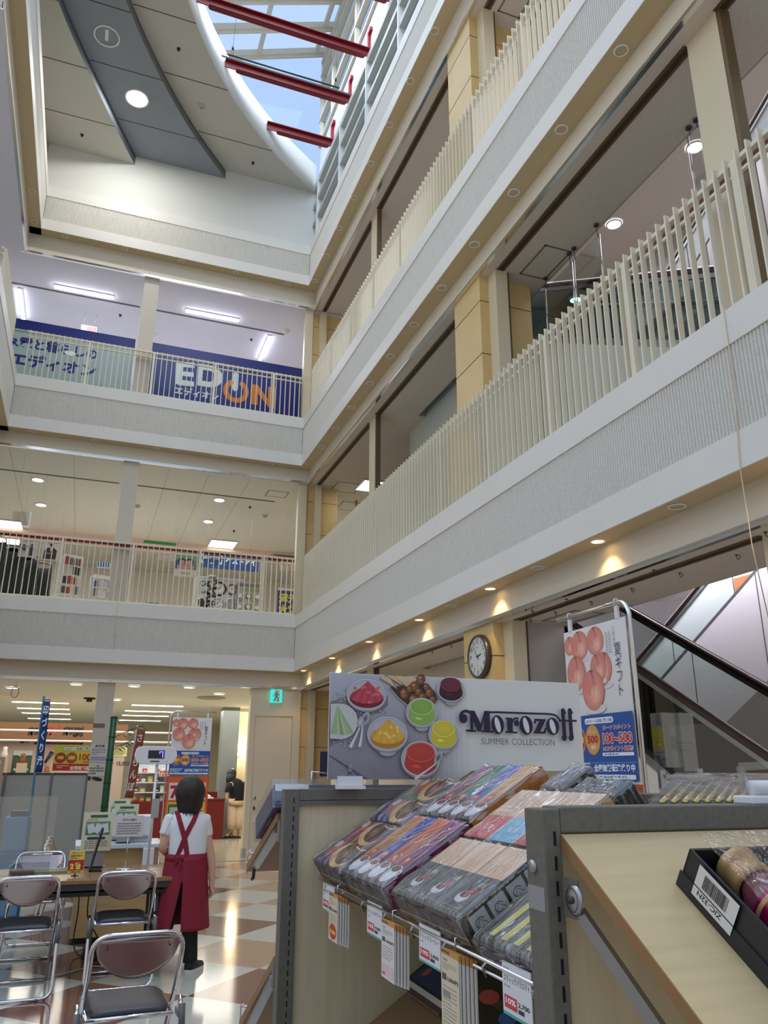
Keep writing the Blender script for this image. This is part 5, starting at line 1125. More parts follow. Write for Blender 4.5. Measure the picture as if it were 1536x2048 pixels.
t = thing('bin', 'light blue box at the foot of the blue feather flag', 'box', (-0.55, 10.2, 0), 0, world=True); MB().box(-0.69, -0.42, 10.12, 10.4, 0, 1.0).build('body', mat('light_blue_plastic', (110, 150, 180), 0.5), t, bevel=0.01); MB().box(-0.64, -0.44, 10.16, 10.36, 1.0, 1.06).build('lid', mat('slate_blue_lid', (60, 70, 96), 0.5), t)
flag('brown feather flag with white brush lettering, right of the green bamboo', (274, 1458), (249, 1595), 14.0, mat('russet_cloth', (150, 78, 56), 0.8), (236, 226, 214), 'さくらんぼ', 0.135, 0, mat('white_pole', (200, 200, 200), 0.5))
t = thing('bamboo_pole', 'upright green bamboo pole with leafy twigs beside the notice post', 'bamboo', (0.45, 13.8, 0), 0, world=True)
GRB = mat('green_bamboo', (26, 84, 56), 0.4); m = MB(); m.tube([(0.46, 13.8, 0), (0.455, 13.8, 2.32)], 0.055, 12); m.build('culm', GRB, t); m = MB()
for z in (0.5, 0.95, 1.3, 1.65, 2.0, 2.3): m.lathe([(0.056, -0.012), (0.06, 0), (0.056, 0.012)], (0.457, 13.8, z), 12)
m.build('node', mat('dark_green_node', (18, 60, 42), 0.5), t); R = random.Random(8)
for z0, dx, dz in ((1.78, 0.28, 0.16), (1.98, 0.45, 0.20)):
    a = Vector((0.47, 13.78, z0)); b = a + Vector((dx, -0.05, dz)); m = MB().tube([a, (a + b) / 2 + Vector((0, 0, 0.03)), b], 0.005, 5)
    for i in range(9):
        q = a + (b - a) * (0.3 + 0.08 * i); s_ = Vector((0.09, R.uniform(-.02, .02), 0.06 if i % 2 else -0.05)); w_ = Vector((0, 0.012, 0.012)); m.add([q, q + s_ * 0.5 + w_, q + s_, q + s_ * 0.5 - w_], [(0, 1, 2, 3)])
    m.build('leafy_twig', mat('bamboo_leaf', (64, 104, 60), 0.6), t)
# spectacle shelves and red counters at the back
t = thing('display_shelf', 'lit shelves of spectacle frames and small goods behind the brown banner', 'display shelf', (1.75, 18.6, 0), 0, world=True)
MB().box(1.15, 2.45, 18.85, 18.9, 0.7, 1.95).build('back_panel', mat('pale_blue_lit_panel', (196, 206, 220), 0.5), t)
MB().box(1.15, 2.45, 18.4, 18.88, 0, 0.86).build('base', mat('dark_red_counter', (110, 20, 24), 0.4), t)
for i, z in enumerate((1.05, 1.25, 1.45)): MB().box(1.15, 2.45, 18.5, 18.86, z - 0.02, z).build('shelf', WHITEP, t)
R = random.Random(11); cols = [(40, 40, 44), (120, 80, 60), (206, 200, 190), (190, 60, 50), (222, 200, 80), (90, 110, 130), (230, 228, 224), (200, 150, 70)]
for zi, z in enumerate((0.86, 1.05, 1.25, 1.45)):
    for i in range(9):
        x = 1.22 + i * 0.14 + R.uniform(-.01, .01); c_ = R.choice(cols); h_ = R.uniform(0.07, 0.13)
        s_ = thing('spectacle_case' if zi == 0 else 'goods_box', 'small %s item, %s from the left on the %s shelf behind the brown banner' % (['dark', 'brown', 'cream', 'red', 'yellow', 'slate', 'white', 'amber'][cols.index(c_)], ORD[i], ['lowest', 'second', 'third', 'top'][zi]), 'small goods', (x, 18.62, z), R.uniform(-.3, .3), 'small goods on the lit shelves')
        if (i + zi) % 3 == 0: MB().lathe([(0, 0), (0.045, 0), (0.05, h_ * 0.7), (0.03, h_), (0, h_)], n=12).build('body', mat('goods_c%d' % cols.index(c_), c_, 0.4), s_)
        else: MB().box(-0.05, 0.05, -0.03, 0.03, 0, h_).build('body', mat('goods_c%d' % cols.index(c_), c_, 0.4), s_, bevel=0.006)
        MB().box(-0.03, 0.03, -0.033, -0.0305, h_ * 0.25, h_ * 0.5).build('label', WHITEP, s_)
board('notice', 'white notice with red characters above the spectacle shelves', 'notice', (z2(302, 768), z2(378, 818)), 18.4, (224, 214, 210), lambda A, x, z, w_, h: [A.textbox('無料券配布', x + w_ * 0.05, z + h * 0.55, w_ * 0.9, h * 0.38, (190, 50, 50), 0.03), A.textbox('新品求む', x + w_ * 0.05, z + h * 0.1, w_ * 0.9, h * 0.4, (190, 50, 50), 0.03)])
t = thing('shop_counter', 'dark red counter the woman in black leans on', 'counter', (2.9, 19.6, 0), 0, world=True)
MB().box(2.48, 3.28, 19.5, 20.1, 0, 0.84).build('body', mat('dark_red_counter', (110, 20, 24), 0.4), t); MB().box(2.46, 3.30, 19.48, 20.12, 0.84, 0.87).build('worktop', mat('dark_red_counter_top', (90, 24, 26), 0.3), t)
t = thing('goods_tray', 'white tray of wrapped goods on the dark red counter', 'tray', (2.9, 19.7, 0.87), 0)
MB().box(-0.14, 0.14, -0.1, 0.1, 0, 0.03).build('tray', WHITEP, t, bevel=0.005); MB().ell((0, 0, 0.05), 0.09, 0.07, 0.04, 10, 7).build('parcel', mat('pale_parcel', (214, 206, 190), 0.6), t)
# back corner: shelving column, grey door column, white wall with a sconce
struct('wall_sconce_panel', MB().box(3.66, 4.9, 20.6, 20.7, 0, 3.0), mat('warm_white_slatted_wall', (224, 210, 180), 0.6))
struct('trim_19', MB().box(3.25, 3.66, 20.3, 20.7, 0.0, 3.0), mat('blue_grey_metal_column', (140, 150, 150), 0.35, metal=0.3))
struct('wall_red_dado', MB().box(2.9, 3.3, 20.45, 20.5, 0, 1.0), mat('dark_red_counter', (110, 20, 24), 0.4))
p_ = atY(*z2(912, 600), 20.55); t = thing('wall_lamp', 'glowing shell-shaped wall lamp behind the woman in black', 'wall lamp', (p_.x, 20.6, p_.z), 0, world=True)
MB().ell((p_.x, 20.56, p_.z), 0.10, 0.06, 0.20, 16, 12).build('shade', mat('warm_glow_shade', (255, 214, 150), emit=5.0), t); MB().box(p_.x - 0.04, p_.x + 0.04, 20.56, 20.6, p_.z - 0.18, p_.z + 0.02).build('bracket', mat('brass_bracket', (150, 110, 60), 0.3, metal=0.8), t)
d = bpy.data.lights.new('wall_lamp_light', 'POINT'); d.energy = 25; d.color = (1, 0.75, 0.45); d.shadow_soft_size = 0.1; o = bpy.data.objects.new('wall_lamp_light', d); COL.objects.link(o); o.location = (p_.x, 20.35, p_.z)
t = thing('display_shelf', 'narrow brown shelf unit with framed goods right of the left peach banner', 'display shelf', (2.55, 21.2, 0), 0, world=True)
MB().box(2.25, 2.85, 21.2, 21.5, 0, 2.4).build('carcass', mat('dark_brown_wood', (84, 54, 36), 0.5), t)
for i in range(5): MB().box(2.3, 2.8, 21.1, 21.2, 0.9 + i * 0.28, 0.92 + i * 0.28).build('shelf', WHITEP, t); MB().box(2.36, 2.74, 21.14, 21.19, 0.92 + i * 0.28, 1.1 + i * 0.28).build('framed_goods', mat('amber_goods', (190, 140, 80), 0.5), t)
# emergency exit sign over the door
a, b = atY(*z2(1159, 248), 15.2), atY(*z2(1246, 152), 15.2); EXG = mat('lit_exit_green', (40, 205, 190), emit=1.1)
t = thing('exit_sign', 'green emergency exit sign with a running figure over the cream door', 'exit sign', ((a.x + b.x) / 2, 15.2, a.z), 0, world=True)
MB().box(a.x, b.x, 15.2, 15.28, a.z, b.z).build('box', EXG, t)
A = PxY(15.198); W_, H_ = b.x - a.x, b.z - a.z; cx, cz = a.x + W_ * 0.5, a.z
A.rect(a.x + W_ * 0.26, a.z + H_ * 0.04, a.x + W_ * 0.8, a.z + H_ * 0.96, (236, 250, 246)); G_ = (30, 150, 140)
A.ell(cx + W_ * 0.02, cz + H_ * 0.82, W_ * 0.075, H_ * 0.075, G_); A.poly([(cx - W_ * 0.08, cz + H_ * 0.72), (cx + W_ * 0.08, cz + H_ * 0.7), (cx + W_ * 0.04, cz + H_ * 0.42), (cx - W_ * 0.1, cz + H_ * 0.44)], G_)
A.stroke([(cx - W_ * 0.08, cz + H_ * 0.7), (cx - W_ * 0.24, cz + H_ * 0.6), (cx - W_ * 0.3, cz + H_ * 0.46)], W_ * 0.06, G_); A.stroke([(cx + W_ * 0.06, cz + H_ * 0.68), (cx + W_ * 0.2, cz + H_ * 0.56), (cx + W_ * 0.28, cz + H_ * 0.62)], W_ * 0.06, G_)
A.stroke([(cx - W_ * 0.06, cz + H_ * 0.46), (cx - W_ * 0.1, cz + H_ * 0.26), (cx - W_ * 0.3, cz + H_ * 0.14)], W_ * 0.085, G_); A.stroke([(cx + W_ * 0.0, cz + H_ * 0.46), (cx + W_ * 0.16, cz + H_ * 0.32), (cx + W_ * 0.14, cz + H_ * 0.08)], W_ * 0.085, G_); A.build('running_figure', t)
MB().box((a.x + b.x) / 2 - 0.03, (a.x + b.x) / 2 + 0.03, 15.21, 15.27, b.z, 3.0).build('bracket', GREYP, t)

# ---------------------------------------------------------------- peach banners on chrome stands
def peach(A, cx, cz, r, rot=0.0, ry=1.1):
    A.ell(cx + r * 0.06, cz - r * ry * 0.86, r * 0.9, r * 0.25, (206, 204, 200), (224, 222, 218))
    r *= 0.93; A.ell(cx, cz, r, r * ry, (240, 186, 164), (212, 128, 114), rot, 32, (0.15, -0.25))
    A.ell(cx - r * 0.22, cz + r * 0.3, r * 0.6, r * 0.62, (226, 140, 128), (218, 138, 124), rot, 24)
    A.ell(cx + r * 0.2, cz - r * 0.25, r * 0.45, r * 0.5, (246, 200, 176), (234, 162, 142), rot, 24)
    c, s_ = cos(rad(rot)), sin(rad(rot)); pts = [(0.05, 0.95 * ry), (0.13, 0.6 * ry), (0.12, 0.1 * ry), (0.0, -0.45 * ry)]
    A.stroke([(cx + r * (a * c - b * s_), cz + r * (a * s_ + b * c)) for a, b in pts], [r * 0.12, r * 0.06, r * 0.03, r * 0.01], (172, 78, 76)); A.ell(cx + r * (0.05 * c - 0.93 * ry * s_), cz + r * (0.05 * s_ + 0.93 * ry * c), r * 0.16, r * 0.06, (150, 96, 60))
def peach_print(A, w_, h):
    """B2 sheet: origin at its lower left"""
    hb = h * 0.415; A.rect(0, hb, w_, h, (226, 222, 220), (236, 234, 232))
    for cx, cy, r in ((0.03, 0.90, 0.10), (0.26, 0.885, 0.155), (0.52, 0.92, 0.145)): peach(A, max(w_ * cx, w_ * r * 0.9), h * cy - (0.02 if cy > 0.9 else 0), w_ * r, 10, 1.0)
    for cx, cy, r, q in ((0.60, 0.70, 0.155, -20), (0.54, 0.71, 0.13, 15), (0.18, 0.70, 0.165, 0), (0.44, 0.575, 0.185, 6)): peach(A, w_ * cx, h * cy, w_ * r, q)
    for i, ch in enumerate('夏ギフト'): A.text(ch, w_ * 0.86, h * 0.775 - i * h * 0.086, h * 0.090, (44, 48, 96), -0.004, align='c', sx=0.80)
    for i, ch in enumerate('千疋屋の贈り物'): A.text(ch, w_ * 0.82, h * 0.945 - i * h * 0.02, h * 0.019, (100, 100, 110), align='c')
    for k in (0.70, 0.75): 
        for i in range(9): A.rect(w_ * k, h * (0.92 - 0.016 * i), w_ * (k + 0.016), h * (0.929 - 0.016 * i), (150, 150, 156))
    A.rect(0, 0, w_, hb, (36, 84, 160)); A.rect(0, hb * 0.27, w_, hb * 0.275, (160, 190, 220))
    A.rrect(w_ * 0.28, hb * 0.86, w_ * 0.72, hb * 0.95, hb * 0.04, (238, 242, 246)); A.text('HOPカード会員様ご購入特典', w_ * 0.5, hb * 0.88, hb * 0.06, (40, 60, 110), 0.01, w=w_ * 0.4, align='c')
    for cx, c1, tx in ((0.16, (186, 60, 50), '100'), (0.39, (216, 160, 90), '500')):
        A.ell(w_ * cx, hb * 0.62, w_ * 0.115, w_ * 0.135, (236, 200, 120), (206, 150, 70)); A.ell(w_ * cx, hb * 0.62, w_ * 0.1, w_ * 0.12, c1); A.text(tx, w_ * cx, hb * 0.575, hb * 0.15, (244, 220, 90) if tx == '100' else (190, 50, 60), 0.05, align='c', w=w_ * 0.17); A.text('進呈', w_ * cx, hb * 0.485, hb * 0.065, (250, 240, 220), 0.02, align='c'); A.text('ボーナス', w_ * cx, hb * 0.72, hb * 0.045, (250, 230, 190), 0.02, align='c')
    def halo(tx, x, z, hh, col, ww, bold): A.text(tx, x, z, hh, (244, 240, 236), bold + 0.045, w=ww * 1.03, align='c'); A.text(tx, x, z, hh, col, bold, w=ww, align='c')
    halo('ボーナスポイント', w_ * 0.76, hb * 0.76, hb * 0.07, (196, 52, 60), w_ * 0.40, 0.02); halo('100~500', w_ * 0.76, hb * 0.56, hb * 0.2, (200, 40, 56), w_ * 0.42, 0.03); halo('HOPポイント進呈!!', w_ * 0.76, hb * 0.45, hb * 0.075, (200, 50, 60), w_ * 0.42, 0.02)
    A.rrect(w_ * 0.53, hb * 0.37, w_ * 0.98, hb * 0.42, hb * 0.015, (236, 240, 246)); A.lines(w_ * 0.56, hb * 0.385, w_ * 0.4, 1, 0.01, hb * 0.02, (70, 90, 140), 3); A.lines(w_ * 0.03, hb * 0.245, w_ * 0.3, 2, hb * 0.06, hb * 0.035, (206, 220, 240), 8)
    A.text('全国無料配達承り中', w_ * 0.68, hb * 0.155, hb * 0.11, (232, 240, 250), 0.04, w=w_ * 0.6, align='c'); A.lines(w_ * 0.03, hb * 0.19, w_ * 0.3, 2, hb * 0.06, hb * 0.035, (206, 220, 240), 18)
    A.rrect(w_ * 0.02, hb * 0.035, w_ * 0.98, hb * 0.10, hb * 0.02, (230, 236, 244)); A.text('お気軽にご注文承ります', w_ * 0.05, hb * 0.05, hb * 0.04, (50, 70, 120), 0.01, w=w_ * 0.36); A.lines(w_ * 0.46, hb * 0.06, w_ * 0.5, 1, 0.01, hb * 0.02, (90, 110, 160), 6)
def orange_print(A, w_, h):
    A.rect(0, 0, w_, h, (214, 120, 44), (222, 96, 50)); A.rect(w_ * 0.05, h * 0.62, w_ * 0.95, h * 0.9, (230, 222, 214))
    A.text('7', w_ * 0.08, h * 0.66, h * 0.27, (176, 34, 40), 0.05); A.text('は', w_ * 0.78, h * 0.66, h * 0.15, (176, 34, 40), 0.06); A.rect(w_ * 0.04, h * 0.2, w_ * 0.96, h * 0.58, (232, 190, 60)); A.rect(w_ * 0.06, h * 0.36, w_ * 0.34, h * 0.55, (70, 110, 70)); A.rect(w_ * 0.1, h * 0.4, w_ * 0.3, h * 0.5, (190, 200, 170))
    A.text('HOPで', w_ * 0.5, h * 0.43, h * 0.13, (60, 50, 40), 0.05, w=w_ * 0.42); A.text('お客様は', w_ * 0.5, h * 0.31, h * 0.09, (60, 50, 40), 0.03, w=w_ * 0.42); A.rect(w_ * 0.04, h * 0.06, w_ * 0.96, h * 0.2, (36, 52, 110)); A.text('ご来店時に', w_ * 0.5, h * 0.09, h * 0.09, (240, 240, 244), 0.04, w=w_ * 0.42)
def banner_stand(lab, base, right, H=2.24, w_=0.515, flip=False, orange=True, out=None):
    """L-shaped chrome stand; right = unit vector along the sheet as read"""
    right = Vector(right); b = Vector(base); nrm = right.cross(Z3); t = thing('banner_stand', lab, 'banner stand', base, 0, 'peach banners on chrome stands', world=True)
    pole = b + right * (w_ + 0.03) if not flip else b - right * 0.03; s_ = -1 if not flip else 1; top = [pole + Z3 * 0.02, pole + Z3 * (H - 0.08)]
    for k in range(1, 7): q = k * pi / 12; top.append(pole + Z3 * (H - 0.08 + 0.08 * sin(q)) + right * (s_ * 0.08 * (1 - cos(q))))
    top.append(pole + Z3 * H + right * (s_ * (w_ + 0.08))); MB().tube(top, 0.011, 10).build('pole', CHROME, t)
    MB().obox(pole + Z3 * 0.012 + right * (s_ * w_ / 2), right * (w_ * 0.55), nrm * 0.18, Z3 * 0.012).build('base_plate', CHROME, t)
    for k in (0.06, w_ - 0.06):
        q = b + right * k + Z3 * (H - 0.045); m = MB().obox(q, right * 0.012, nrm * 0.006, Z3 * 0.03); m.tube([q + Z3 * 0.02 + nrm * 0.014 * cos(a) + Z3 * 0.03 + Z3 * 0.014 * sin(a) for a in [i * pi / 5 for i in range(10)]], 0.003, 6, closed=True); m.build('clip', WHITEP, t)
    h = 0.728; o1 = b + Z3 * (H - 0.075 - h); MB().obox(o1 + right * w_ / 2 + Z3 * h / 2, right * w_ / 2, nrm * 0.0015, Z3 * h / 2).build('poster_board', WHITEP, t)
    A = Art(o1 + nrm * 0.002, right, Z3, nrm); peach_print(A, w_, h); A.build('peach_print', t)
    o2 = o1 - Z3 * 0.76; MB().obox(o2 + right * w_ / 2 + Z3 * 0.375, right * (w_ / 2 + 0.01), nrm * 0.0015, Z3 * 0.375).build('lower_board', mat('orange_board', (206, 74, 40), 0.4), t)
    A = Art(o2 + nrm * 0.002, right, Z3, nrm)
    if orange: orange_print(A, w_, 0.74)
    else:
        for i in range(12): A.rect(0, 0.74 - i * 0.02, w_, 0.745 - i * 0.02, (226, 104, 60))
    A.build('lower_print', t); return t
a = atY(346, 1437, 11.0); banner_stand('peach gift banner on a stand behind the person in the red apron', (a.x, 11.0, 0), X3, flip=True)
a = atX(1132, 1262, 2.3); banner_stand('large peach gift banner on a chrome stand before the escalator', (2.3, a.y + 0.02, 0), -Y3, orange=False, H=2.26)

# ---------------------------------------------------------------- reception: counter, table, chairs
OAK = mat('pale_wood_laminate', (196, 164, 116), 0.4, noise=0.08, nscale=5, stretch=(1, 1, 8)); WALN = mat('brown_wood_laminate', (150, 112, 66), 0.25, noise=0.10, nscale=4, stretch=(6, 1, 1))
t = thing('reception_counter', 'pale wooden counter with a white top behind the folding table', 'counter', (0.5, 8.7, 0), 0, world=True)
MB().box(0.10, 0.82, 8.42, 8.95, 0.05, 0.80).build('body', OAK, t); MB().box(0.06, 0.86, 8.34, 9.05, 0.80, 0.83).build('worktop', mat('white_blue_top', (206, 212, 222), 0.3), t); MB().box(0.12, 0.80, 8.46, 8.9, 0, 0.05).build('plinth', BLACK, t)
t = thing('printer', 'white boxy machine on the reception counter', 'printer', (0.6, 8.75, 0.83), 0)
MB().box(-0.16, 0.16, -0.15, 0.15, 0, 0.24).build('body', WHITEP, t, bevel=0.012); MB().box(-0.12, 0.12, -0.17, -0.1, 0.03, 0.06).build('tray', GREYP, t)
# clamp-on display panel on a white pole
c0 = atY(*z2(275, 655), 8.3); t = thing('number_display', 'white pill-shaped display on a pole, showing a violet 7', 'display', (c0.x, 8.3, 0.66), 0, world=True); w_, h = 0.2, 0.085
p = [(c0.x + (w_ - h) * (1 if abs(q) < 90 else -1) + h * cos(rad(q)), c0.z + h * sin(rad(q))) for q in list(range(-85, 90, 15)) + list(range(95, 266, 15))]
MB().prism([(x, 8.26, z) for x, z in p], (0, 0.05, 0)).build('housing', WHITEP, t, bevel=0.006)
A = PxY(8.257); A.rect(c0.x - 0.075, c0.z - 0.03, c0.x + 0.078, c0.z + 0.045, (44, 44, 46)); A.rect(c0.x - 0.05, c0.z - 0.062, c0.x + 0.035, c0.z - 0.052, (40, 40, 40)); A.rect(c0.x + 0.1, c0.z - 0.06, c0.x + 0.11, c0.z - 0.055, (120, 120, 120)); A.build('screen', t)
VIO = mat('violet_digit_glow', (110, 90, 255), emit=3.0); m = MB(); m.box(c0.x + 0.03, c0.x + 0.065, 8.253, 8.256, c0.z + 0.028, c0.z + 0.036).box(c0.x + 0.057, c0.x + 0.066, 8.253, 8.256, c0.z - 0.022, c0.z + 0.036).box(c0.x + 0.028, c0.x + 0.037, 8.253, 8.256, c0.z + 0.012, c0.z + 0.036); m.build('digit', VIO, t)
q = atY(*z2(215, 1390), 8.3); MB().tube([(c0.x + 0.02, 8.30, c0.z - h), (c0.x + 0.015, 8.30, 0.66)], 0.014, 10).build('pole', WHITEP, t); MB().box(c0.x - 0.035, c0.x + 0.065, 8.29, 8.335, 0.64, 0.80).build('clamp', WHITEP, t, bevel=0.005); MB().tube([(c0.x + 0.015, 8.31, 0.64), (c0.x + 0.015, 8.31, 0.585)], 0.006, 8).lathe([(0, 0), (0.03, 0), (0.03, -0.02), (0, -0.022)], (c0.x + 0.015, 8.31, 0.59), 12).build('clamp_screw', BLACK, t)
a = atY(*z2(300, 990), 8.25); MB().box(a.x - 0.06, a.x + 0.01, 8.28, 8.30, a.z - 0.17, a.z).build('side_card', mat('clear_grey_card', (170, 172, 168), 0.3), t)
# long folding tables
def folding_table(lab, x0, x1, y0, y1, z):
    t = thing('folding_table', lab, 'table', ((x0 + x1) / 2, (y0 + y1) / 2, 0), 0, 'brown folding tables', world=True)
    MB().box(x0, x1, y0, y1, z - 0.03, z).build('table_top', WALN, t, bevel=0.004); MB().box(x0 + 0.04, x1 - 0.04, y0 + 0.03, y1 - 0.03, z - 0.12, z - 0.09).build('under_shelf', BLACK, t)
    m = MB()
    for y in (y0 + 0.02, y1 - 0.02): m.box(x0 + 0.02, x1 - 0.02, y - 0.01, y + 0.01, z - 0.075, z - 0.03)
    m.build('apron', DARKST, t)
    for x in (x0 + 0.12, x1 - 0.12):
        for y in (y0 + 0.06, y1 - 0.06): MB().tube([(x, y, z - 0.05), (x, y, 0.0)], 0.013, 8).build('leg', DARKST, t)
        MB().tube([(x, y0 + 0.06, 0.1), (x, y1 - 0.06, 0.1)], 0.01, 8).build('crossbar', DARKST, t)
folding_table('front brown folding table behind the two chairs', -0.98, 0.82, 6.95, 7.40, 0.70); folding_table('rear brown folding table set against the front one', -0.98, 0.82, 7.42, 7.87, 0.70)
# signs standing on the table and counter
def green_board(A, x, z, w_, h):
    A.rrect(x + w_ * 0.22, z + h * 0.86, x + w_ * 0.8, z + h * 0.93, h * 0.03, (40, 110, 76)); A.lines(x + w_ * 0.16, z + h * 0.8, w_ * 0.68, 1, 0.01, h * 0.03, (206, 140, 60), 21); A.rect(x + w_ * 0.1, z + h * 0.42, x + w_ * 0.9, z + h * 0.76, (84, 130, 80), (120, 160, 120))
    for k, q in ((0.28, 15), (0.5, -30), (0.74, 10)): c, s_ = cos(rad(q)), sin(rad(q)); A.poly([(x + w_ * k + w_ * (a * c - b * s_), z + h * 0.58 + w_ * (a * s_ + b * c)) for a, b in ((-.11, -.15), (.11, -.15), (.11, .15), (-.11, .15))], (222, 224, 230))
    A.rrect(x + w_ * 0.18, z + h * 0.3, x + w_ * 0.78, z + h * 0.36, h * 0.03, (50, 54, 110)); A.lines(x + w_ * 0.12, z + h * 0.24, w_ * 0.76, 4, h * 0.055, h * 0.022, (120, 116, 90), 22)
CREAMP = (222, 218, 190)
def desk_sign(name, lab, cat, a, b, Y, base, draw, zfoot, chrome=False, group=None):
    t, x0, x1, zb, zt = board(name, lab, cat, (a, b), Y, base, draw, group=group)
    if chrome:
        MB().tube([((x0 + x1) / 2, Y + 0.006, zb + 0.02), ((x0 + x1) / 2, Y + 0.006, zfoot)], 0.004, 8).build('stem', CHROME, t); MB().lathe([(0, 0.008), (0.07, 0.006), (0.075, 0)], ((x0 + x1) / 2, Y + 0.006, zfoot), 24).build('foot', CHROME, t)
    else: MB().box(x0 + 0.03, x1 - 0.03, Y + 0.012, Y + 0.1, zfoot, zfoot + 0.01).box(x0 + 0.05, x1 - 0.05, Y + 0.012, Y + 0.02, zfoot, zb + 0.01).build('easel_foot', GREYP, t)
    return t
desk_sign('information_board', 'cream information board with a green photo, nearest of the group', 'notice', zs(722, 1640), zs(1035, 1283), 7.75, CREAMP, green_board, 0.70, group='cream information boards')
desk_sign('information_board', 'cream information board just behind the nearest one', 'notice', zs(1010, 1500), zs(1258, 1212), 8.5, CREAMP, green_board, 0.83, group='cream information boards')
desk_sign('information_board', 'rearmost cream information board of which only the top shows', 'notice', zs(965, 1440), zs(1180, 1165), 8.8, CREAMP, green_board, 0.83, group='cream information boards')
def request(A, x, z, w_, h): A.textbox('お客様へのお願い', x + w_ * 0.24, z + h * 0.76, w_ * 0.5, h * 0.11, (60, 70, 110), 0.03); A.lines(x + w_ * 0.08, z + h * 0.6, w_ * 0.84, 5, h * 0.115, h * 0.05, (110, 110, 120), 31, seg=14)
desk_sign('notice_sign', 'white request notice on a thin chrome stand on the table', 'notice', zs(1030, 1510), zs(1305, 1313), 7.6, (222, 214, 214), request, 0.70, chrome=True)
def doubled(A, x, z, w_, h):
    A.rect(x, z + h * 0.12, x + w_, z + h * 0.58, (190, 44, 40)); A.textbox('何回つかっても', x + w_ * 0.15, z + h * 0.87, w_ * 0.7, h * 0.06, (80, 60, 40), 0.02); A.textbox('HOPマネー', x + w_ * 0.1, z + h * 0.72, w_ * 0.8, h * 0.12, (60, 50, 90), 0.03); A.lines(x + w_ * 0.1, z + h * 0.64, w_ * 0.8, 1, 0.01, h * 0.04, (120, 90, 40), 7)
    A.textbox('2倍', x + w_ * 0.12, z + h * 0.2, w_ * 0.7, h * 0.3, (250, 236, 120), 0.06); A.rect(x, z, x + w_, z + h * 0.12, (236, 200, 60)); A.textbox('7月31日', x + w_ * 0.15, z + h * 0.02, w_ * 0.7, h * 0.09, (70, 40, 30), 0.04)
desk_sign('table_sign', 'yellow and red table sign announcing a doubled bonus', 'sign', z34(517, 410), z34(655, 232), 7.2, (238, 206, 96), doubled, 0.70)
a = atZ(*z34(680, 380), 0.705); t = thing('card_holder', 'black upright card holder behind the yellow table sign', 'card holder', (a.x, 7.45, 0.70), 0.0); MB().prism([(0, 0, 0), (0.012, 0, 0), (0.085, 0, 0.33), (0.07, 0, 0.33)], (0, 0.2, 0)).build('panel', BLACK, t); MB().box(0, 0.1, 0, 0.2, 0, 0.012).build('foot', BLACK, t)
a = atZ(*z34(165, 405), 0.715); t = thing('calculator', 'brown flat case lying at the left of the table', 'case', (a.x, a.y, 0.70), 0.1); MB().box(-0.09, 0.09, -0.06, 0.06, 0, 0.035).build('body', mat('brown_leather', (96, 54, 46), 0.5), t, bevel=0.01); MB().box(-0.092, 0.092, -0.062, -0.055, 0.014, 0.02).build('seam', BLACK, t)
a = atZ(*z34(400, 395), 0.705); t = thing('paper_tray', 'pale shallow tray on the table left of the yellow sign', 'tray', (a.x, a.y, 0.70), 0.05); MB().box(-0.15, 0.15, -0.09, 0.09, 0, 0.008).build('bottom', mat('pale_green_tray', (196, 198, 170), 0.5), t); MB().tube([(-.15, -.09, .015), (.15, -.09, .015), (.15, .09, .015), (-.15, .09, .015)], 0.009, 6, closed=True).build('rim', mat('pale_green_tray', (196, 198, 170), 0.5), t)
t = thing('acrylic_screen', 'clear acrylic screen standing at the left of the table', 'screen', (-0.4, 7.1, 0.70), 0, world=True)
MB().box(-0.72, -0.12, 7.08, 7.085, 0.72, 1.30).build('sheet', ACRYL, t)
for x in (-0.66, -0.18): MB().box(x - 0.02, x + 0.02, 7.0, 7.17, 0.70, 0.73).build('foot', GREYP, t)
# cords below the table
BLK = mat('black_cable', (22, 22, 24), 0.5); WHC = mat('white_cable', (190, 188, 182), 0.5)
for pts, m_, lab in (([(0.12, 7.9, 0.6), (0.14, 8.0, 0.35), (0.13, 8.05, 0.1), (0.18, 7.9, 0.012), (0.3, 7.8, 0.012)], BLK, 'black cable hanging from the table to the floor'), ([(0.22, 7.9, 0.6), (0.22, 8.0, 0.3), (0.32, 8.05, 0.12), (0.38, 7.95, 0.012), (0.3, 7.7, 0.012)], BLK, 'second black cable hanging under the table'), ([(-0.3, 7.25, 0.008), (-0.1, 7.15, 0.008), (0.1, 7.3, 0.008), (0.3, 7.45, 0.008), (0.45, 7.3, 0.008)], WHC, 'white cable lying on the floor between the chairs')):
    t = thing('cable', lab, 'cable', pts[-1], 0, world=True); MB().tube(smooth(pts, 5), 0.006, 6).build('strand', m_, t); MB().ell(pts[-1], 0.03, 0.02, 0.014, 8, 6).build('plug', m_, t)
t = thing('power_strip', 'black bundle of adapters on the floor under the table', 'power strip', (0.33, 7.85, 0), 0.2); MB().box(-0.13, 0.13, -0.03, 0.03, 0, 0.035).build('body', BLACK, t, bevel=0.006)
for i, x in enumerate((-0.09, 0.0, 0.08)): MB().box(x - 0.03, x + 0.03, -0.035, 0.035, 0.0352, 0.085 + 0.01 * i).build('adapter', BLACK, t, bevel=0.005)

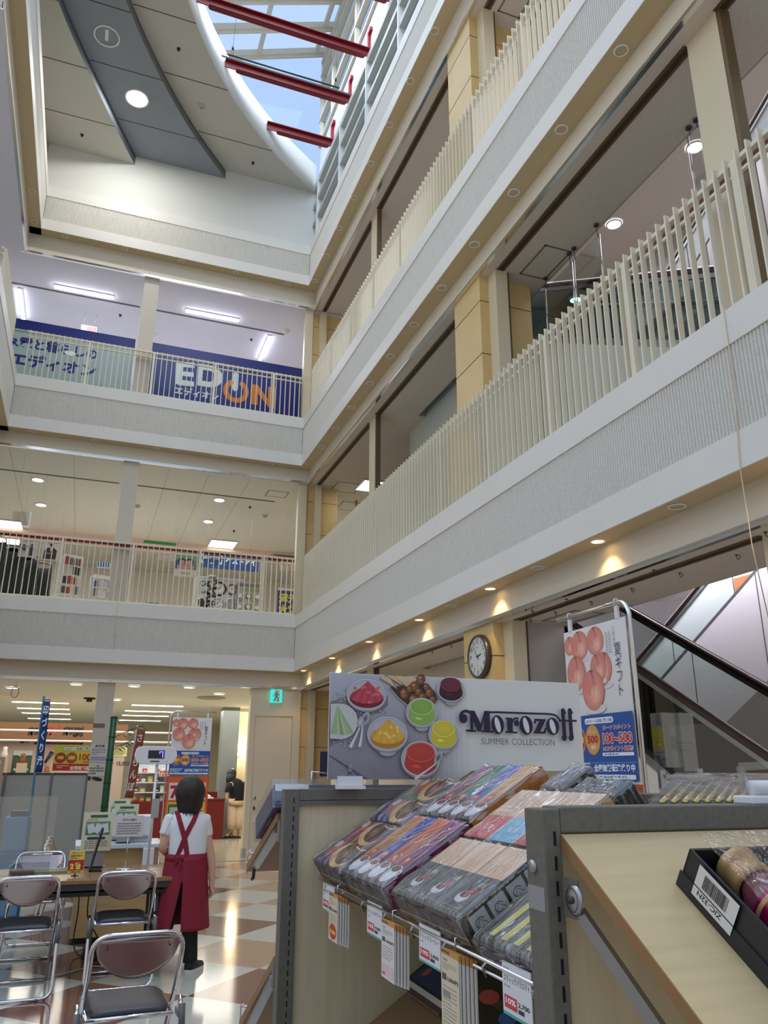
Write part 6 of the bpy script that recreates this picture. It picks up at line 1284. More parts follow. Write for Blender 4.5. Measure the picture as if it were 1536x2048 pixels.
# folding chairs, chrome tube with a pressed steel back plate
VINYL = mat('dark_grey_vinyl', (44, 44, 50), 0.38, bump=0.08, bscale=300); PLATE = mat('polished_back_plate', (176, 160, 158), 0.22, metal=0.9)
def rounded(pts, r, n=5):
    out = [Vector(pts[0])]
    for i in range(1, len(pts) - 1):
        a, b, c = Vector(pts[i - 1]), Vector(pts[i]), Vector(pts[i + 1]); d1 = (a - b).normalized(); d2 = (c - b).normalized(); rr = min(r, (a - b).length * 0.49, (c - b).length * 0.49)
        for k in range(n + 1): q = k / n; p1 = b + d1 * rr; p2 = b + d2 * rr; out.append(p1 * (1 - q) ** 2 + b * 2 * q * (1 - q) + p2 * q * q)
    return out + [Vector(pts[-1])]
def make_chair(label):
    """faces +Y; seen from behind"""
    t = thing('folding_chair', label, 'chair'); W_ = 0.205
    # frame one: back hoop running down to the front floor bar
    pts = [(-W_, 0.50, 0.012), (-W_, 0.02, 0.60), (-W_, -0.05, 0.775), (W_, -0.05, 0.775), (W_, 0.02, 0.60), (W_, 0.50, 0.012)]
    MB().tube(rounded(pts, 0.085, 6) , 0.0115, 10).tube([(-W_, 0.50, 0.012), (W_, 0.50, 0.012)], 0.0115, 10).build('back_hoop', CHROME, t)
    w2 = W_ + 0.028
    pts = [(-w2, 0.20, 0.415), (-w2, -0.10, 0.013), (w2, -0.10, 0.013), (w2, 0.20, 0.415)]; pts = [(-w2, 0.10, 0.47), (-w2, 0.02, 0.40), (-w2, -0.07, 0.013), (w2, -0.07, 0.013), (w2, 0.02, 0.40), (w2, 0.10, 0.47)]
    MB().tube(rounded(pts, 0.07, 6), 0.0115, 10).build('rear_frame', CHROME, t)
    for s_ in (-1, 1):
        MB().tube([(s_ * w2, 0.00, 0.335), (s_ * w2, 0.03, 0.455)], 0.0155, 10).build('sleeve', mat('grey_sleeve', (96, 98, 100), 0.4), t)
        MB().obox((s_ * (W_ + 0.012), 0.06, 0.415), (0.004, 0, 0), (0, 0.04, 0), (0, 0, 0.014)).build('hinge_plate', STEEL, t)
        MB().lathe([(0.014, -0.012), (0.014, 0.012)], (s_ * w2 * 0.6, -0.07, 0.013), 10, (1, 0, 0)).build('foot_ring', STEEL, t)
    def plate(u, v):
        x = (2 * u - 1) * (W_ - 0.012); e = max(0.0, 1 - (2 * u - 1) ** 2) ** 0.6; top = 0.765 - 0.01 * (2 * u - 1) ** 2; lo = 0.735 - 0.155 * e
        z = top + (lo - top) * v; return (x, -0.046 + (0.775 - z) * 0.40 - 0.022 * e + 0.0, z)
    pl = MB().grid(plate, 18, 8).build('back_plate', PLATE, t, solid=0.006)
    m = MB()
    for x in (-0.14, 0.14): m.lathe([(0.006, 0.0), (0.004, 0.004), (0, 0.005)], (x, -0.052, 0.722), 8, (0, -1, 0.4))
    m.build('rivet', DARKST, pl)
    def seat(u, v): x = (2 * u - 1) * (0.185 - 0.02 * abs(2 * v - 1) ** 4); y = 0.06 + 0.39 * v; k = (1 - abs(2 * u - 1) ** 6) * (1 - abs(2 * v - 1) ** 6); return (x, y, 0.425 + 0.022 * k + 0.012 * v)
    MB().grid(seat, 16, 14).build('seat', VINYL, t, solid=0.012)
    pts = [(-0.19, 0.05, 0.415), (-0.19, 0.46, 0.425), (0.19, 0.46, 0.425), (0.19, 0.05, 0.415)]; MB().tube(rounded(pts, 0.06, 5) + [Vector((-0.19, 0.05, 0.415))], 0.0105, 10).build('seat_frame', CHROME, t)
    return t
ch = make_chair('chrome folding chair nearest the viewer, alone in the aisle'); GC = 'chrome folding chairs'; ch['group'] = GC
ch.location = (0.355, 4.27, 0); ch.rotation_euler = (0, 0, rad(3))
place_copy(ch, (-0.235, 6.62, 0), rad(2), 'chrome folding chair at the left edge, back to us at the table', GC); place_copy(ch, (0.44, 6.72, 0), rad(1), 'chrome folding chair at the table beside the red apron', GC)
place_copy(ch, (-0.22, 8.40, 0), rad(178), 'folding chair facing us across the table, dark padded back showing', GC)
for i in range(3): place_copy(ch, (-0.16, 9.3 + 0.48 * i, 0), rad(-96), ['front', 'middle', 'rearmost'][i] + ' of the folding chairs lined up sideways behind the table', 'folding chairs lined up sideways')
t = thing('paper_stack', 'stack of papers and cartons behind the cream information boards', 'papers', (0.45, 9.5, 0), 0)
for i in range(6): MB().box(-0.15 + 0.01 * (i % 3), 0.17 - 0.012 * (i % 2), -0.12, 0.12, 0.62 + 0.05 * i, 0.665 + 0.05 * i).build('bundle', [mat('manila_bundle', (176, 140, 110), 0.7), WHITEP, mat('grey_bundle', (150, 140, 132), 0.7)][i % 3], t)
MB().box(-0.2, 0.2, -0.16, 0.16, 0, 0.62).build('carton', mat('cardboard', (150, 116, 78), 0.8), t)
for i, (x, y, w_, h) in enumerate(((-0.92, 8.9, 0.28, 1.02), (-0.76, 10.6, 0.1, 1.35))):
    if i == 0:
        t = thing('cardboard_box', 'tall cardboard box at the left picture edge behind the table', 'box', (x, y, 0), 0); MB().box(-w_, w_ - 0.05, -0.2, 0.2, 0, h).build('body', mat('cardboard', (150, 116, 78), 0.8), t); MB().box(-w_ - 0.001, w_ - 0.049, -0.202, -0.2005, h * 0.78, h * 0.8).build('tape', mat('brown_tape', (120, 88, 56), 0.5), t)
t = thing('cardboard_sign', 'pale sign with a red rounded character at the left edge above the partition', 'sign', (-1.1, 13.9, 1.2), 0, world=True)
a = atY(0, 1530, 13.9); MB().box(a.x - 0.25, a.x + 0.06, 13.9, 13.91, 0.0, 1.68).build('board', mat('tan_board', (186, 160, 130), 0.7), t); A = PxY(13.897); A.text('3', a.x - 0.13, 1.46, 0.26, (240, 236, 232), 0.09); A.text('3', a.x - 0.13, 1.46, 0.26, (206, 60, 60), 0.05); A.build('lettering', t)

# ================================================================ FOREGROUND: sweets gondolas (their own axes, turned 1.2 degrees)
FA = rad(1.16); FGM = Matrix.Rotation(-FA, 4, 'Z')
def G(u, v, z): return FGM @ Vector((u, v, z))
def GB(): m = MB(); m.M = FGM; return m
GU, GV = FGM @ X3, FGM @ Y3
def atV(px, py, V): d = ray(px, py); t_ = V / (FGM.transposed() @ d).y; return FGM.transposed() @ (CAM + d * t_)
def atU(px, py, U): d = ray(px, py); t_ = U / (FGM.transposed() @ d).x; return FGM.transposed() @ (CAM + d * t_)
GREYM = mat('grey_brown_fixture_metal', (112, 108, 98), 0.5, metal=0.2, noise=0.12, nscale=140); SLOT = mat('black_slot', (8, 8, 8), 0.9)
WOODP = mat('pale_ash_panel', (212, 198, 162), 0.5, noise=0.07, nscale=3.5, stretch=(14, 14, 0.8)); WOODS = mat('pale_ash_shelf', (206, 182, 136), 0.42, noise=0.07, nscale=4, stretch=(1.2, 16, 16))
EDGE = mat('brown_shelf_edge', (150, 112, 70), 0.5, noise=0.06, nscale=10); BROWNB = mat('brown_back_board', (122, 96, 62), 0.6)
def slotted_post(t, u0, u1, v0, v1, z0, z1, pitch, wood_side=1):
    p_ = GB().box(u0, u1, v0, v1, z0, z1).build('post', GREYM, t, bevel=0.002); m = GB(); z = z1 - pitch * 1.2; uc = u0 + (u1 - u0) * 0.62
    while z > z0 + 0.02: m.box(uc - 0.0016, uc + 0.0016, v0 - 0.0006, v0 + 0.001, z - pitch * 0.32, z + pitch * 0.26); z -= pitch
    m.build('slot', SLOT, p_); return p_
# --- far gondola: end panel with slotted post, sloped shelves on its left side
t1 = thing('display_gondola', 'far sweets gondola with a pale wooden end panel and slotted grey post', 'shop shelving', G(1.1, 2.9, 0), 0, 'sweets gondolas', world=True)
slotted_post(t1, 0.553, 0.600, 2.513, 2.56, 0.0, 1.445, 0.026)
GB().box(0.600, 1.62, 2.53, 2.55, 0.12, 1.40).build('end_panel', WOODP, t1)
b_ = GB().box(0.600, 1.62, 2.513, 2.56, 1.415, 1.445).box(0.600, 1.62, 2.516, 2.55, 1.398, 1.412).build('top_rail', GREYM, t1)
GB().box(0.60, 1.66, 2.513, 2.56, 0.0, 0.12).build('kick_board', GREYM, t1); GB().box(1.62, 1.66, 2.513, 2.56, 0.0, 1.445).build('post', GREYM, t1, bevel=0.002)
GB().box(0.62, 1.62, 2.56, 3.1, 0.0, 0.1).build('base', GREYM, t1)
for k, (va, za, vb, zb) in enumerate(((2.63, 1.372, 3.136, 1.170), (2.59, 0.975, 3.11, 0.680))):
    d = Vector((0, vb - va, zb - za)).normalized(); n = Vector((0, -d.z, d.y)) * 0.024     # slopes down and away from us
    pl = [G(0.556, va, za), G(0.556, vb, zb), G(0.556, vb - n.y, zb - n.z), G(0.556, va - n.y, za - n.z)]
    sh = MB().prism(pl, GU * 1.05).build('sloped_shelf', EDGE, t1)
    m = MB(); m.bar(G(0.562, va + 0.01, za - 0.055), G(0.562, vb - 0.14, zb + 0.005), 0.010, 0.026, GU); m.build('silver_bracket', STEEL, sh)
    e = vb + 0.004; m = MB().tube([G(0.56, e, zb - 0.03), G(0.56, e, zb + 0.045), G(0.572, e - 0.012, zb + 0.05)], 0.003, 6); m.tube([G(0.56, e, zb + 0.04), G(1.6, e, zb + 0.04)], 0.003, 6); m.build('front_wire', CHROME, sh)
    MB().tube([G(0.562, vb - 0.13, zb + 0.01), G(0.562, vb - 0.12, zb - 0.03), G(0.562, vb - 0.10, zb - 0.036)], 0.006, 8).build('hook', DARKST, sh)
    GB().box(0.5525, 0.562, 2.565, 2.60, za - 0.08, za - 0.02).build('bracket_plate', STEEL, sh)
# blue gift box under film on the sloped shelf behind the rail
BLUEB = mat('navy_gift_box', (34, 44, 96), 0.35); CELLO = glass('cellophane', (252, 252, 252), 0.17, rough=0.08, bump=0.5, bscale=1.0, stretch=(6, 60, 6), rmax=0.36)
t = thing('gift_box', 'flat navy gift box under clear film behind the far grey rail, left of the sign', 'gift box', G(0.8, 2.7, 1.36), 0, 'gift boxes', world=True)
d = FGM @ Vector((0, 0.929, -0.370)); n = FGM @ Vector((0, 0.370, 0.929)); o = G(0.556, 2.60, 1.388)
MB().obox(o + GU * 0.23 + d * 0.16 + n * 0.040, GU * 0.245, d * 0.155, n * 0.036).build('carton', BLUEB, t, bevel=0.003)
MB().obox(o + GU * 0.045 + d * 0.004 + n * 0.066, GU * 0.055, d * 0.0008, n * 0.011).build('label', WHITEP, t)
MB().obox(o + GU * 0.23 + d * 0.165 + n * 0.046, GU * 0.252, d * 0.168, n * 0.046).build('clear_film', CELLO, t)
t = thing('price_strip', 'red and white price strip on the end of the far upper sloped shelf', 'price strip', G(0.55, 2.75, 1.36), 0, world=True)
q = G(0.5535, 2.70, 1.352); MB().obox(q + d * 0.04 + n * 0.012, GU * 0.001, d * 0.04, n * 0.012).build('strip', WHITEP, t); MB().obox(q + d * 0.04 + n * 0.014 - GU * 0.0015, GU * 0.0006, d * 0.036, n * 0.008).build('red_print', mat('red_price_print', (190, 50, 40), 0.5), t)
# --- big sign board of the sweets maker
SV = 2.49; s00 = atV(655, 1562, SV); s11 = atV(1157, 1367, SV); SW, SH = s11.x - s00.x, 0.328; sz = 1.474
t = thing('sign_board', 'large white Morozoff sign board with printed fruit desserts at its left', 'sign board', G(s00.x + SW / 2, SV, sz), 0, world=True)
GB().box(s00.x, s00.x + SW, SV, SV + 0.006, sz, sz + SH).build('board', mat('white_sign_board', (234, 232, 226), 0.45), t, bevel=0.001)
A = Art(G(s00.x, SV - 0.0008, sz), GU, Z3, step=0.00005)
def inv(px, py): q = atV(px, py, SV); return (q.x - s00.x, q.z - sz)
zq = lambda a, b: inv(640 + a / 2.56, 1320 + b / 2.56)
def zscale(): a, b = zq(0, 300), zq(100, 300); return (b[0] - a[0]) / 100
KS = zscale()
def clip_poly(pts, col, col2=None): A.poly([(min(max(x, 0.0008), SW - 0.0008), min(max(z, 0.0008), SH - 0.0008)) for x, z in pts], col, col2)
def P_(*q): return [zq(a, b) for a, b in q]
R = random.Random(21)
# marble ground fading to white
n_ = 26
for i in range(n_):
    x0, x1 = SW * 0.52 * i / n_, SW * 0.52 * (i + 1) / n_; k = max(0.0, (i / n_ - 0.55) / 0.45); a = (168, 168, 178); b = (234, 232, 226)
    lo = tuple(int(p * (1 - k) + q * k) for p, q in zip((134, 128, 136), b)); hi = tuple(int(p * (1 - k) + q * k) for p, q in zip((186, 188, 198), b)); A._add([(x0, 0.0008), (x1, 0.0008), (x1, SH - 0.0008), (x0, SH - 0.0008)], [(0, 1, 2, 3)], [lin(lo)] * 2 + [lin(hi)] * 2, lift=(i == 0))
def vein(pts, w_, c_): A.stroke([(min(max(x, 0.001), SW), min(max(z, 0.001), SH - 0.001)) for x, z in P_(*pts)], w_, c_)
vein([(48, 490), (110, 530), (160, 560), (200, 590), (240, 610)], [0.004, 0.007, 0.006, 0.010, 0.004], (92, 88, 100)); vein([(120, 540), (150, 575), (170, 600)], [0.003, 0.005, 0.002], (110, 106, 116)); vein([(240, 545), (285, 565), (290, 590)], [0.002, 0.005, 0.002], (130, 124, 128)); vein([(50, 560), (90, 575), (140, 600)], 0.003, (150, 146, 152))
clip_poly(P_((48, 215), (120, 190), (200, 170), (300, 170), (345, 185), (350, 230), (310, 270), (230, 290), (170, 330), (100, 400), (48, 450)), (120, 118, 128), (140, 136, 146))
for i in range(150):
    a, b = R.uniform(60, 335), R.uniform(150, 450)
    if b > 470 - a * 0.95 and b > 285 and a > 170: continue
    g_ = R.randint(170, 236); q = zq(a, b)
    if q[0] > 0.004: A.ell(q[0], q[1], KS * R.uniform(4, 11), KS * R.uniform(3, 8), (g_, g_, min(255, g_ + 10)), (150, 150, 162), rot=R.uniform(0, 180), n=6)
def bowl(cx, cy, rx, ry, fill, dark, kind, stem=True):
    c0 = zq(cx, cy); rx *= KS; ry *= KS
    if stem: A.ell(c0[0], c0[1] - ry * 1.05, rx * 0.42, ry * 0.28, (196, 196, 200), (160, 160, 168)); A.rect(c0[0] - rx * 0.2, c0[1] - ry * 1.1, c0[0] + rx * 0.2, c0[1] - ry * 0.7, (190, 190, 196))
    A.ell(c0[0], c0[1] - ry * 0.12, rx * 1.02, ry * 1.02, (190, 186, 188), (150, 148, 152)); A.ell(c0[0], c0[1], rx, ry, (206, 200, 202), (186, 182, 186)); A.ring(c0[0], c0[1], rx, ry, rx * 0.03, (236, 236, 240)); A.ring(c0[0], c0[1], rx * 0.96, ry * 0.95, rx * 0.015, (120, 116, 122))
    if kind == 'ice':
        A.ell(c0[0], c0[1] - ry * 0.25, rx * 0.86, ry * 0.62, dark)
        top = (c0[0] + rx * 0.05, c0[1] + ry * 0.92); n = 15
        for i in range(n):
            a0 = -1 + 2 * i / n; a1 = -1 + 2 * (i + 1) / n; q = 0.62 + 0.38 * abs(sin(i * 2.3)); col = tuple(int(p * q + s_ * (1 - q)) for p, s_ in zip(fill, dark))
            A.poly([(top[0] + rx * 0.05 * a0, top[1] - ry * 0.1 * abs(a0)), (top[0] + rx * 0.45 * a0, c0[1] + ry * 0.35), (c0[0] + rx * 0.86 * a0, c0[1] - ry * 0.1 - ry * 0.5 * (1 - a0 * a0) ** 0.5), (c0[0] + rx * 0.86 * a1, c0[1] - ry * 0.1 - ry * 0.5 * (1 - a1 * a1) ** 0.5), (top[0] + rx * 0.45 * a1, c0[1] + ry * 0.35)], col)
        for i in range(10): q = R.uniform(-.6, .6); z_ = R.uniform(-.5, .5); A.ell(c0[0] + rx * q, c0[1] + ry * z_, rx * 0.08, ry * 0.12, tuple(min(255, p + 26) for p in fill), rot=R.uniform(0, 90), n=7)
    else:
        w_ = rx * 0.74; A.poly([(c0[0] - w_, c0[1] + ry * 0.35)] + [(c0[0] + w_ * 1.14 * cos(rad(q)), c0[1] - ry * 0.28 + ry * 0.66 * sin(rad(q))) for q in range(180, 361, 15)] + [(c0[0] + w_, c0[1] + ry * 0.35)], dark)
        A.ell(c0[0], c0[1] + ry * 0.36, w_, ry * 0.56, fill, tuple(int(p * 0.93) for p in fill)); A.ring(c0[0], c0[1] + ry * 0.36, w_, ry * 0.56, w_ * 0.05, tuple(min(255, int(p * 1.25) + 8) for p in fill)); A.ell(c0[0] - w_ * 0.3, c0[1] - ry * 0.45, w_ * 0.3, ry * 0.08, tuple(min(255, int(p * 1.2) + 14) for p in dark), rot=-8)
# biscuits and nuts in a boat-shaped dish
A.poly(P_((355, 140), (400, 190), (440, 225), (500, 240), (560, 230), (600, 205), (585, 165), (545, 120)), (70, 44, 36))
A.stroke(P_((352, 142), (398, 194), (440, 230), (500, 245), (562, 234), (604, 206)), 0.0035, (190, 170, 150))
for pts in (((302, 92), (345, 70), (395, 150)), ((330, 72), (385, 70), (425, 135)), ((372, 72), (470, 72), (500, 100), (440, 140))):
    q = P_(*pts); A.poly([(x, min(z, SH - 0.001)) for x, z in q], (206, 176, 136), (222, 196, 158)); A.stroke([(x, min(z, SH - 0.002)) for x, z in q], 0.003, (160, 122, 84), closed=True)
    for k in range(7): w0, w1, w2 = R.random(), R.random(), R.random(); s_ = w0 + w1 + w2; x = (q[0][0] * w0 + q[1][0] * w1 + q[2][0] * w2) / s_; z_ = (q[0][1] * w0 + q[1][1] * w1 + q[2][1] * w2) / s_; A.ell(x, min(z_, SH - 0.004), 0.0025, 0.002, (230, 210, 180))
for a, b, r in ((428, 172, 30), (480, 138, 30), (512, 100, 28), (475, 205, 32), (520, 190, 24), (555, 168, 26), (540, 140, 20), (572, 205, 22), (500, 165, 22), (455, 150, 20)):
    q = zq(a, b); A.ell(q[0], q[1], KS * r, KS * r * 0.88, (176, 116, 76), (96, 58, 38), rot=R.uniform(0, 90), n=18, off=(-0.3, 0.3)); A.ell(q[0] - KS * r * 0.2, q[1] + KS * r * 0.25, KS * r * 0.4, KS * r * 0.3, (206, 160, 116), (172, 116, 78), n=10); A.stroke([(q[0] - KS * r * 0.6, q[1] - KS * r * 0.2), (q[0], q[1] + KS * r * 0.1), (q[0] + KS * r * 0.6, q[1] - KS * r * 0.1)], KS * 3, (110, 66, 42))
bowl(235, 178, 104, 76, (206, 74, 92), (120, 22, 40), 'ice', False); bowl(664, 150, 80, 64, (120, 40, 66), (62, 16, 34), 'jelly')
bowl(515, 268, 86, 72, (150, 190, 84), (150, 186, 92), 'jelly'); bowl(340, 378, 106, 82, (240, 184, 70), (196, 128, 44), 'ice')
bowl(626, 380, 84, 72, (236, 216, 70), (222, 200, 66), 'jelly'); bowl(508, 505, 104, 84, (206, 72, 62), (190, 62, 56), 'jelly', False)
# green sorbet cut off by the left edge
q = zq(95, 315); r = KS * 92
A.poly([(max(0.001, q[0] + r * cos(rad(k))), q[1] + r * 0.92 * sin(rad(k))) for k in range(-90, 91, 12)] + [(0.001, q[1] + r * 0.9), (0.001, q[1] - r * 0.9)], (204, 206, 202))
for i in range(9): a0 = i / 9; g_ = 0.75 + 0.25 * abs(sin(i * 1.9)); A.poly([(max(0.001, q[0] - r * 0.15), q[1] + r * 0.86), (max(0.001, q[0] - r * 0.9 + r * 1.7 * a0), q[1] - r * (0.55 + 0.15 * sin(pi * a0))), (max(0.001, q[0] - r * 0.9 + r * 1.7 * (a0 + 0.12)), q[1] - r * (0.55 + 0.15 * sin(pi * a0)))], (int(150 * g_ + 30), int(186 * g_ + 20), int(136 * g_ + 20)))
A.ring(q[0], q[1], r, r * 0.92, r * 0.03, (232, 236, 236), a0=-88, a1=88)
def spoon(a, b, hw):
    A.stroke(P_(a, ((a[0] + b[0]) / 2 + 4, (a[1] + b[1]) / 2), b), [hw * 2.2, hw, hw * 0.8], (190, 190, 196)); A.stroke(P_(a, b), [hw * 0.7, hw * 0.3], (238, 238, 242))
spoon((148, 448), (208, 318), 0.006); spoon((196, 445), (212, 330), 0.006); q = zq(224, 302); A.ell(q[0], q[1], KS * 20, KS * 36, (70, 66, 70), (186, 186, 192), rot=-28); q = zq(200, 318); A.ell(q[0], q[1], KS * 16, KS * 30, (206, 206, 212), (150, 150, 158), rot=-20)
spoon((478, 608), (585, 530), 0.006); q = zq(597, 500); A.ell(q[0], q[1], KS * 18, KS * 34, (50, 46, 50), (196, 196, 202), rot=-34)
# the maker's name in heavy old-style letters
INK = (40, 24, 62)
def curve(pts, n=8): return smooth([zq(*p) for p in pts], n)
def B(pts): A.poly(P_(*pts), INK)
def S(pts, w_): A.stroke(curve(pts), w_, INK)
lw = KS * 20; tw = KS * 8
zq0 = zq; zq = lambda a, b: inv(900 + a / 3.526, 1400 + b / 3.526); KS = (zq(100, 150)[0] - zq(0, 150)[0]) / 100
B([(128, 96), (148, 104), (152, 212), (130, 212)]); B([(100, 209), (170, 213), (170, 228), (100, 224)]); B([(100, 74), (160, 78), (207, 176), (198, 224), (182, 222), (126, 98)]); B([(190, 222), (226, 88), (240, 86), (204, 224)]); B([(226, 78), (266, 80), (270, 218), (224, 216)]); B([(206, 214), (292, 219), (290, 233), (206, 227)])
S([(128, 90), (98, 80), (70, 92), (60, 118), (64, 138)], [KS * 18] * 33); q = zq(81, 132); A.ell(q[0], q[1], KS * 29, KS * 29, INK)
S([(250, 90), (300, 88), (420, 92), (560, 97), (680, 101), (726, 110), (748, 130), (764, 150)], KS * 13)
def letter_o(cx, cy, rx, ry):
    q = zq(cx, cy); A.ell(q[0], q[1], KS * rx, KS * ry, INK, rot=4); A.ell(q[0], q[1], KS * rx * 0.40, KS * ry * 0.84, (234, 232, 226), rot=14)
letter_o(322, 176, 46, 60); letter_o(522, 180, 49, 61); letter_o(708, 187, 50, 56)
B([(384, 128), (424, 130), (430, 224), (392, 224)]); B([(377, 124), (424, 128), (424, 141), (377, 137)]); B([(376, 220), (460, 225), (460, 238), (376, 233)]); S([(424, 160), (434, 138), (452, 130), (466, 138)], KS * 14); q = zq(454, 164); A.ell(q[0], q[1], KS * 19, KS * 20, INK)
B([(580, 133), (660, 137), (656, 152), (578, 150)]); B([(578, 148), (594, 150), (588, 168), (574, 166)]); B([(614, 148), (660, 137), (620, 226), (574, 236)]); B([(576, 222), (654, 226), (650, 240), (574, 237)]); B([(654, 198), (664, 198), (656, 240), (640, 228)])
for dx in (0, 48):
    B([(766 + dx, 92), (792 + dx, 90), (804 + dx, 252), (778 + dx, 256)]); q = zq(780 + dx, 80); A.ell(q[0], q[1], KS * 17, KS * 19, INK); S([(776 + dx, 112), (782 + dx, 100), (794 + dx, 96), (798 + dx, 84)], KS * 9); q = zq(788 + dx, 268); A.ell(q[0], q[1], KS * 19, KS * 20, INK); S([(798 + dx, 244), (802 + dx, 258), (804 + dx, 272)], KS * 10)
B([(750, 142), (876, 142), (876, 156), (750, 154)]); zq = zq0; KS = zscale()
# thin line below
a, b = zq(816, 432), zq(1190, 438)
txt_ = 'SUMMER COLLECTION'; A.textbox = None
A.text(txt_, (a[0] + b[0]) / 2, (a[1] + b[1]) / 2, KS * 46, (70, 64, 70), -0.012, w=b[0] - a[0], align='c')
A.build('printed_picture', t)
for px in (700,):
    q = atV(px, 1567, SV - 0.01); m = GB().box(q.x - 0.045, q.x + 0.045, SV - 0.03, SV - 0.002, 1.446, 1.456).box(q.x - 0.04, q.x + 0.04, SV - 0.014, SV + 0.02, 1.456, 1.484); c_ = m.build('clip', WHITEP, t); GB().box(q.x - 0.006, q.x + 0.006, SV - 0.012, SV - 0.004, 1.484, 1.52).build('clip_tab', ACRYL, c_)
q = SW * 0.82; GB().box(s00.x + q - 0.045, s00.x + q + 0.045, SV - 0.03, SV + 0.02, 1.446, 1.484).build('clip', WHITEP, t)
# small dark card on a wire stand left of the sign
a, b = atV(641, 1503, 2.7), atV(653, 1553, 2.7); t = thing('price_card', 'small dark blue card on a wire stand just left of the sign', 'price card', G((a.x + b.x) / 2, 2.7, 1.42), 0, world=True)
GB().box(a.x, b.x + 0.02, 2.70, 2.704, b.z, a.z).build('card', mat('dark_indigo_card', (38, 38, 70), 0.4), t); m = GB(); m.tube([(a.x - 0.03, 2.69, 1.42), (a.x - 0.03, 2.69, b.z + 0.015), (b.x, 2.69, b.z + 0.01)], 0.003, 6); m.build('wire_stand', CHROME, t)

# --- middle gondola: sloped shelf of wrapped gift boxes facing left
t2 = thing('display_gondola', 'middle sweets gondola whose sloped shelf carries the film-wrapped gift boxes', 'shop shelving', G(1.15, 1.7, 0), 0, 'sweets gondolas', world=True)
TS = 0.62; SL = Vector((1, 0, TS)).normalized(); E2 = FGM @ SL; EN = FGM @ Vector((-SL.z, 0, SL.x)); E1 = -GV    # up the slope, out of the shelf, to the reader's right
def shelf_pt(s, v, h=0.0, u0=0.672, z0=1.196): return G(u0, v, z0) + E2 * s + EN * h
for k, (u0, z0, L_) in enumerate(((0.672, 1.196, 0.62), (0.672, 0.72, 0.62))):
    sh = MB().obox(shelf_pt(0.29, 2.135, -0.008, u0, z0), E2 * 0.29, GV * 0.335, EN * 0.008).obox(shelf_pt(0.19, 1.365, -0.008, u0, z0), E2 * 0.19, GV * 0.435, EN * 0.008).build('sloped_shelf', BROWNB, t2)
    m = MB(); a, b = shelf_pt(-0.012, 2.47, 0.006, u0, z0), shelf_pt(-0.012, 0.93, 0.006, u0, z0); m.tube([a, b], 0.0035, 8); m.tube([a - Z3 * 0.02 + GU * 0.008, b - Z3 * 0.02 + GU * 0.008], 0.003, 8)
    for i in range(9): q = a + (b - a) * (i + 0.5) / 9; m.tube([q, q - Z3 * 0.012 + GV * 0.02, q - Z3 * 0.03 + GV * 0.03 + GU * 0.012], 0.0025, 6)
    m.build('front_rail', CHROME, sh); MB().obox(shelf_pt(-0.004, 1.7, -0.004, u0, z0), EN * 0.018, GV * 0.77, E2 * 0.0015).build('clear_lip', ACRYL, sh)
GB().box(1.24, 1.30, 0.93, 2.50, 0.0, 1.44).build('spine_panel', WOODP, t2); GB().box(1.22, 1.32, 0.93, 2.51, 1.41, 1.45).build('top_rail', GREYM, t2); GB().box(0.62, 1.24, 0.93, 2.50, 0.0, 0.10).build('base', GREYM, t2)
GB().box(1.0, 1.02, 0.95, 2.5, 0.1, 0.93).build('back_board', BROWNB, t2)

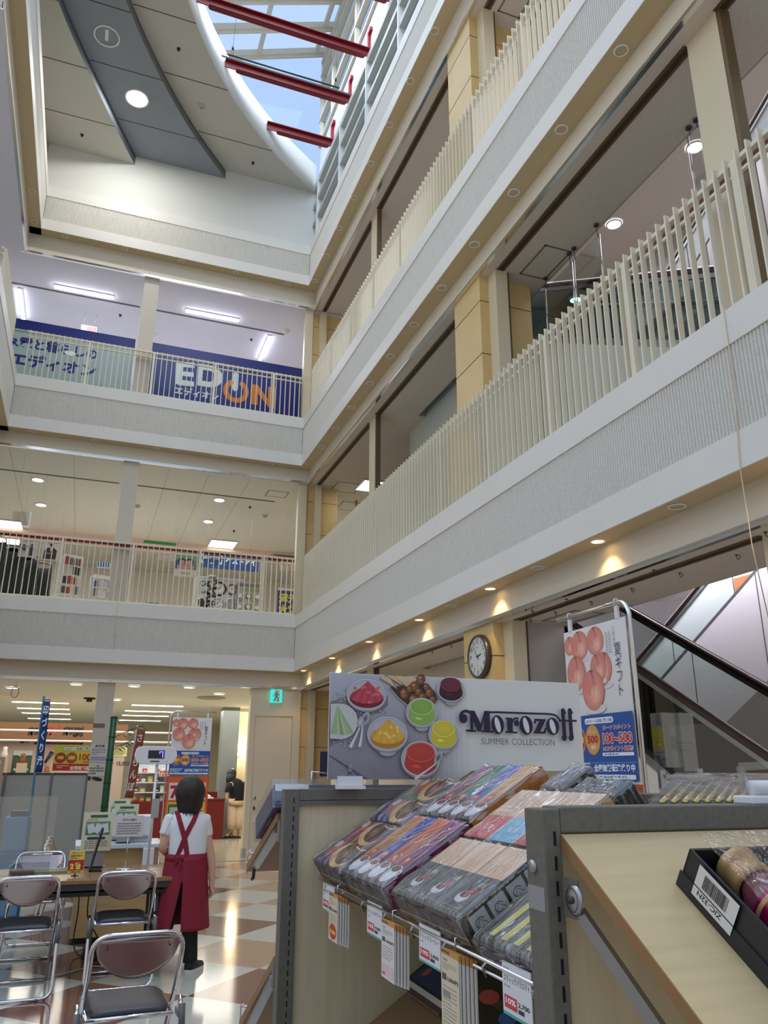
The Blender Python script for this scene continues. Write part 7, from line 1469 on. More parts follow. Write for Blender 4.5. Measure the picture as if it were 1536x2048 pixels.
def gift_box(lab, v0, v1, s0, s1, h, side, draw, near=None, side2=None, film=True, u0=0.672, z0=1.196, seed=0, base=0.0):
    """v0 > v1; box on the sloped shelf between slope distances s0 and s1"""
    t = thing('gift_box', lab, 'gift box', shelf_pt(s0, (v0 + v1) / 2, base, u0, z0), 0, 'wrapped gift boxes', world=True); P = lambda s, v, q: shelf_pt(s, v, q + base, u0, z0)
    MB().obox(P((s0 + s1) / 2, (v0 + v1) / 2, h / 2), E2 * ((s1 - s0) / 2), GV * ((v0 - v1) / 2), EN * (h / 2)).build('carton', side, t, bevel=0.002)
    A = Art(P(s0, v0, h + 0.0006), E1, E2, EN, step=0.00004); draw(A, v0 - v1, s1 - s0); A.build('top_print', t)
    if near: A = Art(P(s0, v1 - 0.0006, 0), E2, EN, E1, step=0.00004); near(A, s1 - s0, h); A.build('side_print', t)
    A = Art(P(s0 - 0.0006, v0, 0), E1, EN, -E2, step=0.00004); A.rect(0, 0, v0 - v1, h * 0.3, side2 or (96, 84, 70)); A.rect(0, h * 0.3, v0 - v1, h, (70, 58, 60)); A.rect(0, h * 0.28, v0 - v1, h * 0.34, (190, 160, 96)); A.build('front_print', t)
    if film:
        R = random.Random(seed + 50); a, b, c = (s1 - s0) / 2 + 0.005, (v0 - v1) / 2 + 0.005, h / 2 + 0.004; c0 = P((s0 + s1) / 2, (v0 + v1) / 2, h / 2); ph = [R.uniform(0, 6) for _ in range(6)]
        m = MB(); rd = [(R.uniform(-1, 1), R.uniform(-0.5, 0.5), R.uniform(0.03, 0.075), R.uniform(0.002, 0.0062), R.uniform(1, 5), R.uniform(0, 6)) for _ in range(22)]
        def fn(u, v):
            x, y = (2 * u - 1), (2 * v - 1); wv = 0.0012 * sin(9 * x + 3 * y + ph[0]) * sin(5 * y + ph[1])
            for c1, c2, c3, c4, c5, c6 in rd: wv += c4 * math.exp(-((y - c1 - c2 * x * 0.4) / c3) ** 2) * (0.55 + 0.45 * sin(c5 * x + c6))
            e = max(abs(x), abs(y)); return c0 + E2 * (x * a) + GV * (y * b) + EN * (c + 0.001 + wv - 0.010 * max(0, e - 0.95) / 0.05)
        m.grid(fn, 24, 90)
        def side_(sx, sy):
            def f2(u, v):
                x, y = (sx, 2 * u - 1) if sx else (2 * u - 1, sy); wv = 0.004 * sin(17 * u + 6 * v + ph[3]) * (1 - v) + 0.003 * sin(31 * u + ph[4]); q = c * (1 - 2 * v); o_ = E2 * (sx * wv) + GV * (sy * wv)
                return c0 + E2 * (x * a) + GV * (y * b) + EN * (q - (0.008 if v == 0 else 0)) + o_
            m.grid(f2, 22, 5)
        side_(-1, 0); side_(1, 0); side_(0, -1); side_(0, 1); m.build('clear_film', CELLO, t)
    return t
PLUM = mat('plum_box', (92, 26, 60), 0.35); GOLDB = mat('gold_box', (176, 124, 62), 0.3, metal=0.3); DKBOX = mat('dark_brown_box', (52, 42, 38), 0.35); BLKBOX = mat('black_gift_box', (24, 24, 26), 0.3); TANB = mat('tan_box_side', (120, 100, 78), 0.5)
def soup(A, w_, l_, cl=((70, 40, 84), (120, 40, 48))):
    for j in range(2):
        y = l_ * 0.5 * j; A.rect(0, y, w_, y + l_ * 0.5, cl[j], tuple(int(c * 1.3) for c in cl[j])); r = l_ * 0.25; cx, cy = w_ * 0.62, y + l_ * 0.27
        A.ell(w_ * 0.22, cy + r * 0.2, w_ * 0.17, r * 0.7, (190, 96, 92), (150, 70, 74)); A.ell(w_ * 0.22, cy + r * 0.3, w_ * 0.12, r * 0.42, (206, 120, 100), (176, 70, 60)); A.ell(w_ * 0.12, cy + r * 0.6, w_ * 0.08, r * 0.3, (214, 196, 180))
        A.ell(cx, cy - r * 0.05, w_ * 0.32, r * 0.95, (228, 198, 120), (206, 164, 84), rot=-14); A.ell(cx + w_ * 0.05, cy + r * 0.12, w_ * 0.26, r * 0.82, (118, 76, 46), (70, 38, 28), rot=-14); A.ell(cx, cy + r * 0.1, w_ * 0.14, r * 0.35, (150, 116, 76), (112, 70, 44), rot=-14); A.poly([(w_ * 0.78, y + l_ * 0.2), (w_, y + l_ * 0.25), (w_, y + l_ * 0.5), (w_ * 0.7, y + l_ * 0.5)], (64, 26, 30)); A.stroke([(w_ * 0.66, y + l_ * 0.46), (w_ * 0.85, y + l_ * 0.42), (w_, y + l_ * 0.44)], 0.005, (222, 190, 120))
def soup2(A, w_, l_): soup(A, w_, l_, ((44, 54, 110), (50, 90, 66)))
def cups(cols):
    def f(A, w_, l_):
        k = w_ / 4
        for i in range(4):
            A.rect(k * i, 0, k * (i + 1), l_, (70, 66, 72), cols[i]); A.rect(k * i, l_ * 0.30, k * (i + 1), l_, cols[i], tuple(min(255, int(c * 1.2) + 8) for c in cols[i]))
            for q in range(3): A.stroke(smooth([(k * (i + 0.05), l_ * (0.40 + 0.10 * q)), (k * (i + 0.35), l_ * (0.60 + 0.10 * q)), (k * (i + 0.6), l_ * (0.62 + 0.12 * q)), (k * (i + 0.98), l_ * (0.76 + 0.11 * q) if q < 2 else l_)], 4), 0.0035, (222, 186, 126) if q % 2 else (236, 214, 180))
            cx, cy, r = k * (i + 0.5), l_ * 0.17, k * 0.42
            A.ell(cx + r * 0.95, cy + r * 0.2, r * 0.4, r * 0.34, (214, 214, 218)); A.ell(cx + r * 0.95, cy + r * 0.2, r * 0.24, r * 0.2, (90, 80, 90)); A.ell(cx, cy, r, r * 0.86, (236, 236, 240), (196, 196, 204)); A.ell(cx, cy + r * 0.5, r * 0.86, r * 0.4, (222, 222, 226)); A.ell(cx, cy + r * 0.52, r * 0.72, r * 0.32, (140, 70, 46), (110, 50, 36))
            A.ell(cx, cy + r * 1.35, r * 0.62, r * 0.5, (206, 96, 70), (170, 66, 52)); A.ell(cx - r * 0.1, cy + r * 1.5, r * 0.25, r * 0.16, (232, 150, 120)); A.text(['ローズ', 'ミント', 'ベリー', 'モカ'][i], cx, l_ * 0.36, k * 0.14, (236, 224, 206), align='c')
    return f
def drip(A, w_, l_):
    k = w_ / 3; A.rect(0, 0, w_, l_ * 0.55, (58, 66, 64)); A.rect(0, l_ * 0.55, w_, l_, (206, 170, 138), (222, 190, 160))
    for i in range(3):
        cx, cy, r = k * (i + 0.45), l_ * 0.24, k * 0.17; A.ell(cx, cy, r * 1.2, r * 0.8, (226, 226, 228), (190, 190, 196)); A.ell(cx, cy + r * 0.3, r * 0.9, r * 0.45, (120, 40, 36)); A.ell(cx + r * 0.7, cy + r * 1.0, r * 0.55, r * 0.5, (180, 60, 50)); A.ell(cx + r * 0.2, cy + r * 1.4, r * 0.3, r * 0.4, (80, 100, 140))
        A.text('珈琲', cx + k * 0.18, l_ * 0.40, k * 0.12, (200, 196, 180), align='c'); A.lines(k * i + k * 0.1, l_ * 0.09, k * 0.7, 2, l_ * 0.035, l_ * 0.014, (120, 130, 126), i); A.stroke([(k * i, l_ * 0.55), (k * i, l_)], 0.002, (180, 140, 100))
def tea(A, w_, l_):
    k = w_ / 3; cl = [(196, 74, 78), (110, 176, 206), (176, 60, 64)]
    for i in range(3): A.rect(k * i, 0, k * (i + 1), l_ * 0.45, cl[i]); A.rect(k * i, l_ * 0.45, k * (i + 1), l_, (206, 166, 132), (222, 190, 160)); A.lines(k * i + k * 0.15, l_ * 0.62, k * 0.6, 2, l_ * 0.08, l_ * 0.035, (236, 216, 196), 3 + i); A.stroke([(k * i, 0), (k * i, l_)], 0.003, (226, 200, 150)); A.text('紅茶', k * (i + 0.5), l_ * 0.18, k * 0.16, (240, 226, 220), align='c')
def icons(A, w_, h):
    A.rect(0, 0, w_, h, (54, 42, 22))
    for i in range(4): x = w_ * (0.08 + 0.23 * i); A.rect(x, h * 0.2, x + h * 0.62, h * 0.82, (206, 204, 198)); A.ring(x + h * 0.3, h * 0.5, h * 0.18, h * 0.15, h * 0.03, (90, 90, 90), a0=20, a1=300); A.stroke([(x + h * 0.1, h * 0.35), (x + h * 0.3, h * 0.6), (x + h * 0.5, h * 0.4)], h * 0.025, (110, 110, 110))
    A.lines(w_ * 0.08, h * 0.88, w_ * 0.8, 1, 0.01, h * 0.05, (170, 150, 100), 2)
plain = lambda c_: (lambda A, w_, h: A.rect(0, 0, w_, h, c_, tuple(int(x * 1.15) for x in c_)))
gift_box('wrapped soup gift box with bowls at the far lower end of the shelf', 2.485, 2.20, 0.0, 0.20, 0.06, TANB, soup, seed=1); gift_box('wrapped soup gift box with bowls, upper one at the far end', 2.485, 2.20, 0.21, 0.43, 0.06, TANB, soup2, seed=2)
gift_box('wrapped drink gift box with four cups and a plum side, lower middle of the shelf', 2.185, 1.853, 0.0, 0.255, 0.06, PLUM, cups([(170, 106, 60), (54, 64, 140), (176, 84, 52), (116, 40, 92)]), near=plain((104, 26, 66)), seed=3); gift_box('wrapped drink gift box with four cups and an orange side, upper middle', 2.185, 1.853, 0.265, 0.505, 0.06, GOLDB, cups([(116, 52, 96), (44, 104, 84), (60, 78, 150), (176, 130, 76)]), near=plain((180, 116, 50)), seed=4)
gift_box('dark green-grey wrapped coffee gift box with picture icons on its side', 1.785, 1.434, 0.0, 0.20, 0.062, BLKBOX, drip, near=icons, seed=5, side2=(110, 96, 84)); gift_box('wrapped tea gift box with red and blue blocks and a gold edge', 1.785, 1.434, 0.21, 0.395, 0.062, GOLDB, tea, near=plain((186, 140, 70)), seed=6)
gift_box('dark brown crinkled wrapped box at the top behind the tea box', 1.795, 1.70, 0.445, 0.54, 0.034, DKBOX, plain((58, 48, 44)), near=plain((50, 42, 38)), seed=7); gift_box('black wrapped box behind the gold-edged tea box', 1.60, 1.436, 0.405, 0.46, 0.05, BLKBOX, plain((40, 40, 44)), near=plain((30, 30, 32)), seed=8)
def sticks(n, col):
    def f(A, w_, l_):
        A.rect(0, 0, w_, l_, (40, 42, 46))
        for i in range(n): x = w_ * (0.1 + 0.8 * i / n); A.poly([(x, l_ * 0.1), (x + w_ * 0.35 / n, l_ * 0.1), (x + w_ * 0.5 / n, l_ * 0.5), (x + w_ * 0.3 / n, l_ * 0.92)], col)
    return f
gift_box('flat black box of green-gold sticks half hidden by the near post', 1.41, 1.08, 0.0, 0.2, 0.03, BLKBOX, sticks(6, (196, 186, 70)), seed=9)
# lower shelf boxes
def choc(A, w_, l_):
    A.rect(0, 0, w_, l_, (50, 44, 30)); R = random.Random(3)
    for i in range(4):
        for j in range(4): A.rrect(w_ * (0.06 + 0.24 * i), l_ * (0.06 + 0.24 * j), w_ * (0.22 + 0.24 * i), l_ * (0.14 + 0.24 * j), 0.004, [(120, 100, 40), (60, 60, 36), (84, 76, 44)][(i + j) % 3])
    A.ell(w_ * 0.25, l_ * 0.35, w_ * 0.10, l_ * 0.07, (196, 84, 70)); A.ell(w_ * 0.55, l_ * 0.28, w_ * 0.08, l_ * 0.07, (70, 110, 170)); A.ell(w_ * 0.8, l_ * 0.6, w_ * 0.06, l_ * 0.05, (150, 120, 50))
def black_set(A, w_, l_): A.rect(0, 0, w_, l_, (24, 26, 32)); A.rect(w_ * 0.05, l_ * 0.1, w_ * 0.95, l_ * 0.35, (34, 52, 90)); A.lines(w_ * 0.1, l_ * 0.75, w_ * 0.8, 3, l_ * 0.12, l_ * 0.05, (150, 130, 60), 5); A.ell(w_ * 0.2, l_ * 0.24, w_ * 0.05, l_ * 0.06, (190, 80, 60)); A.rect(0, 0, w_, l_ * 0.06, (206, 200, 180))
LW = dict(u0=0.672, z0=0.72)
gift_box('dark olive chocolate gift box at the bottom left of the lower shelf', 2.10, 1.66, 0.28, 0.58, 0.06, DKBOX, choc, seed=10, film=False, **LW); gift_box('black and blue gift box with a white edge on the lower shelf', 2.42, 2.12, 0.30, 0.56, 0.05, BLKBOX, black_set, seed=11, film=False, **LW)
gift_box('dark gift box with red print at the right of the lower shelf', 1.64, 1.30, 0.28, 0.56, 0.055, DKBOX, lambda A, w_, l_: [A.rect(0, 0, w_, l_, (36, 30, 28)), A.ell(w_ * 0.3, l_ * 0.5, w_ * 0.15, l_ * 0.12, (150, 50, 40)), A.lines(w_ * 0.5, l_ * 0.6, w_ * 0.4, 3, l_ * 0.1, l_ * 0.04, (160, 140, 70), 4)], seed=12, film=False, **LW)
# price tags on the rail and order-card stacks hanging from it
def tag_print(A, w_, h, price):
    A.rect(0, 0, w_, h, (226, 226, 226)); A.rect(0, 0, w_, h * 0.06, (90, 176, 160)); A.text(price[0], w_ * 0.06, h * 0.84, h * 0.09, (110, 110, 110)); A.text(price[1], w_ * 0.06, h * 0.64, h * 0.14, (60, 60, 62), 0.01, w=w_ * 0.88); A.text(price[2], w_ * 0.06, h * 0.53, h * 0.07, (140, 140, 140)); A.rect(w_ * 0.06, h * 0.14, w_ * 0.5, h * 0.38, (206, 62, 70)); A.text('10%', w_ * 0.28, h * 0.23, h * 0.15, (246, 240, 240), 0.03, align='c', w=w_ * 0.36); A.rect(w_ * 0.54, h * 0.14, w_ * 0.74, h * 0.22, (60, 60, 64)); A.text(price[3], w_ * 0.54, h * 0.26, h * 0.12, (40, 40, 40), 0.02, w=w_ * 0.38)
for v0, v1, zt, zb, nm, lab in ((2.431, 2.31, 1.196, 1.120, ('スープ', '詰合せギフト', '(SP-30)', '3,000'), 'price tag at the far end of the upper rail'), (2.016, 1.906, 1.200, 1.128, ('飲料', 'ドリンクギフト', '(DG-40)', '4,000'), 'second price tag from the far end of the upper rail'), (1.672, 1.562, 1.204, 1.136, ('珈琲', 'ドリップコーヒー', '(CF-28)', '2,850'), 'third price tag, under the dark coffee box'), (1.305, 1.21, 1.207, 1.132, ('味覚糖', 'スティックバラエティ', '(PSG-30C)', '2,700'), 'clearest white price tag, with red 10% mark, beside the near post')):
    t = thing('price_tag', lab, 'price tag', G(0.66, v0, zb), 0, 'price tags on the rail', world=True); GB().box(0.6595, 0.661, v1, v0, zb, zt).build('card', mat('tag_card', (222, 222, 222), 0.4), t)
    A = Art(G(0.659, v0, zb), E1, Z3, -GU, step=0.00005); tag_print(A, v0 - v1, zt - zb, nm); A.build('print', t)
def slip(A, w_, h, i):
    A.rect(0, 0, w_, h, (222, 206, 176) if i != 1 else (226, 220, 214)); A.rect(0, h * 0.93, w_, h, (206, 150, 84)); A.rect(0, h * 0.95, w_ * 0.5, h * 0.985, (120, 90, 50)); A.text('全国お届け', w_ * 0.1, h * 0.86, h * 0.035, (90, 80, 60)); A.lines(w_ * 0.08, h * 0.82, w_ * 0.8, 3, h * 0.03, h * 0.012, (150, 140, 120), i)
    A.rect(w_ * 0.06, h * 0.62, w_ * 0.3, h * 0.7, (90, 84, 76)); A.text(['3,000円', '4,000円', '2,850円'][i], w_ * 0.34, h * 0.63, h * 0.06, (40, 36, 34), 0.03, w=w_ * 0.6); A.lines(w_ * 0.08, h * 0.54, w_ * 0.8, 5, h * 0.05, h * 0.016, (170, 160, 150), i + 9)
    if i == 0: A.ell(w_ * 0.5, h * 0.2, w_ * 0.4, h * 0.16, (196, 60, 44)); A.text('100', w_ * 0.5, h * 0.15, h * 0.11, (246, 210, 70), 0.05, align='c', w=w_ * 0.62)
    elif i == 1: A.rect(w_ * 0.06, h * 0.05, w_ * 0.94, h * 0.24, (226, 196, 200)); A.ell(w_ * 0.2, h * 0.08, w_ * 0.12, h * 0.03, (200, 110, 120))
    else: A.rect(w_ * 0.1, h * 0.42, w_ * 0.5, h * 0.5, (150, 146, 140)); A.lines(w_ * 0.1, h * 0.3, w_ * 0.75, 6, h * 0.045, h * 0.012, (150, 150, 150), 33)
for i, (v0, wd, zt, zb, lab) in enumerate(((2.305, 0.085, 1.182, 1.068, 'far stack of order cards with a red and yellow 100 badge, hanging from the rail'), (1.862, 0.085, 1.184, 1.070, 'middle stack of order cards with a pink foot, hanging from the rail'), (1.522, 0.08, 1.188, 1.055, 'nearest stack of order cards, long and cream, hanging from the rail'))):
    t = thing('order_card_stack', lab, 'order cards', G(0.65, v0, zb), 0, 'order-card stacks on the rail', world=True)
    for k in range(5):
        du = 0.644 + 0.006 * k; dv = -0.004 * k; dz = -0.002 * k; GB().box(du, du + 0.0035, v0 - wd + dv, v0 + dv, zb + dz, zt + dz).build('card', mat('order_card', (226, 222, 214), 0.5), t); GB().box(du - 0.0003, du + 0.0038, v0 - wd + dv - 0.0004, v0 + dv + 0.0004, zt + dz - 0.012, zt + dz + 0.0004).build('orange_head', mat('orange_card_head', (206, 150, 84), 0.5), t)
    A = Art(G(0.6432, v0, zb), E1, Z3, -GU, step=0.00005); slip(A, wd, zt - zb, i); A.build('print', t); m = GB(); m.tube([(0.655, v0 - wd / 2, zt), (0.655, v0 - wd / 2, zt + 0.02), (0.668, v0 - wd / 2, zt + 0.022)], 0.002, 6); m.build('hook', CHROME, t)

# --- near gondola: grey slotted frame, sloped wooden shelf facing the viewer
t3 = thing('display_gondola', 'near sweets gondola at the right with a slotted grey post and sloped wooden shelf', 'shop shelving', G(1.0, 0.9, 0), 0, 'sweets gondolas', world=True)
ps = slotted_post(t3, 0.489, 0.5125, 0.852, 0.895, 0.0, 1.459, 0.026)
GB().box(0.5125, 1.62, 0.852, 0.895, 1.4325, 1.461).build('top_rail', GREYM, t3, bevel=0.002); GB().box(0.5125, 1.62, 0.862, 0.88, 0.1, 1.432).build('back_panel', WOODP, t3); GB().box(1.62, 1.66, 0.852, 0.895, 0, 1.459).build('post', GREYM, t3); GB().box(0.489, 1.62, 0.852, 0.895, 0, 0.1).build('kick_board', GREYM, t3)
q = atU(1067, 1733, 0.4885); MB().lathe([(0.0075, 0), (0.0075, 0.003), (0.005, 0.005), (0, 0.0052)], G(0.489, q.y, q.z), 16, tuple(-GU)).build('bolt', STEEL, ps); GB().box(0.4884, 0.489, 0.856, 0.893, q.z - 0.045, q.z - 0.02).build('paper_label', mat('grey_paper_label', (150, 148, 146), 0.6), ps)
SS = 0.6445; D2 = Vector((0, -1, -SS)).normalized(); N2 = FGM @ Vector((0, -SS, 1)).normalized(); D2 = FGM @ D2
def sh2(u, s, h=0.0): return G(u, 0.852, 1.4312) + D2 * s + N2 * h
m = MB().obox(sh2(1.06, 0.27, -0.0065), GU * 0.547, D2 * 0.27, N2 * 0.0065); s_ = m.build('sloped_shelf', WOODS, t3)
MB().obox(sh2(0.5122, 0.27, -0.0066), GU * 0.0008, D2 * 0.271, N2 * 0.0067).build('edge_band', EDGE, s_); MB().obox(sh2(1.06, 0.541, -0.0066), GU * 0.547, D2 * 0.001, N2 * 0.0067).build('edge_band', EDGE, s_)
q = atU(1151, 1800, 0.506); c0 = G(0.506, q.y, q.z)
br = MB().lathe([(0.0155, 0.0), (0.0155, 0.003), (0.013, 0.0045), (0.0, 0.005)], c0, 28, tuple(-GU)).build('tilt_dial', STEEL, t3); m = MB()
for i in range(24): a = rad(15 * i); m.obox(c0 - GU * 0.0042 + GV * (0.0115 * cos(a)) + Z3 * (0.0115 * sin(a)), GU * 0.0004, GV * 0.0006 , Z3 * 0.0014)
m.build('notch', SLOT, br); MB().lathe([(0.004, 0.004), (0.004, 0.008), (0, 0.009)], c0, 12, tuple(-GU)).build('rivet', DARKST, br)
MB().obox(c0 + GV * 0.012 + GU * 0.002, GU * 0.001, GV * 0.016, Z3 * 0.020).build('bracket_plate', GREYM, t3); MB().obox(c0 + D2 * 0.20 - N2 * 0.010 + GU * 0.004, GU * 0.003, D2 * 0.19, N2 * 0.008).build('support_arm', STEEL, t3)
# black bottle gift box on that shelf
t = thing('gift_box', 'black open gift box of bottles labelled ZIC-32N on the near sloped shelf', 'gift box', sh2(0.8, 0.2), 0, 'gift boxes', world=True); u0, u1, sa, sb, hh = 0.609, 1.10, 0.088, 0.36, 0.046
BT = mat('black_carton_board', (34, 34, 40), 0.45); E = lambda u, s, h: sh2(u, s, h)
def slab2(ua, ub, s0, s1, h0, h1): return MB().obox(sh2((ua + ub) / 2, (s0 + s1) / 2, (h0 + h1) / 2), GU * ((ub - ua) / 2), D2 * ((s1 - s0) / 2), N2 * ((h1 - h0) / 2))
slab2(u0, u1, sa, sb, 0.0, 0.003).build('carton_floor', BT, t)
for nm, ar in (('carton_side', (u0, u0 + 0.003, sa, sb)), ('carton_side', (u1 - 0.003, u1, sa, sb)), ('carton_side', (u0, u1, sa, sa + 0.003)), ('carton_side', (u0, u1, sb - 0.003, sb))): slab2(*ar, 0.0, hh).build(nm, BT, t)
slab2(u0 - 0.002, u0, sa - 0.002, sb, 0.0, 0.018).build('lower_sleeve', BT, t); slab2(u0 + 0.003, u1 - 0.003, sa + 0.003, sb - 0.003, 0.003, 0.010).build('blue_lining', mat('deep_blue_lining', (34, 40, 74), 0.6), t)
A = Art(sh2(u0 - 0.0030, sa + 0.082, 0.044), -D2, -N2, -GU, step=0.00004); LW_, LH_ = 0.060, 0.035
A.rect(0, 0, LW_, LH_, (222, 218, 214)); A.rect(0, LH_ * 0.655, LW_, LH_ * 0.70, (60, 54, 70)); A.text('ZIC-32N', LW_ * 0.26, LH_ * 0.74, LH_ * 0.22, (36, 34, 44), 0.02, w=LW_ * 0.62); x = LW_ * 0.22; R = random.Random(2)
while x < LW_ * 0.8: w_ = R.choice((0.0005, 0.0008, 0.0013)); A.rect(x, LH_ * 0.12, x + w_, LH_ * 0.56, (40, 38, 44)); x += w_ + R.choice((0.0005, 0.0008))
A.build('barcode_label', t)
GOLDC = mat('matt_gold_cap', (196, 156, 100), 0.45, metal=0.3); MAG = mat('magenta_foil_label', (150, 24, 70), 0.25, metal=0.4); BOTG = mat('clear_juice_bottle', (120, 60, 70), 0.08, spec=0.8)
for k in range(6):
    uc = 0.662 + 0.072 * k
    b = thing('juice_bottle', '%s gold-capped magenta bottle from the left in the black gift box' % ORD[k], 'bottle', sh2(uc, 0.2, 0.03), 0, 'bottles in the black gift box', world=True); c0 = sh2(uc, sa + 0.010, 0.034); ax = tuple(D2)
    MB().lathe([(0, 0.0), (0.021, 0.0), (0.0235, 0.003), (0.0235, 0.012), (0.022, 0.0135), (0.022, 0.026), (0.0235, 0.028), (0.0235, 0.034), (0.020, 0.035)], c0, 28, ax).build('cap', GOLDC, b)
    MB().lathe([(0.018, 0.034), (0.020, 0.040), (0.026, 0.050), (0.028, 0.062), (0.028, 0.24), (0.02, 0.25), (0, 0.25)], c0, 28, ax).build('bottle_glass', BOTG, b)
    MB().lathe([(0.0284, 0.064), (0.0284, 0.22)], c0, 28, ax).build('label', MAG, b)
    MB().lathe([(0.0287, 0.068), (0.0287, 0.073)], c0, 28, ax).build('gold_band', GOLDC, b)
slab2(u0 + 0.001, u1 - 0.001, sa + 0.001, sb - 0.001, hh + 0.020, hh + 0.0205).build('film_lid', glass('box_film', (250, 250, 252), 0.05, rough=0.08, bump=0.5, bscale=18), t)
# shallow tray of gold sticks behind the near top rail
t = thing('gift_box', 'shallow clear-lidded tray of gold sticks on top behind the near grey rail', 'gift box', G(0.85, 1.05, 1.445), 0, 'gift boxes', world=True)
ta, tu, tv = G(0.672, 0.905, 1.452), GU * 0.40, G(0.150, 0.130, 0.0) + Z3 * 0.034; tn = tu.cross(tv).normalized(); P = lambda x, y, h=0.0: ta + tu * x + tv * y + tn * h
MB().prism([P(0, 0), P(1, 0), P(1, 1), P(0, 1)], tn * 0.008).build('tray', mat('slate_tray', (74, 78, 84), 0.35), t); MB().prism([P(0.03, 0.03, -0.03), P(0.97, 0.03, -0.03), P(0.97, 0.97, -0.05), P(0.03, 0.97, -0.05)], tn * 0.03).build('carton_base', BLKBOX, t)
GOLDS = mat('gold_stick_foil', (222, 200, 120), 0.25, metal=0.8)
for i in range(20): x = 0.05 + 0.045 * i; MB().tube([P(x, 0.04, 0.009), P(x + 0.005, 0.3, 0.009), P(x + 0.01, 0.80, 0.009)], [0.0035, 0.0036, 0.0006], 8).build('gold_stick', GOLDS, t)
MB().prism([P(0, 0, 0.013), P(1, 0, 0.013), P(1, 1, 0.013), P(0, 1, 0.013)], tn * 0.0005).build('clear_lid', glass('box_film', (250, 250, 252), 0.05, rough=0.08, bump=0.5, bscale=18), t)
GB().box(0.70, 1.62, 0.895, 1.22, 1.39, 1.40).build('top_deck', GREYM, t3)
# acrylic leaflet holder on a grey stand, and the white clip with an acrylic card at the right edge
V_ = 1.9; P = lambda x, y: atV(x, y, V_)
a, b, c_, d = P(1322, 1425), P(1358, 1418), P(1363, 1535), P(1341, 1530)
t = thing('leaflet_holder', 'empty clear acrylic leaflet holder on a grey metal stand before the escalator', 'leaflet holder', G(a.x, V_, 0.0), 0, world=True)
GB().box(a.x, a.x + 0.058, V_, V_ + 0.003, c_.z, a.z).box(a.x, a.x + 0.003, V_, V_ + 0.05, c_.z, a.z).build('holder', ACRYL, t); GB().box(a.x + 0.052, a.x + 0.1, V_ - 0.01, V_ - 0.007, c_.z - 0.01, a.z).build('front_sheet', ACRYL, t)
q0, q1 = P(1330, 1540), P(1405, 1537)
for q in (q0, q1): GB().box(q.x - 0.009, q.x + 0.009, V_ + 0.01, V_ + 0.022, 0.03, q.z).build('upright', STEEL, t)
GB().box(q0.x, q1.x, V_ + 0.01, V_ + 0.02, q0.z - 0.022, q0.z - 0.012).build('crossbar', STEEL, t)
GB().box(q0.x - 0.05, q1.x + 0.05, V_ - 0.1, V_ + 0.14, 0.0, 0.03).build('base', GREYM, t)
q = atV(1515, 1600, 0.87); t = thing('sign_clip', 'white clip with a bent clear acrylic card at the right picture edge', 'clip', G(q.x, 0.87, 1.461), 0, world=True)
GB().box(q.x - 0.022, q.x + 0.04, 0.855, 0.89, 1.461, 1.471).build('base', WHITEP, t, bevel=0.002); m = GB(); m.lathe([(0, 0), (0.009, 0), (0.009, 0.06), (0, 0.06)], (q.x - 0.010, 0.868, 1.481), 20, (1, 0, 0)); m.build('roller', WHITEP, t)
m = GB()
for a, b in (((q.x - 0.018, 1.474), (q.x - 0.021, 1.507)), ((q.x - 0.021, 1.507), (q.x + 0.03, 1.509)), ((q.x - 0.006, 1.474), (q.x - 0.018, 1.504))): m.bar((a[0], 0.872, a[1]), (b[0], 0.872, b[1]), 0.010, 0.0015, (0, 1, 0.01))
m.build('acrylic_card', ACRYL, t)

# ================================================================ PEOPLE
SKIN = mat('skin', (206, 160, 134), 0.5); HAIR = mat('black_brown_hair', (34, 25, 22), 0.42, bump=0.5, bscale=140, stretch=(6, 6, 0.6)); HAIRB = mat('black_hair', (20, 17, 18), 0.4, bump=0.4, bscale=140, stretch=(6, 6, 0.6))
def skin_body(name, nodes, edges, root, m, parent, sub=2):
    """one continuous skinned surface grown on a skeleton; nodes: key -> (point, radius or (rx, ry))"""
    keys = list(nodes); me = bpy.data.meshes.new(name); off = OFF.get(parent.name, Vector())
    me.from_pydata([tuple(Vector(nodes[k][0]) - off) for k in keys], [(keys.index(a), keys.index(b)) for a, b in edges], [])
    o = bpy.data.objects.new(name, me); COL.objects.link(o); o.modifiers.new('skin', 'SKIN').use_smooth_shade = True
    if not me.skin_vertices:
        bpy.context.view_layer.objects.active = o
    for i, k in enumerate(keys):
        r = nodes[k][1]; s_ = me.skin_vertices[0].data[i]; s_.radius = r if isinstance(r, tuple) else (r, r); s_.use_root = (k == root)
    q = o.modifiers.new('sub', 'SUBSURF'); q.levels = sub; q.render_levels = sub
    dg = bpy.context.evaluated_depsgraph_get(); dg.update(); nm = bpy.data.meshes.new_from_object(o.evaluated_get(dg)); o.modifiers.clear(); o.data = nm
    nm.materials.clear(); nm.materials.append(m)
    for p in nm.polygons: p.use_smooth = True
    o.parent = parent; return o
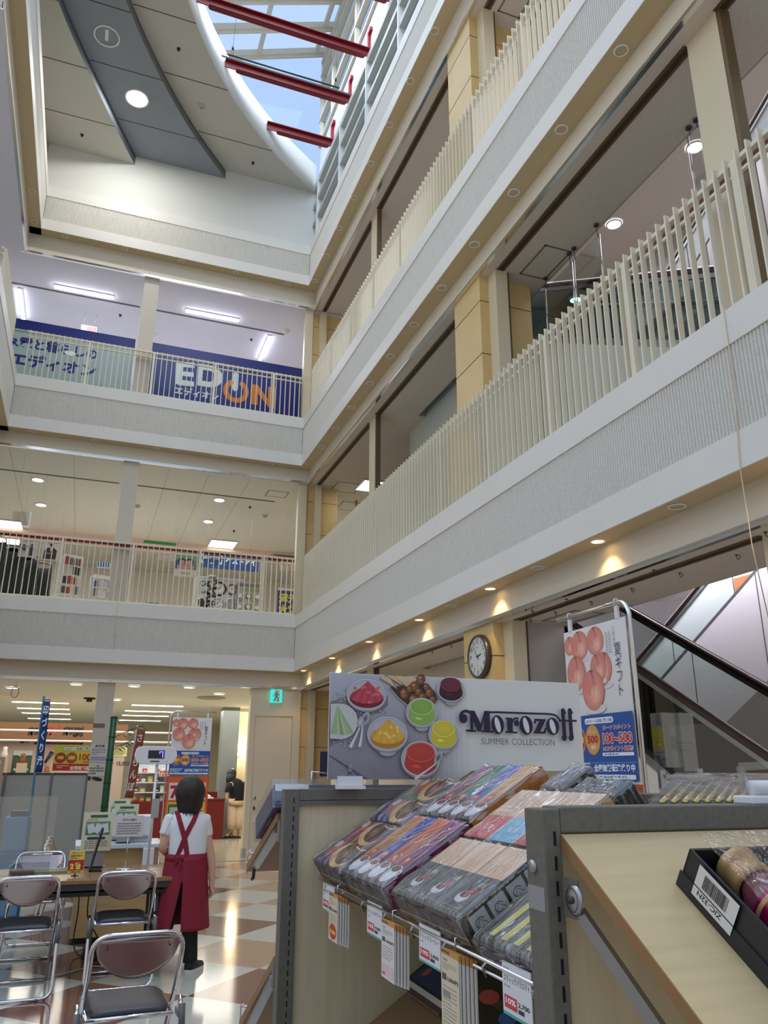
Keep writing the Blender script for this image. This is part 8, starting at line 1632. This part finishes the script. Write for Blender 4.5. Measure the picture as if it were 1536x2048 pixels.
def loft(rings, n=28, a0=0.0, a1=2 * pi, cap=False):
    """rings: (centre, half width x, half depth y[, twist]) stacked along the limb; ellipse in x-y unless an axis pair is given"""
    m = MB(); full = abs(a1 - a0 - 2 * pi) < 1e-6; k = n if full else n + 1; vs, fs = [], []
    for r in rings:
        c_ = Vector(r[0]); ex = Vector(r[3]) if len(r) > 3 else X3; ey = Vector(r[4]) if len(r) > 4 else Y3; pw = r[5] if len(r) > 5 else 1.0
        for j in range(k):
            a = a0 + (a1 - a0) * j / n; ca, sa = cos(a), sin(a); ca = math.copysign(abs(ca) ** pw, ca); sa = math.copysign(abs(sa) ** pw, sa); vs.append(c_ + ex * (r[1] * ca) + ey * (r[2] * sa))
    for i in range(len(rings) - 1):
        for j in range(n): q = (j + 1) % k; fs.append((i * k + j, i * k + q, (i + 1) * k + q, (i + 1) * k + j))
    if cap: fs += [list(range(k))[::-1], [(len(rings) - 1) * k + j for j in range(k)]]
    return m.add(vs, fs, True)
def hand(nodes, edges, key, wrist, palm_dir, out_dir, thumb_dir, s=1.0, curl=0.5):
    """palm and five separate curled fingers on the wrist node"""
    w_ = Vector(wrist); d = Vector(palm_dir).normalized(); t = Vector(thumb_dir).normalized(); c_ = Vector(out_dir).normalized()
    nodes[key + 'palm'] = (w_ + d * 0.045 * s, (0.027 * s, 0.016 * s)); edges.append((key + 'wrist', key + 'palm'))
    for i, (lo, ln) in enumerate(((0.026, 0.068), (0.009, 0.076), (-0.009, 0.070), (-0.025, 0.055))):
        b = w_ + d * 0.085 * s + t * lo * s; k1 = b + (d + c_ * 0.35 * curl) * ln * 0.45 * s; k2 = k1 + (d * 0.6 + c_ * 1.1 * curl).normalized() * ln * 0.32 * s; k3 = k2 + (d * 0.25 + c_ * 1.3 * curl).normalized() * ln * 0.26 * s
        for j, (q, r) in enumerate(((b, 0.0095), (k1, 0.0088), (k2, 0.008), (k3, 0.0062))):
            nodes['%sf%d%d' % (key, i, j)] = (q, r * s); edges.append((key + 'palm' if j == 0 else '%sf%d%d' % (key, i, j - 1), '%sf%d%d' % (key, i, j)))
    b = w_ + d * 0.03 * s + t * 0.026 * s; k1 = b + (d * 0.6 + t * 0.7) .normalized() * 0.03 * s; k2 = k1 + (d * 0.9 + t * 0.2 + c_ * 0.3).normalized() * 0.026 * s
    for j, (q, r) in enumerate(((b, 0.011), (k1, 0.0095), (k2, 0.007))): nodes['%st%d' % (key, j)] = (q, r * s); edges.append((key + 'palm' if j == 0 else '%st%d' % (key, j - 1), '%st%d' % (key, j)))
def add_head(nodes, edges, neck, c_, fwd, s=1.0):
    """skull, jaw, nose, brow and ears round the head centre c_"""
    c_ = Vector(c_); f = Vector(fwd).normalized(); r = f.cross(Z3).normalized()
    nodes['head'] = (c_, (0.074 * s, 0.082 * s)); nodes['crown'] = (c_ + Z3 * 0.062 * s - f * 0.008, (0.062 * s, 0.07 * s)); nodes['jaw'] = (c_ - Z3 * 0.062 * s + f * 0.028 * s, (0.050 * s, 0.048 * s)); nodes['chin'] = (c_ - Z3 * 0.098 * s + f * 0.05 * s, 0.024 * s)
    nodes['nose'] = (c_ - Z3 * 0.022 * s + f * 0.098 * s, 0.011 * s); nodes['mouth'] = (c_ - Z3 * 0.06 * s + f * 0.078 * s, 0.016 * s)
    edges += [(neck, 'head'), ('head', 'crown'), ('head', 'jaw'), ('jaw', 'chin'), ('head', 'nose'), ('jaw', 'mouth')]
    for k, q in (('earl', -1), ('earr', 1)): nodes[k] = (c_ - Z3 * 0.015 * s + r * (q * 0.080 * s), (0.010 * s, 0.018 * s)); edges.append(('head', k))
def face(parent, c_, fwd, s=1.0):
    c_ = Vector(c_); f = Vector(fwd).normalized(); r = f.cross(Z3).normalized()
    for q in (-1, 1): MB().ell(c_ + f * 0.079 * s + r * (q * 0.032 * s) - Z3 * 0.002, 0.011 * s, 0.011 * s, 0.007 * s, 10, 7).build('eye', BLACK, parent)
    MB().ell(c_ + f * 0.090 * s - Z3 * 0.060 * s, 0.02 * s, 0.02 * s, 0.005 * s, 10, 6).build('lips', mat('lips', (170, 96, 92), 0.45), parent)

# --- the person in the red apron, seen from behind beside the table
YP = 7.05
S = lambda px, py, dy=0.0: atY(px, py, YP + dy)
foot_r = S(384, 1940, -0.02); foot_r.z = 0.0
t = thing('person', 'person seen from behind in a white short-sleeved shirt and crossed dark red apron', 'person', (1.0, YP, 0), 0, world=True)
N, Ed = {}, []
hc = S(380, 1588, 0.01); nk = S(380, 1622, 0.0); sL, sR = S(344, 1642, 0.0), S(408, 1642, 0.0); ch_ = S(376, 1668, 0.0); wa = S(376, 1712, 0.0); pv = S(376, 1740, 0.0)
N['pelvis'] = (pv - X3 * 0.015, (0.105, 0.085)); N['waist'] = (wa, (0.115, 0.085)); N['chest'] = (ch_, (0.125, 0.085)); N['neck0'] = (S(379, 1630), 0.050); N['neck'] = (nk + Z3 * 0.012, 0.047)
Ed += [('pelvis', 'waist'), ('waist', 'chest'), ('chest', 'neck0'), ('neck0', 'neck')]; add_head(N, Ed, 'neck', hc, (-0.25, 1, 0.05), 0.98)
eR, wR = S(419, 1702, -0.02), S(424, 1762, -0.03); N['sR'] = (sR, 0.048); N['eR'] = (eR, (0.040, 0.040)); N['mR'] = ((eR + wR) / 2 + Vector((0.004, 0, 0.03)), 0.038); N['Rwrist'] = (wR, 0.026); Ed += [('chest', 'sR'), ('sR', 'eR'), ('eR', 'mR'), ('mR', 'Rwrist')]
hand(N, Ed, 'R', wR, (0.05, 0.0, -1), (-0.8, 0.3, 0), (-0.25, 1, 0), 0.95, 0.7)
eL = S(324, 1697, -0.02); wL = S(346, 1716, 0.20); N['sL'] = (sL, 0.048); N['eL'] = (eL, 0.036); N['mL'] = ((eL + wL) / 2, 0.033); N['Lwrist'] = (wL, 0.026); Ed += [('chest', 'sL'), ('sL', 'eL'), ('eL', 'mL'), ('mL', 'Lwrist')]
hand(N, Ed, 'L', wL, (0.15, 1, 0.1), (0.3, 0, -0.8), (0.5, 0.1, 0.8), 0.95, 0.6)
hR, hL = pv + Vector((0.045, 0, -0.03)), pv + Vector((-0.085, 0, -0.03)); kR = S(380, 1850, 0.02); aR = S(380, 1925, 0.0); kL = S(335, 1845, 0.06); aL = S(312, 1905, 0.30)
aL.z = 0.09; kL.z = 0.38
N['hR'] = (hR, 0.07); N['kR'] = (kR, 0.055); N['aR'] = (aR, 0.038); N['tR'] = (aR + Vector((0.07, 0.13, -0.055)), 0.032); N['hL'] = (hL, 0.07); N['kL'] = (kL, 0.055); N['aL'] = (aL, 0.038); N['tL'] = (aL + Vector((-0.05, 0.14, -0.05)), 0.032)
Ed += [('pelvis', 'hR'), ('hR', 'kR'), ('kR', 'aR'), ('aR', 'tR'), ('pelvis', 'hL'), ('hL', 'kL'), ('kL', 'aL'), ('aL', 'tL')]
bd = skin_body('body', N, Ed, 'pelvis', SKIN, t); face(t, hc, (-0.25, 1, 0.05), 0.98)
# hair: a short bob covering the nape
c_ = hc + Vector((0.0, -0.012, 0.012)); m = MB(); R = random.Random(5)
def hairf(u, v):
    a = 2 * pi * u; th = pi * (0.02 + 0.80 * v); face_ = max(0.0, sin(a)) ** 2      # sin(a) > 0 looks forward
    th = min(th, pi * (0.80 - 0.38 * face_)); w_ = 1.0 + (0.03 * sin(a * 9 + 3 * v) + 0.022 * sin(a * 31 + 5 * v) + 0.012 * sin(a * 57)) * v
    rx, ry, rz = 0.116, 0.120, 0.130; z = cos(th) * rz; f_ = sin(th) if th < pi / 2 else (1 - 0.34 * ((th - pi / 2) / (pi * 0.3)) ** 1.5)
    if th > pi * 0.62: z -= 0.05 * (th / pi - 0.62) / 0.18 * (1 - face_)
    return c_ + Vector((rx * f_ * cos(a) * w_, ry * f_ * sin(a) * w_, z))
m.grid(hairf, 120, 20); m.build('hair', HAIR, t, solid=0.012); m = MB()
for i in range(26):
    a = pi + pi * (i + 0.5) / 26; q = c_ + Vector((0.078 * cos(a), 0.088 * sin(a), -0.118)); m.tube([q + Z3 * 0.05, q, q + Vector((0.012 * cos(a) * R.uniform(-1, 1.6), 0.01 * sin(a), -0.03 - 0.03 * R.random()))], [0.017, 0.014, 0.002], 6)
m.build('hair_ends', HAIR, t)
# white polo shirt: torso and sleeves
SHIRT = mat('white_polo_cotton', (226, 226, 228), 0.8, bump=0.25, bscale=22); APR = mat('dark_red_apron_cloth', (134, 20, 44), 0.75, bump=0.3, bscale=16)
def lv(px0, px1, py, dep, dy=0.0): a, b = S(px0, py, dy), S(px1, py, dy); return ((a + b) / 2, (b.x - a.x) / 2, dep, X3, Y3, 0.85)
rings = [lv(362, 397, 1621, 0.060), lv(352, 406, 1626, 0.074), lv(340, 416, 1632, 0.088), lv(334, 420, 1640, 0.100), lv(335, 418, 1652, 0.108), lv(337, 415, 1670, 0.112), lv(337, 413, 1690, 0.112), lv(337, 411, 1706, 0.112), lv(338, 411, 1722, 0.112)]
torso = rings; loft(rings, 40).build('shirt', SHIRT, t, solid=0.006)
loft([lv(362, 397, 1624, 0.062), lv(364, 396, 1617, 0.056), lv(366, 394, 1612, 0.053)], 30).build('shirt_collar', SHIRT, t, solid=0.006)
def sleeve(a, b, r0, r1, nm='shirt_sleeve'):
    a, b = Vector(a), Vector(b); u, v, d = basis(b - a); m = MB(); L_ = (b - a).length
    def f(x, y): q = 2 * pi * x; r = (r0 + (r1 - r0) * y + 0.002 * sin(3 * q + 8 * y)) * (0.35 + 0.65 * min(1, (y + 0.02) * 6) ** 0.5); return a + d * (L_ * y) + (u * cos(q) + v * sin(q)) * r
    return m.grid(f, 24, 14).build(nm, SHIRT, t, solid=0.006)
sleeve(S(405, 1631), S(413, 1671), 0.062, 0.050); sleeve(S(347, 1631), S(330, 1669, -0.01), 0.062, 0.046)
for q, r, dx in ((S(413, 1670), 0.051, 0.18), (S(330, 1668, -0.01), 0.047, -0.4)): MB().lathe([(r, -0.006), (r + 0.002, 0.0), (r, 0.006)], q, 24, (dx, 0, -1)).build('sleeve_hem', mat('cream_hem', (214, 206, 188), 0.8), t)
# apron: wrap skirt with an open slit at the back, straps crossing between the shoulders
rings = []
for i in range(15):
    k = i / 14; py = 1712 + (1856 - 1712) * k; c0, hw = S(373, py), 0.162 + 0.050 * k ** 1.1; rings.append((c0 + Vector((-0.046 * k, 0.01, 0)), hw, 0.126 + 0.042 * k, X3, Y3, 0.9))
sl = rad(-100)          # the slit, a little left of the spine as seen from behind
ap = MB(); n = 44
def apf(u, v):
    i = v * 14; i0 = min(13, int(i)); f = i - i0; r0, r1 = rings[i0], rings[i0 + 1]; c0 = r0[0] * (1 - f) + r1[0] * f; hw = r0[1] * (1 - f) + r1[1] * f; dp = r0[2] * (1 - f) + r1[2] * f
    gap = rad(2 + 17 * max(0.0, v - 0.32) / 0.68) if v > 0.32 else rad(-6); a = sl + gap * 0.25 + (2 * pi - gap * 1.25) * u; fold = 1 + (0.03 * sin(a * 6 + 1.2 * v) + 0.015 * sin(a * 13)) * v; lap = 0.010 * (1 - u)
    return c0 + Vector(((hw * fold + lap) * cos(a), (dp * fold + lap) * sin(a), 0))
ap.grid(apf, 60, 20).build('apron_skirt', APR, t, solid=0.005)
loft([(rings[0][0] + Z3 * 0.022, 0.163, 0.125, X3, Y3, 0.9), (rings[0][0] - Z3 * 0.025, 0.166, 0.131, X3, Y3, 0.9)], 40).build('waistband', APR, t, solid=0.008)
def back(px, py, o=0.012):
    """point on the shirt's back under a pixel"""
    x = S(px, py).x; z = S(px, py).z; i = 0
    while i < len(torso) - 2 and torso[i + 1][0].z > z: i += 1
    a, b = torso[i], torso[i + 1]; f = max(0.0, min(1.0, (a[0].z - z) / (a[0].z - b[0].z))); cx = a[0].x * (1 - f) + b[0].x * f; hw = a[1] * (1 - f) + b[1] * f; dep = a[2] * (1 - f) + b[2] * f
    return Vector((x, YP - dep * max(0.05, 1 - min(1, abs(x - cx) / hw) ** 2.353) ** 0.425 - o, z))
for a in ([(353, 1622), (355, 1632), (358, 1645), (361, 1657), (366, 1675), (369, 1695), (371, 1714)], [(393, 1622), (389, 1630), (383, 1642), (375, 1656), (367, 1672), (359, 1692), (351, 1714)]):
    pts = [back(q[0], q[1], 0.006) if len(q) == 2 else Vector((S(q[0], 1640).x, YP + 0.0, S(q[0], 1636).z + 0.01)) for q in a]; m = MB()
    for i in range(len(pts) - 1): m.bar(pts[i], pts[i + 1] + (pts[i + 1] - pts[i]) * 0.04, 0.038, 0.005, (0, -1, 0.05))
    m.build('apron_strap', APR, t)
m = MB(); q = back(352, 1714); m.ell(q, 0.018, 0.012, 0.014, 10, 7).tube([q, q + Vector((0.03, -0.01, -0.05)), q + Vector((0.02, -0.012, -0.10))], [0.009, 0.008, 0.004], 6).tube([q, q + Vector((-0.02, -0.01, -0.06))], [0.009, 0.004], 6); m.build('apron_knot', APR, t)
TRO = mat('black_trousers', (17, 17, 20), 0.8)
for h_, k_, a_ in ((hR, kR, aR), (hL, kL, aL)):
    m = MB(); m.tube(smooth([tuple(h_), tuple(k_), tuple(a_ + Z3 * 0.005)], 6), [0.085 - 0.021 * i / 6 if i <= 6 else 0.064 - 0.008 * (i - 6) / 6 for i in range(13)], 16); m.build('trouser_leg', TRO, t)
def shoe(a, fw, nm='shoe', mt=BLACK, s=1.0, sole=True):
    f = Vector(fw).normalized(); r = Vector((f.y, -f.x, 0)); b = Vector((a.x, a.y, 0)) - f * 0.05 * s; m = MB()
    def fn(u, v):
        x = u * 0.235 * s; w_ = (0.034 + 0.012 * sin(pi * min(1, u * 1.1))) * s * (max(0.0, 1 - ((u - 0.5) / 0.5) ** 6) ** 0.5 + 0.02); h = (0.095 - 0.055 * min(1, u * 1.5)) * s if u < 0.67 else (0.040 - 0.016 * (u - 0.67) / 0.33) * s; q = pi * v; return b + f * x + r * (w_ * cos(q)) + Z3 * (0.022 + h * sin(q) * (1 if 0.02 < u < 0.99 else 0.3))
    p_ = m.grid(fn, 18, 10).build(nm, mt, t, solid=0.004)
    out = [b + f * (0.235 * s * u) + r * (q * (0.037 + 0.012 * sin(pi * min(1, u * 1.1))) * s * max(0.25, (max(0.0, 1 - ((u - 0.5) / 0.5) ** 6)) ** 0.5)) for q, us in ((1, [i / 12 for i in range(13)]), (-1, [1 - i / 12 for i in range(13)])) for u in us]
    MB().prism([p + Z3 * 0.0005 for p in out], Z3 * 0.024).build('sole', mat('white_rubber_sole', (222, 220, 216), 0.6), p_); return p_
shoe(aR, (0.62, 0.78, 0)); shoe(aL, (-0.2, 1, 0))

# --- the person in black at the counter, bending forward
YW = 19.72
S2 = lambda px, py, dy=0.0: atY(px, py, YW + dy)
t = thing('person', 'person in a black top and wide beige trousers leaning over the red counter', 'person', (3.5, YW, 0), 0, world=True); N, Ed = {}, []
hc = S2(461, 1550); N['pelvis'] = (S2(472, 1607), (0.13, 0.10)); N['waist'] = (S2(473, 1592), (0.11, 0.09)); N['chest'] = (S2(471, 1572), (0.13, 0.10)); N['neck'] = (S2(467, 1560), 0.05); Ed += [('pelvis', 'waist'), ('waist', 'chest'), ('chest', 'neck')]; add_head(N, Ed, 'neck', hc, (-0.9, -0.2, -0.45), 0.95)
a = S2(459, 1568, -0.14); e = S2(455, 1588, -0.18); w_ = S2(452, 1602, -0.16); N['s1'] = (a, 0.052); N['e1'] = (e, 0.04); N['Awrist'] = (w_, 0.027); Ed += [('chest', 's1'), ('s1', 'e1'), ('e1', 'Awrist')]; hand(N, Ed, 'A', w_, (-0.8, 0, -0.35), (0, 0, -1), (0, -1, 0.1), 0.95, 0.3)
a = S2(484, 1566, 0.12); e = S2(488, 1584, 0.1); w_ = S2(486, 1598, 0.05); N['s2'] = (a, 0.052); N['e2'] = (e, 0.04); N['Bwrist'] = (w_, 0.027); Ed += [('chest', 's2'), ('s2', 'e2'), ('e2', 'Bwrist')]; hand(N, Ed, 'B', w_, (-0.3, -0.3, -0.9), (0, -1, 0), (-1, 0, 0), 0.95, 0.5)
legs = []
for k, (px, dx) in enumerate(((460, -0.04), (476, 0.04))):
    h_ = S2(472, 1612) + Vector((dx * 1.6, 0, 0)); kn = S2(px + 3, 1645); an = S2(px, 1668); an.z = 0.10; N['h%d' % k] = (h_, 0.085); N['k%d' % k] = (kn, 0.052); N['a%d' % k] = (an, 0.034); N['t%d' % k] = (an + Vector((-0.12, -0.04, -0.055)), 0.028); Ed += [('pelvis', 'h%d' % k), ('h%d' % k, 'k%d' % k), ('k%d' % k, 'a%d' % k), ('a%d' % k, 't%d' % k)]; legs.append((h_, kn, an))
skin_body('body', N, Ed, 'pelvis', SKIN, t); face(t, hc, (-0.9, -0.2, -0.45), 0.95)
BTOP = mat('black_knit_top', (20, 20, 24), 0.85)
def lv2(px0, px1, py, dep): a, b = S2(px0, py), S2(px1, py); return ((a + b) / 2, (b.x - a.x) / 2, dep, X3, Y3, 0.9)
loft([lv2(462, 473, 1556, 0.07), lv2(457, 482, 1560, 0.13), lv2(455, 489, 1568, 0.16), lv2(457, 488, 1582, 0.155), lv2(460, 487, 1598, 0.15), lv2(458, 487, 1601, 0.155)], 30).build('top', BTOP, t, solid=0.01)
for a, b in ((S2(459, 1566, -0.14), S2(455.5, 1585, -0.17)), (S2(484, 1565, 0.12), S2(488, 1582, 0.1))): MB().tube([a, (a + b) / 2, b], [0.07, 0.075, 0.07], 14).build('sleeve', BTOP, t)
BEI = mat('beige_wide_trousers', (214, 188, 160), 0.8, bump=0.2, bscale=14)
loft([lv2(458, 487, 1597, 0.145), lv2(456, 488, 1610, 0.17)], 30).build('trouser_waist', BEI, t, solid=0.008)
for h_, kn, an in legs: MB().tube([h_ + Z3 * 0.06, kn, an + Z3 * 0.10], [0.13, 0.125, 0.115], 18).build('trouser_leg', BEI, t)
c_ = hc; f = Vector((-0.9, -0.2, -0.45)).normalized(); m = MB()
m.ell(c_ + Vector((0.025, 0.01, 0.03)), 0.115, 0.11, 0.125, 18, 12); m.build('hair', HAIRB, t); m = MB(); R = random.Random(9)
for i in range(30): a = 2 * pi * i / 30; q = c_ + Vector((0.02 + 0.085 * cos(a), 0.09 * sin(a), 0.03)); m.tube([q, q + Vector((-0.01, 0, -0.14)), q + Vector((-0.03 * R.random(), 0.01, -0.24 - 0.05 * R.random()))], [0.03, 0.026, 0.004], 7)
m.build('long_hair', HAIRB, t)
SAN = mat('black_sandal', (26, 22, 22), 0.5)
for _, _, an in legs:
    f = Vector((-0.95, -0.3, 0)).normalized(); r = Vector((f.y, -f.x, 0)); b = Vector((an.x, an.y, 0)) - f * 0.06; m = MB().prism([b + r * 0.035, b + f * 0.12 + r * 0.042, b + f * 0.23 + r * 0.03, b + f * 0.24 - r * 0.02, b + f * 0.12 - r * 0.042, b - r * 0.035], Z3 * 0.035); p_ = m.build('sandal', SAN, t)
    for q in (0.06, 0.17): MB().tube([b + f * q + r * 0.04 + Z3 * 0.03, b + f * q + Z3 * 0.085, b + f * q - r * 0.04 + Z3 * 0.03], 0.008, 6).build('strap', SAN, p_)
    MB().lathe([(0.036, -0.01), (0.038, 0), (0.036, 0.01)], an + Z3 * 0.0, 16).build('ankle_strap', SAN, p_)
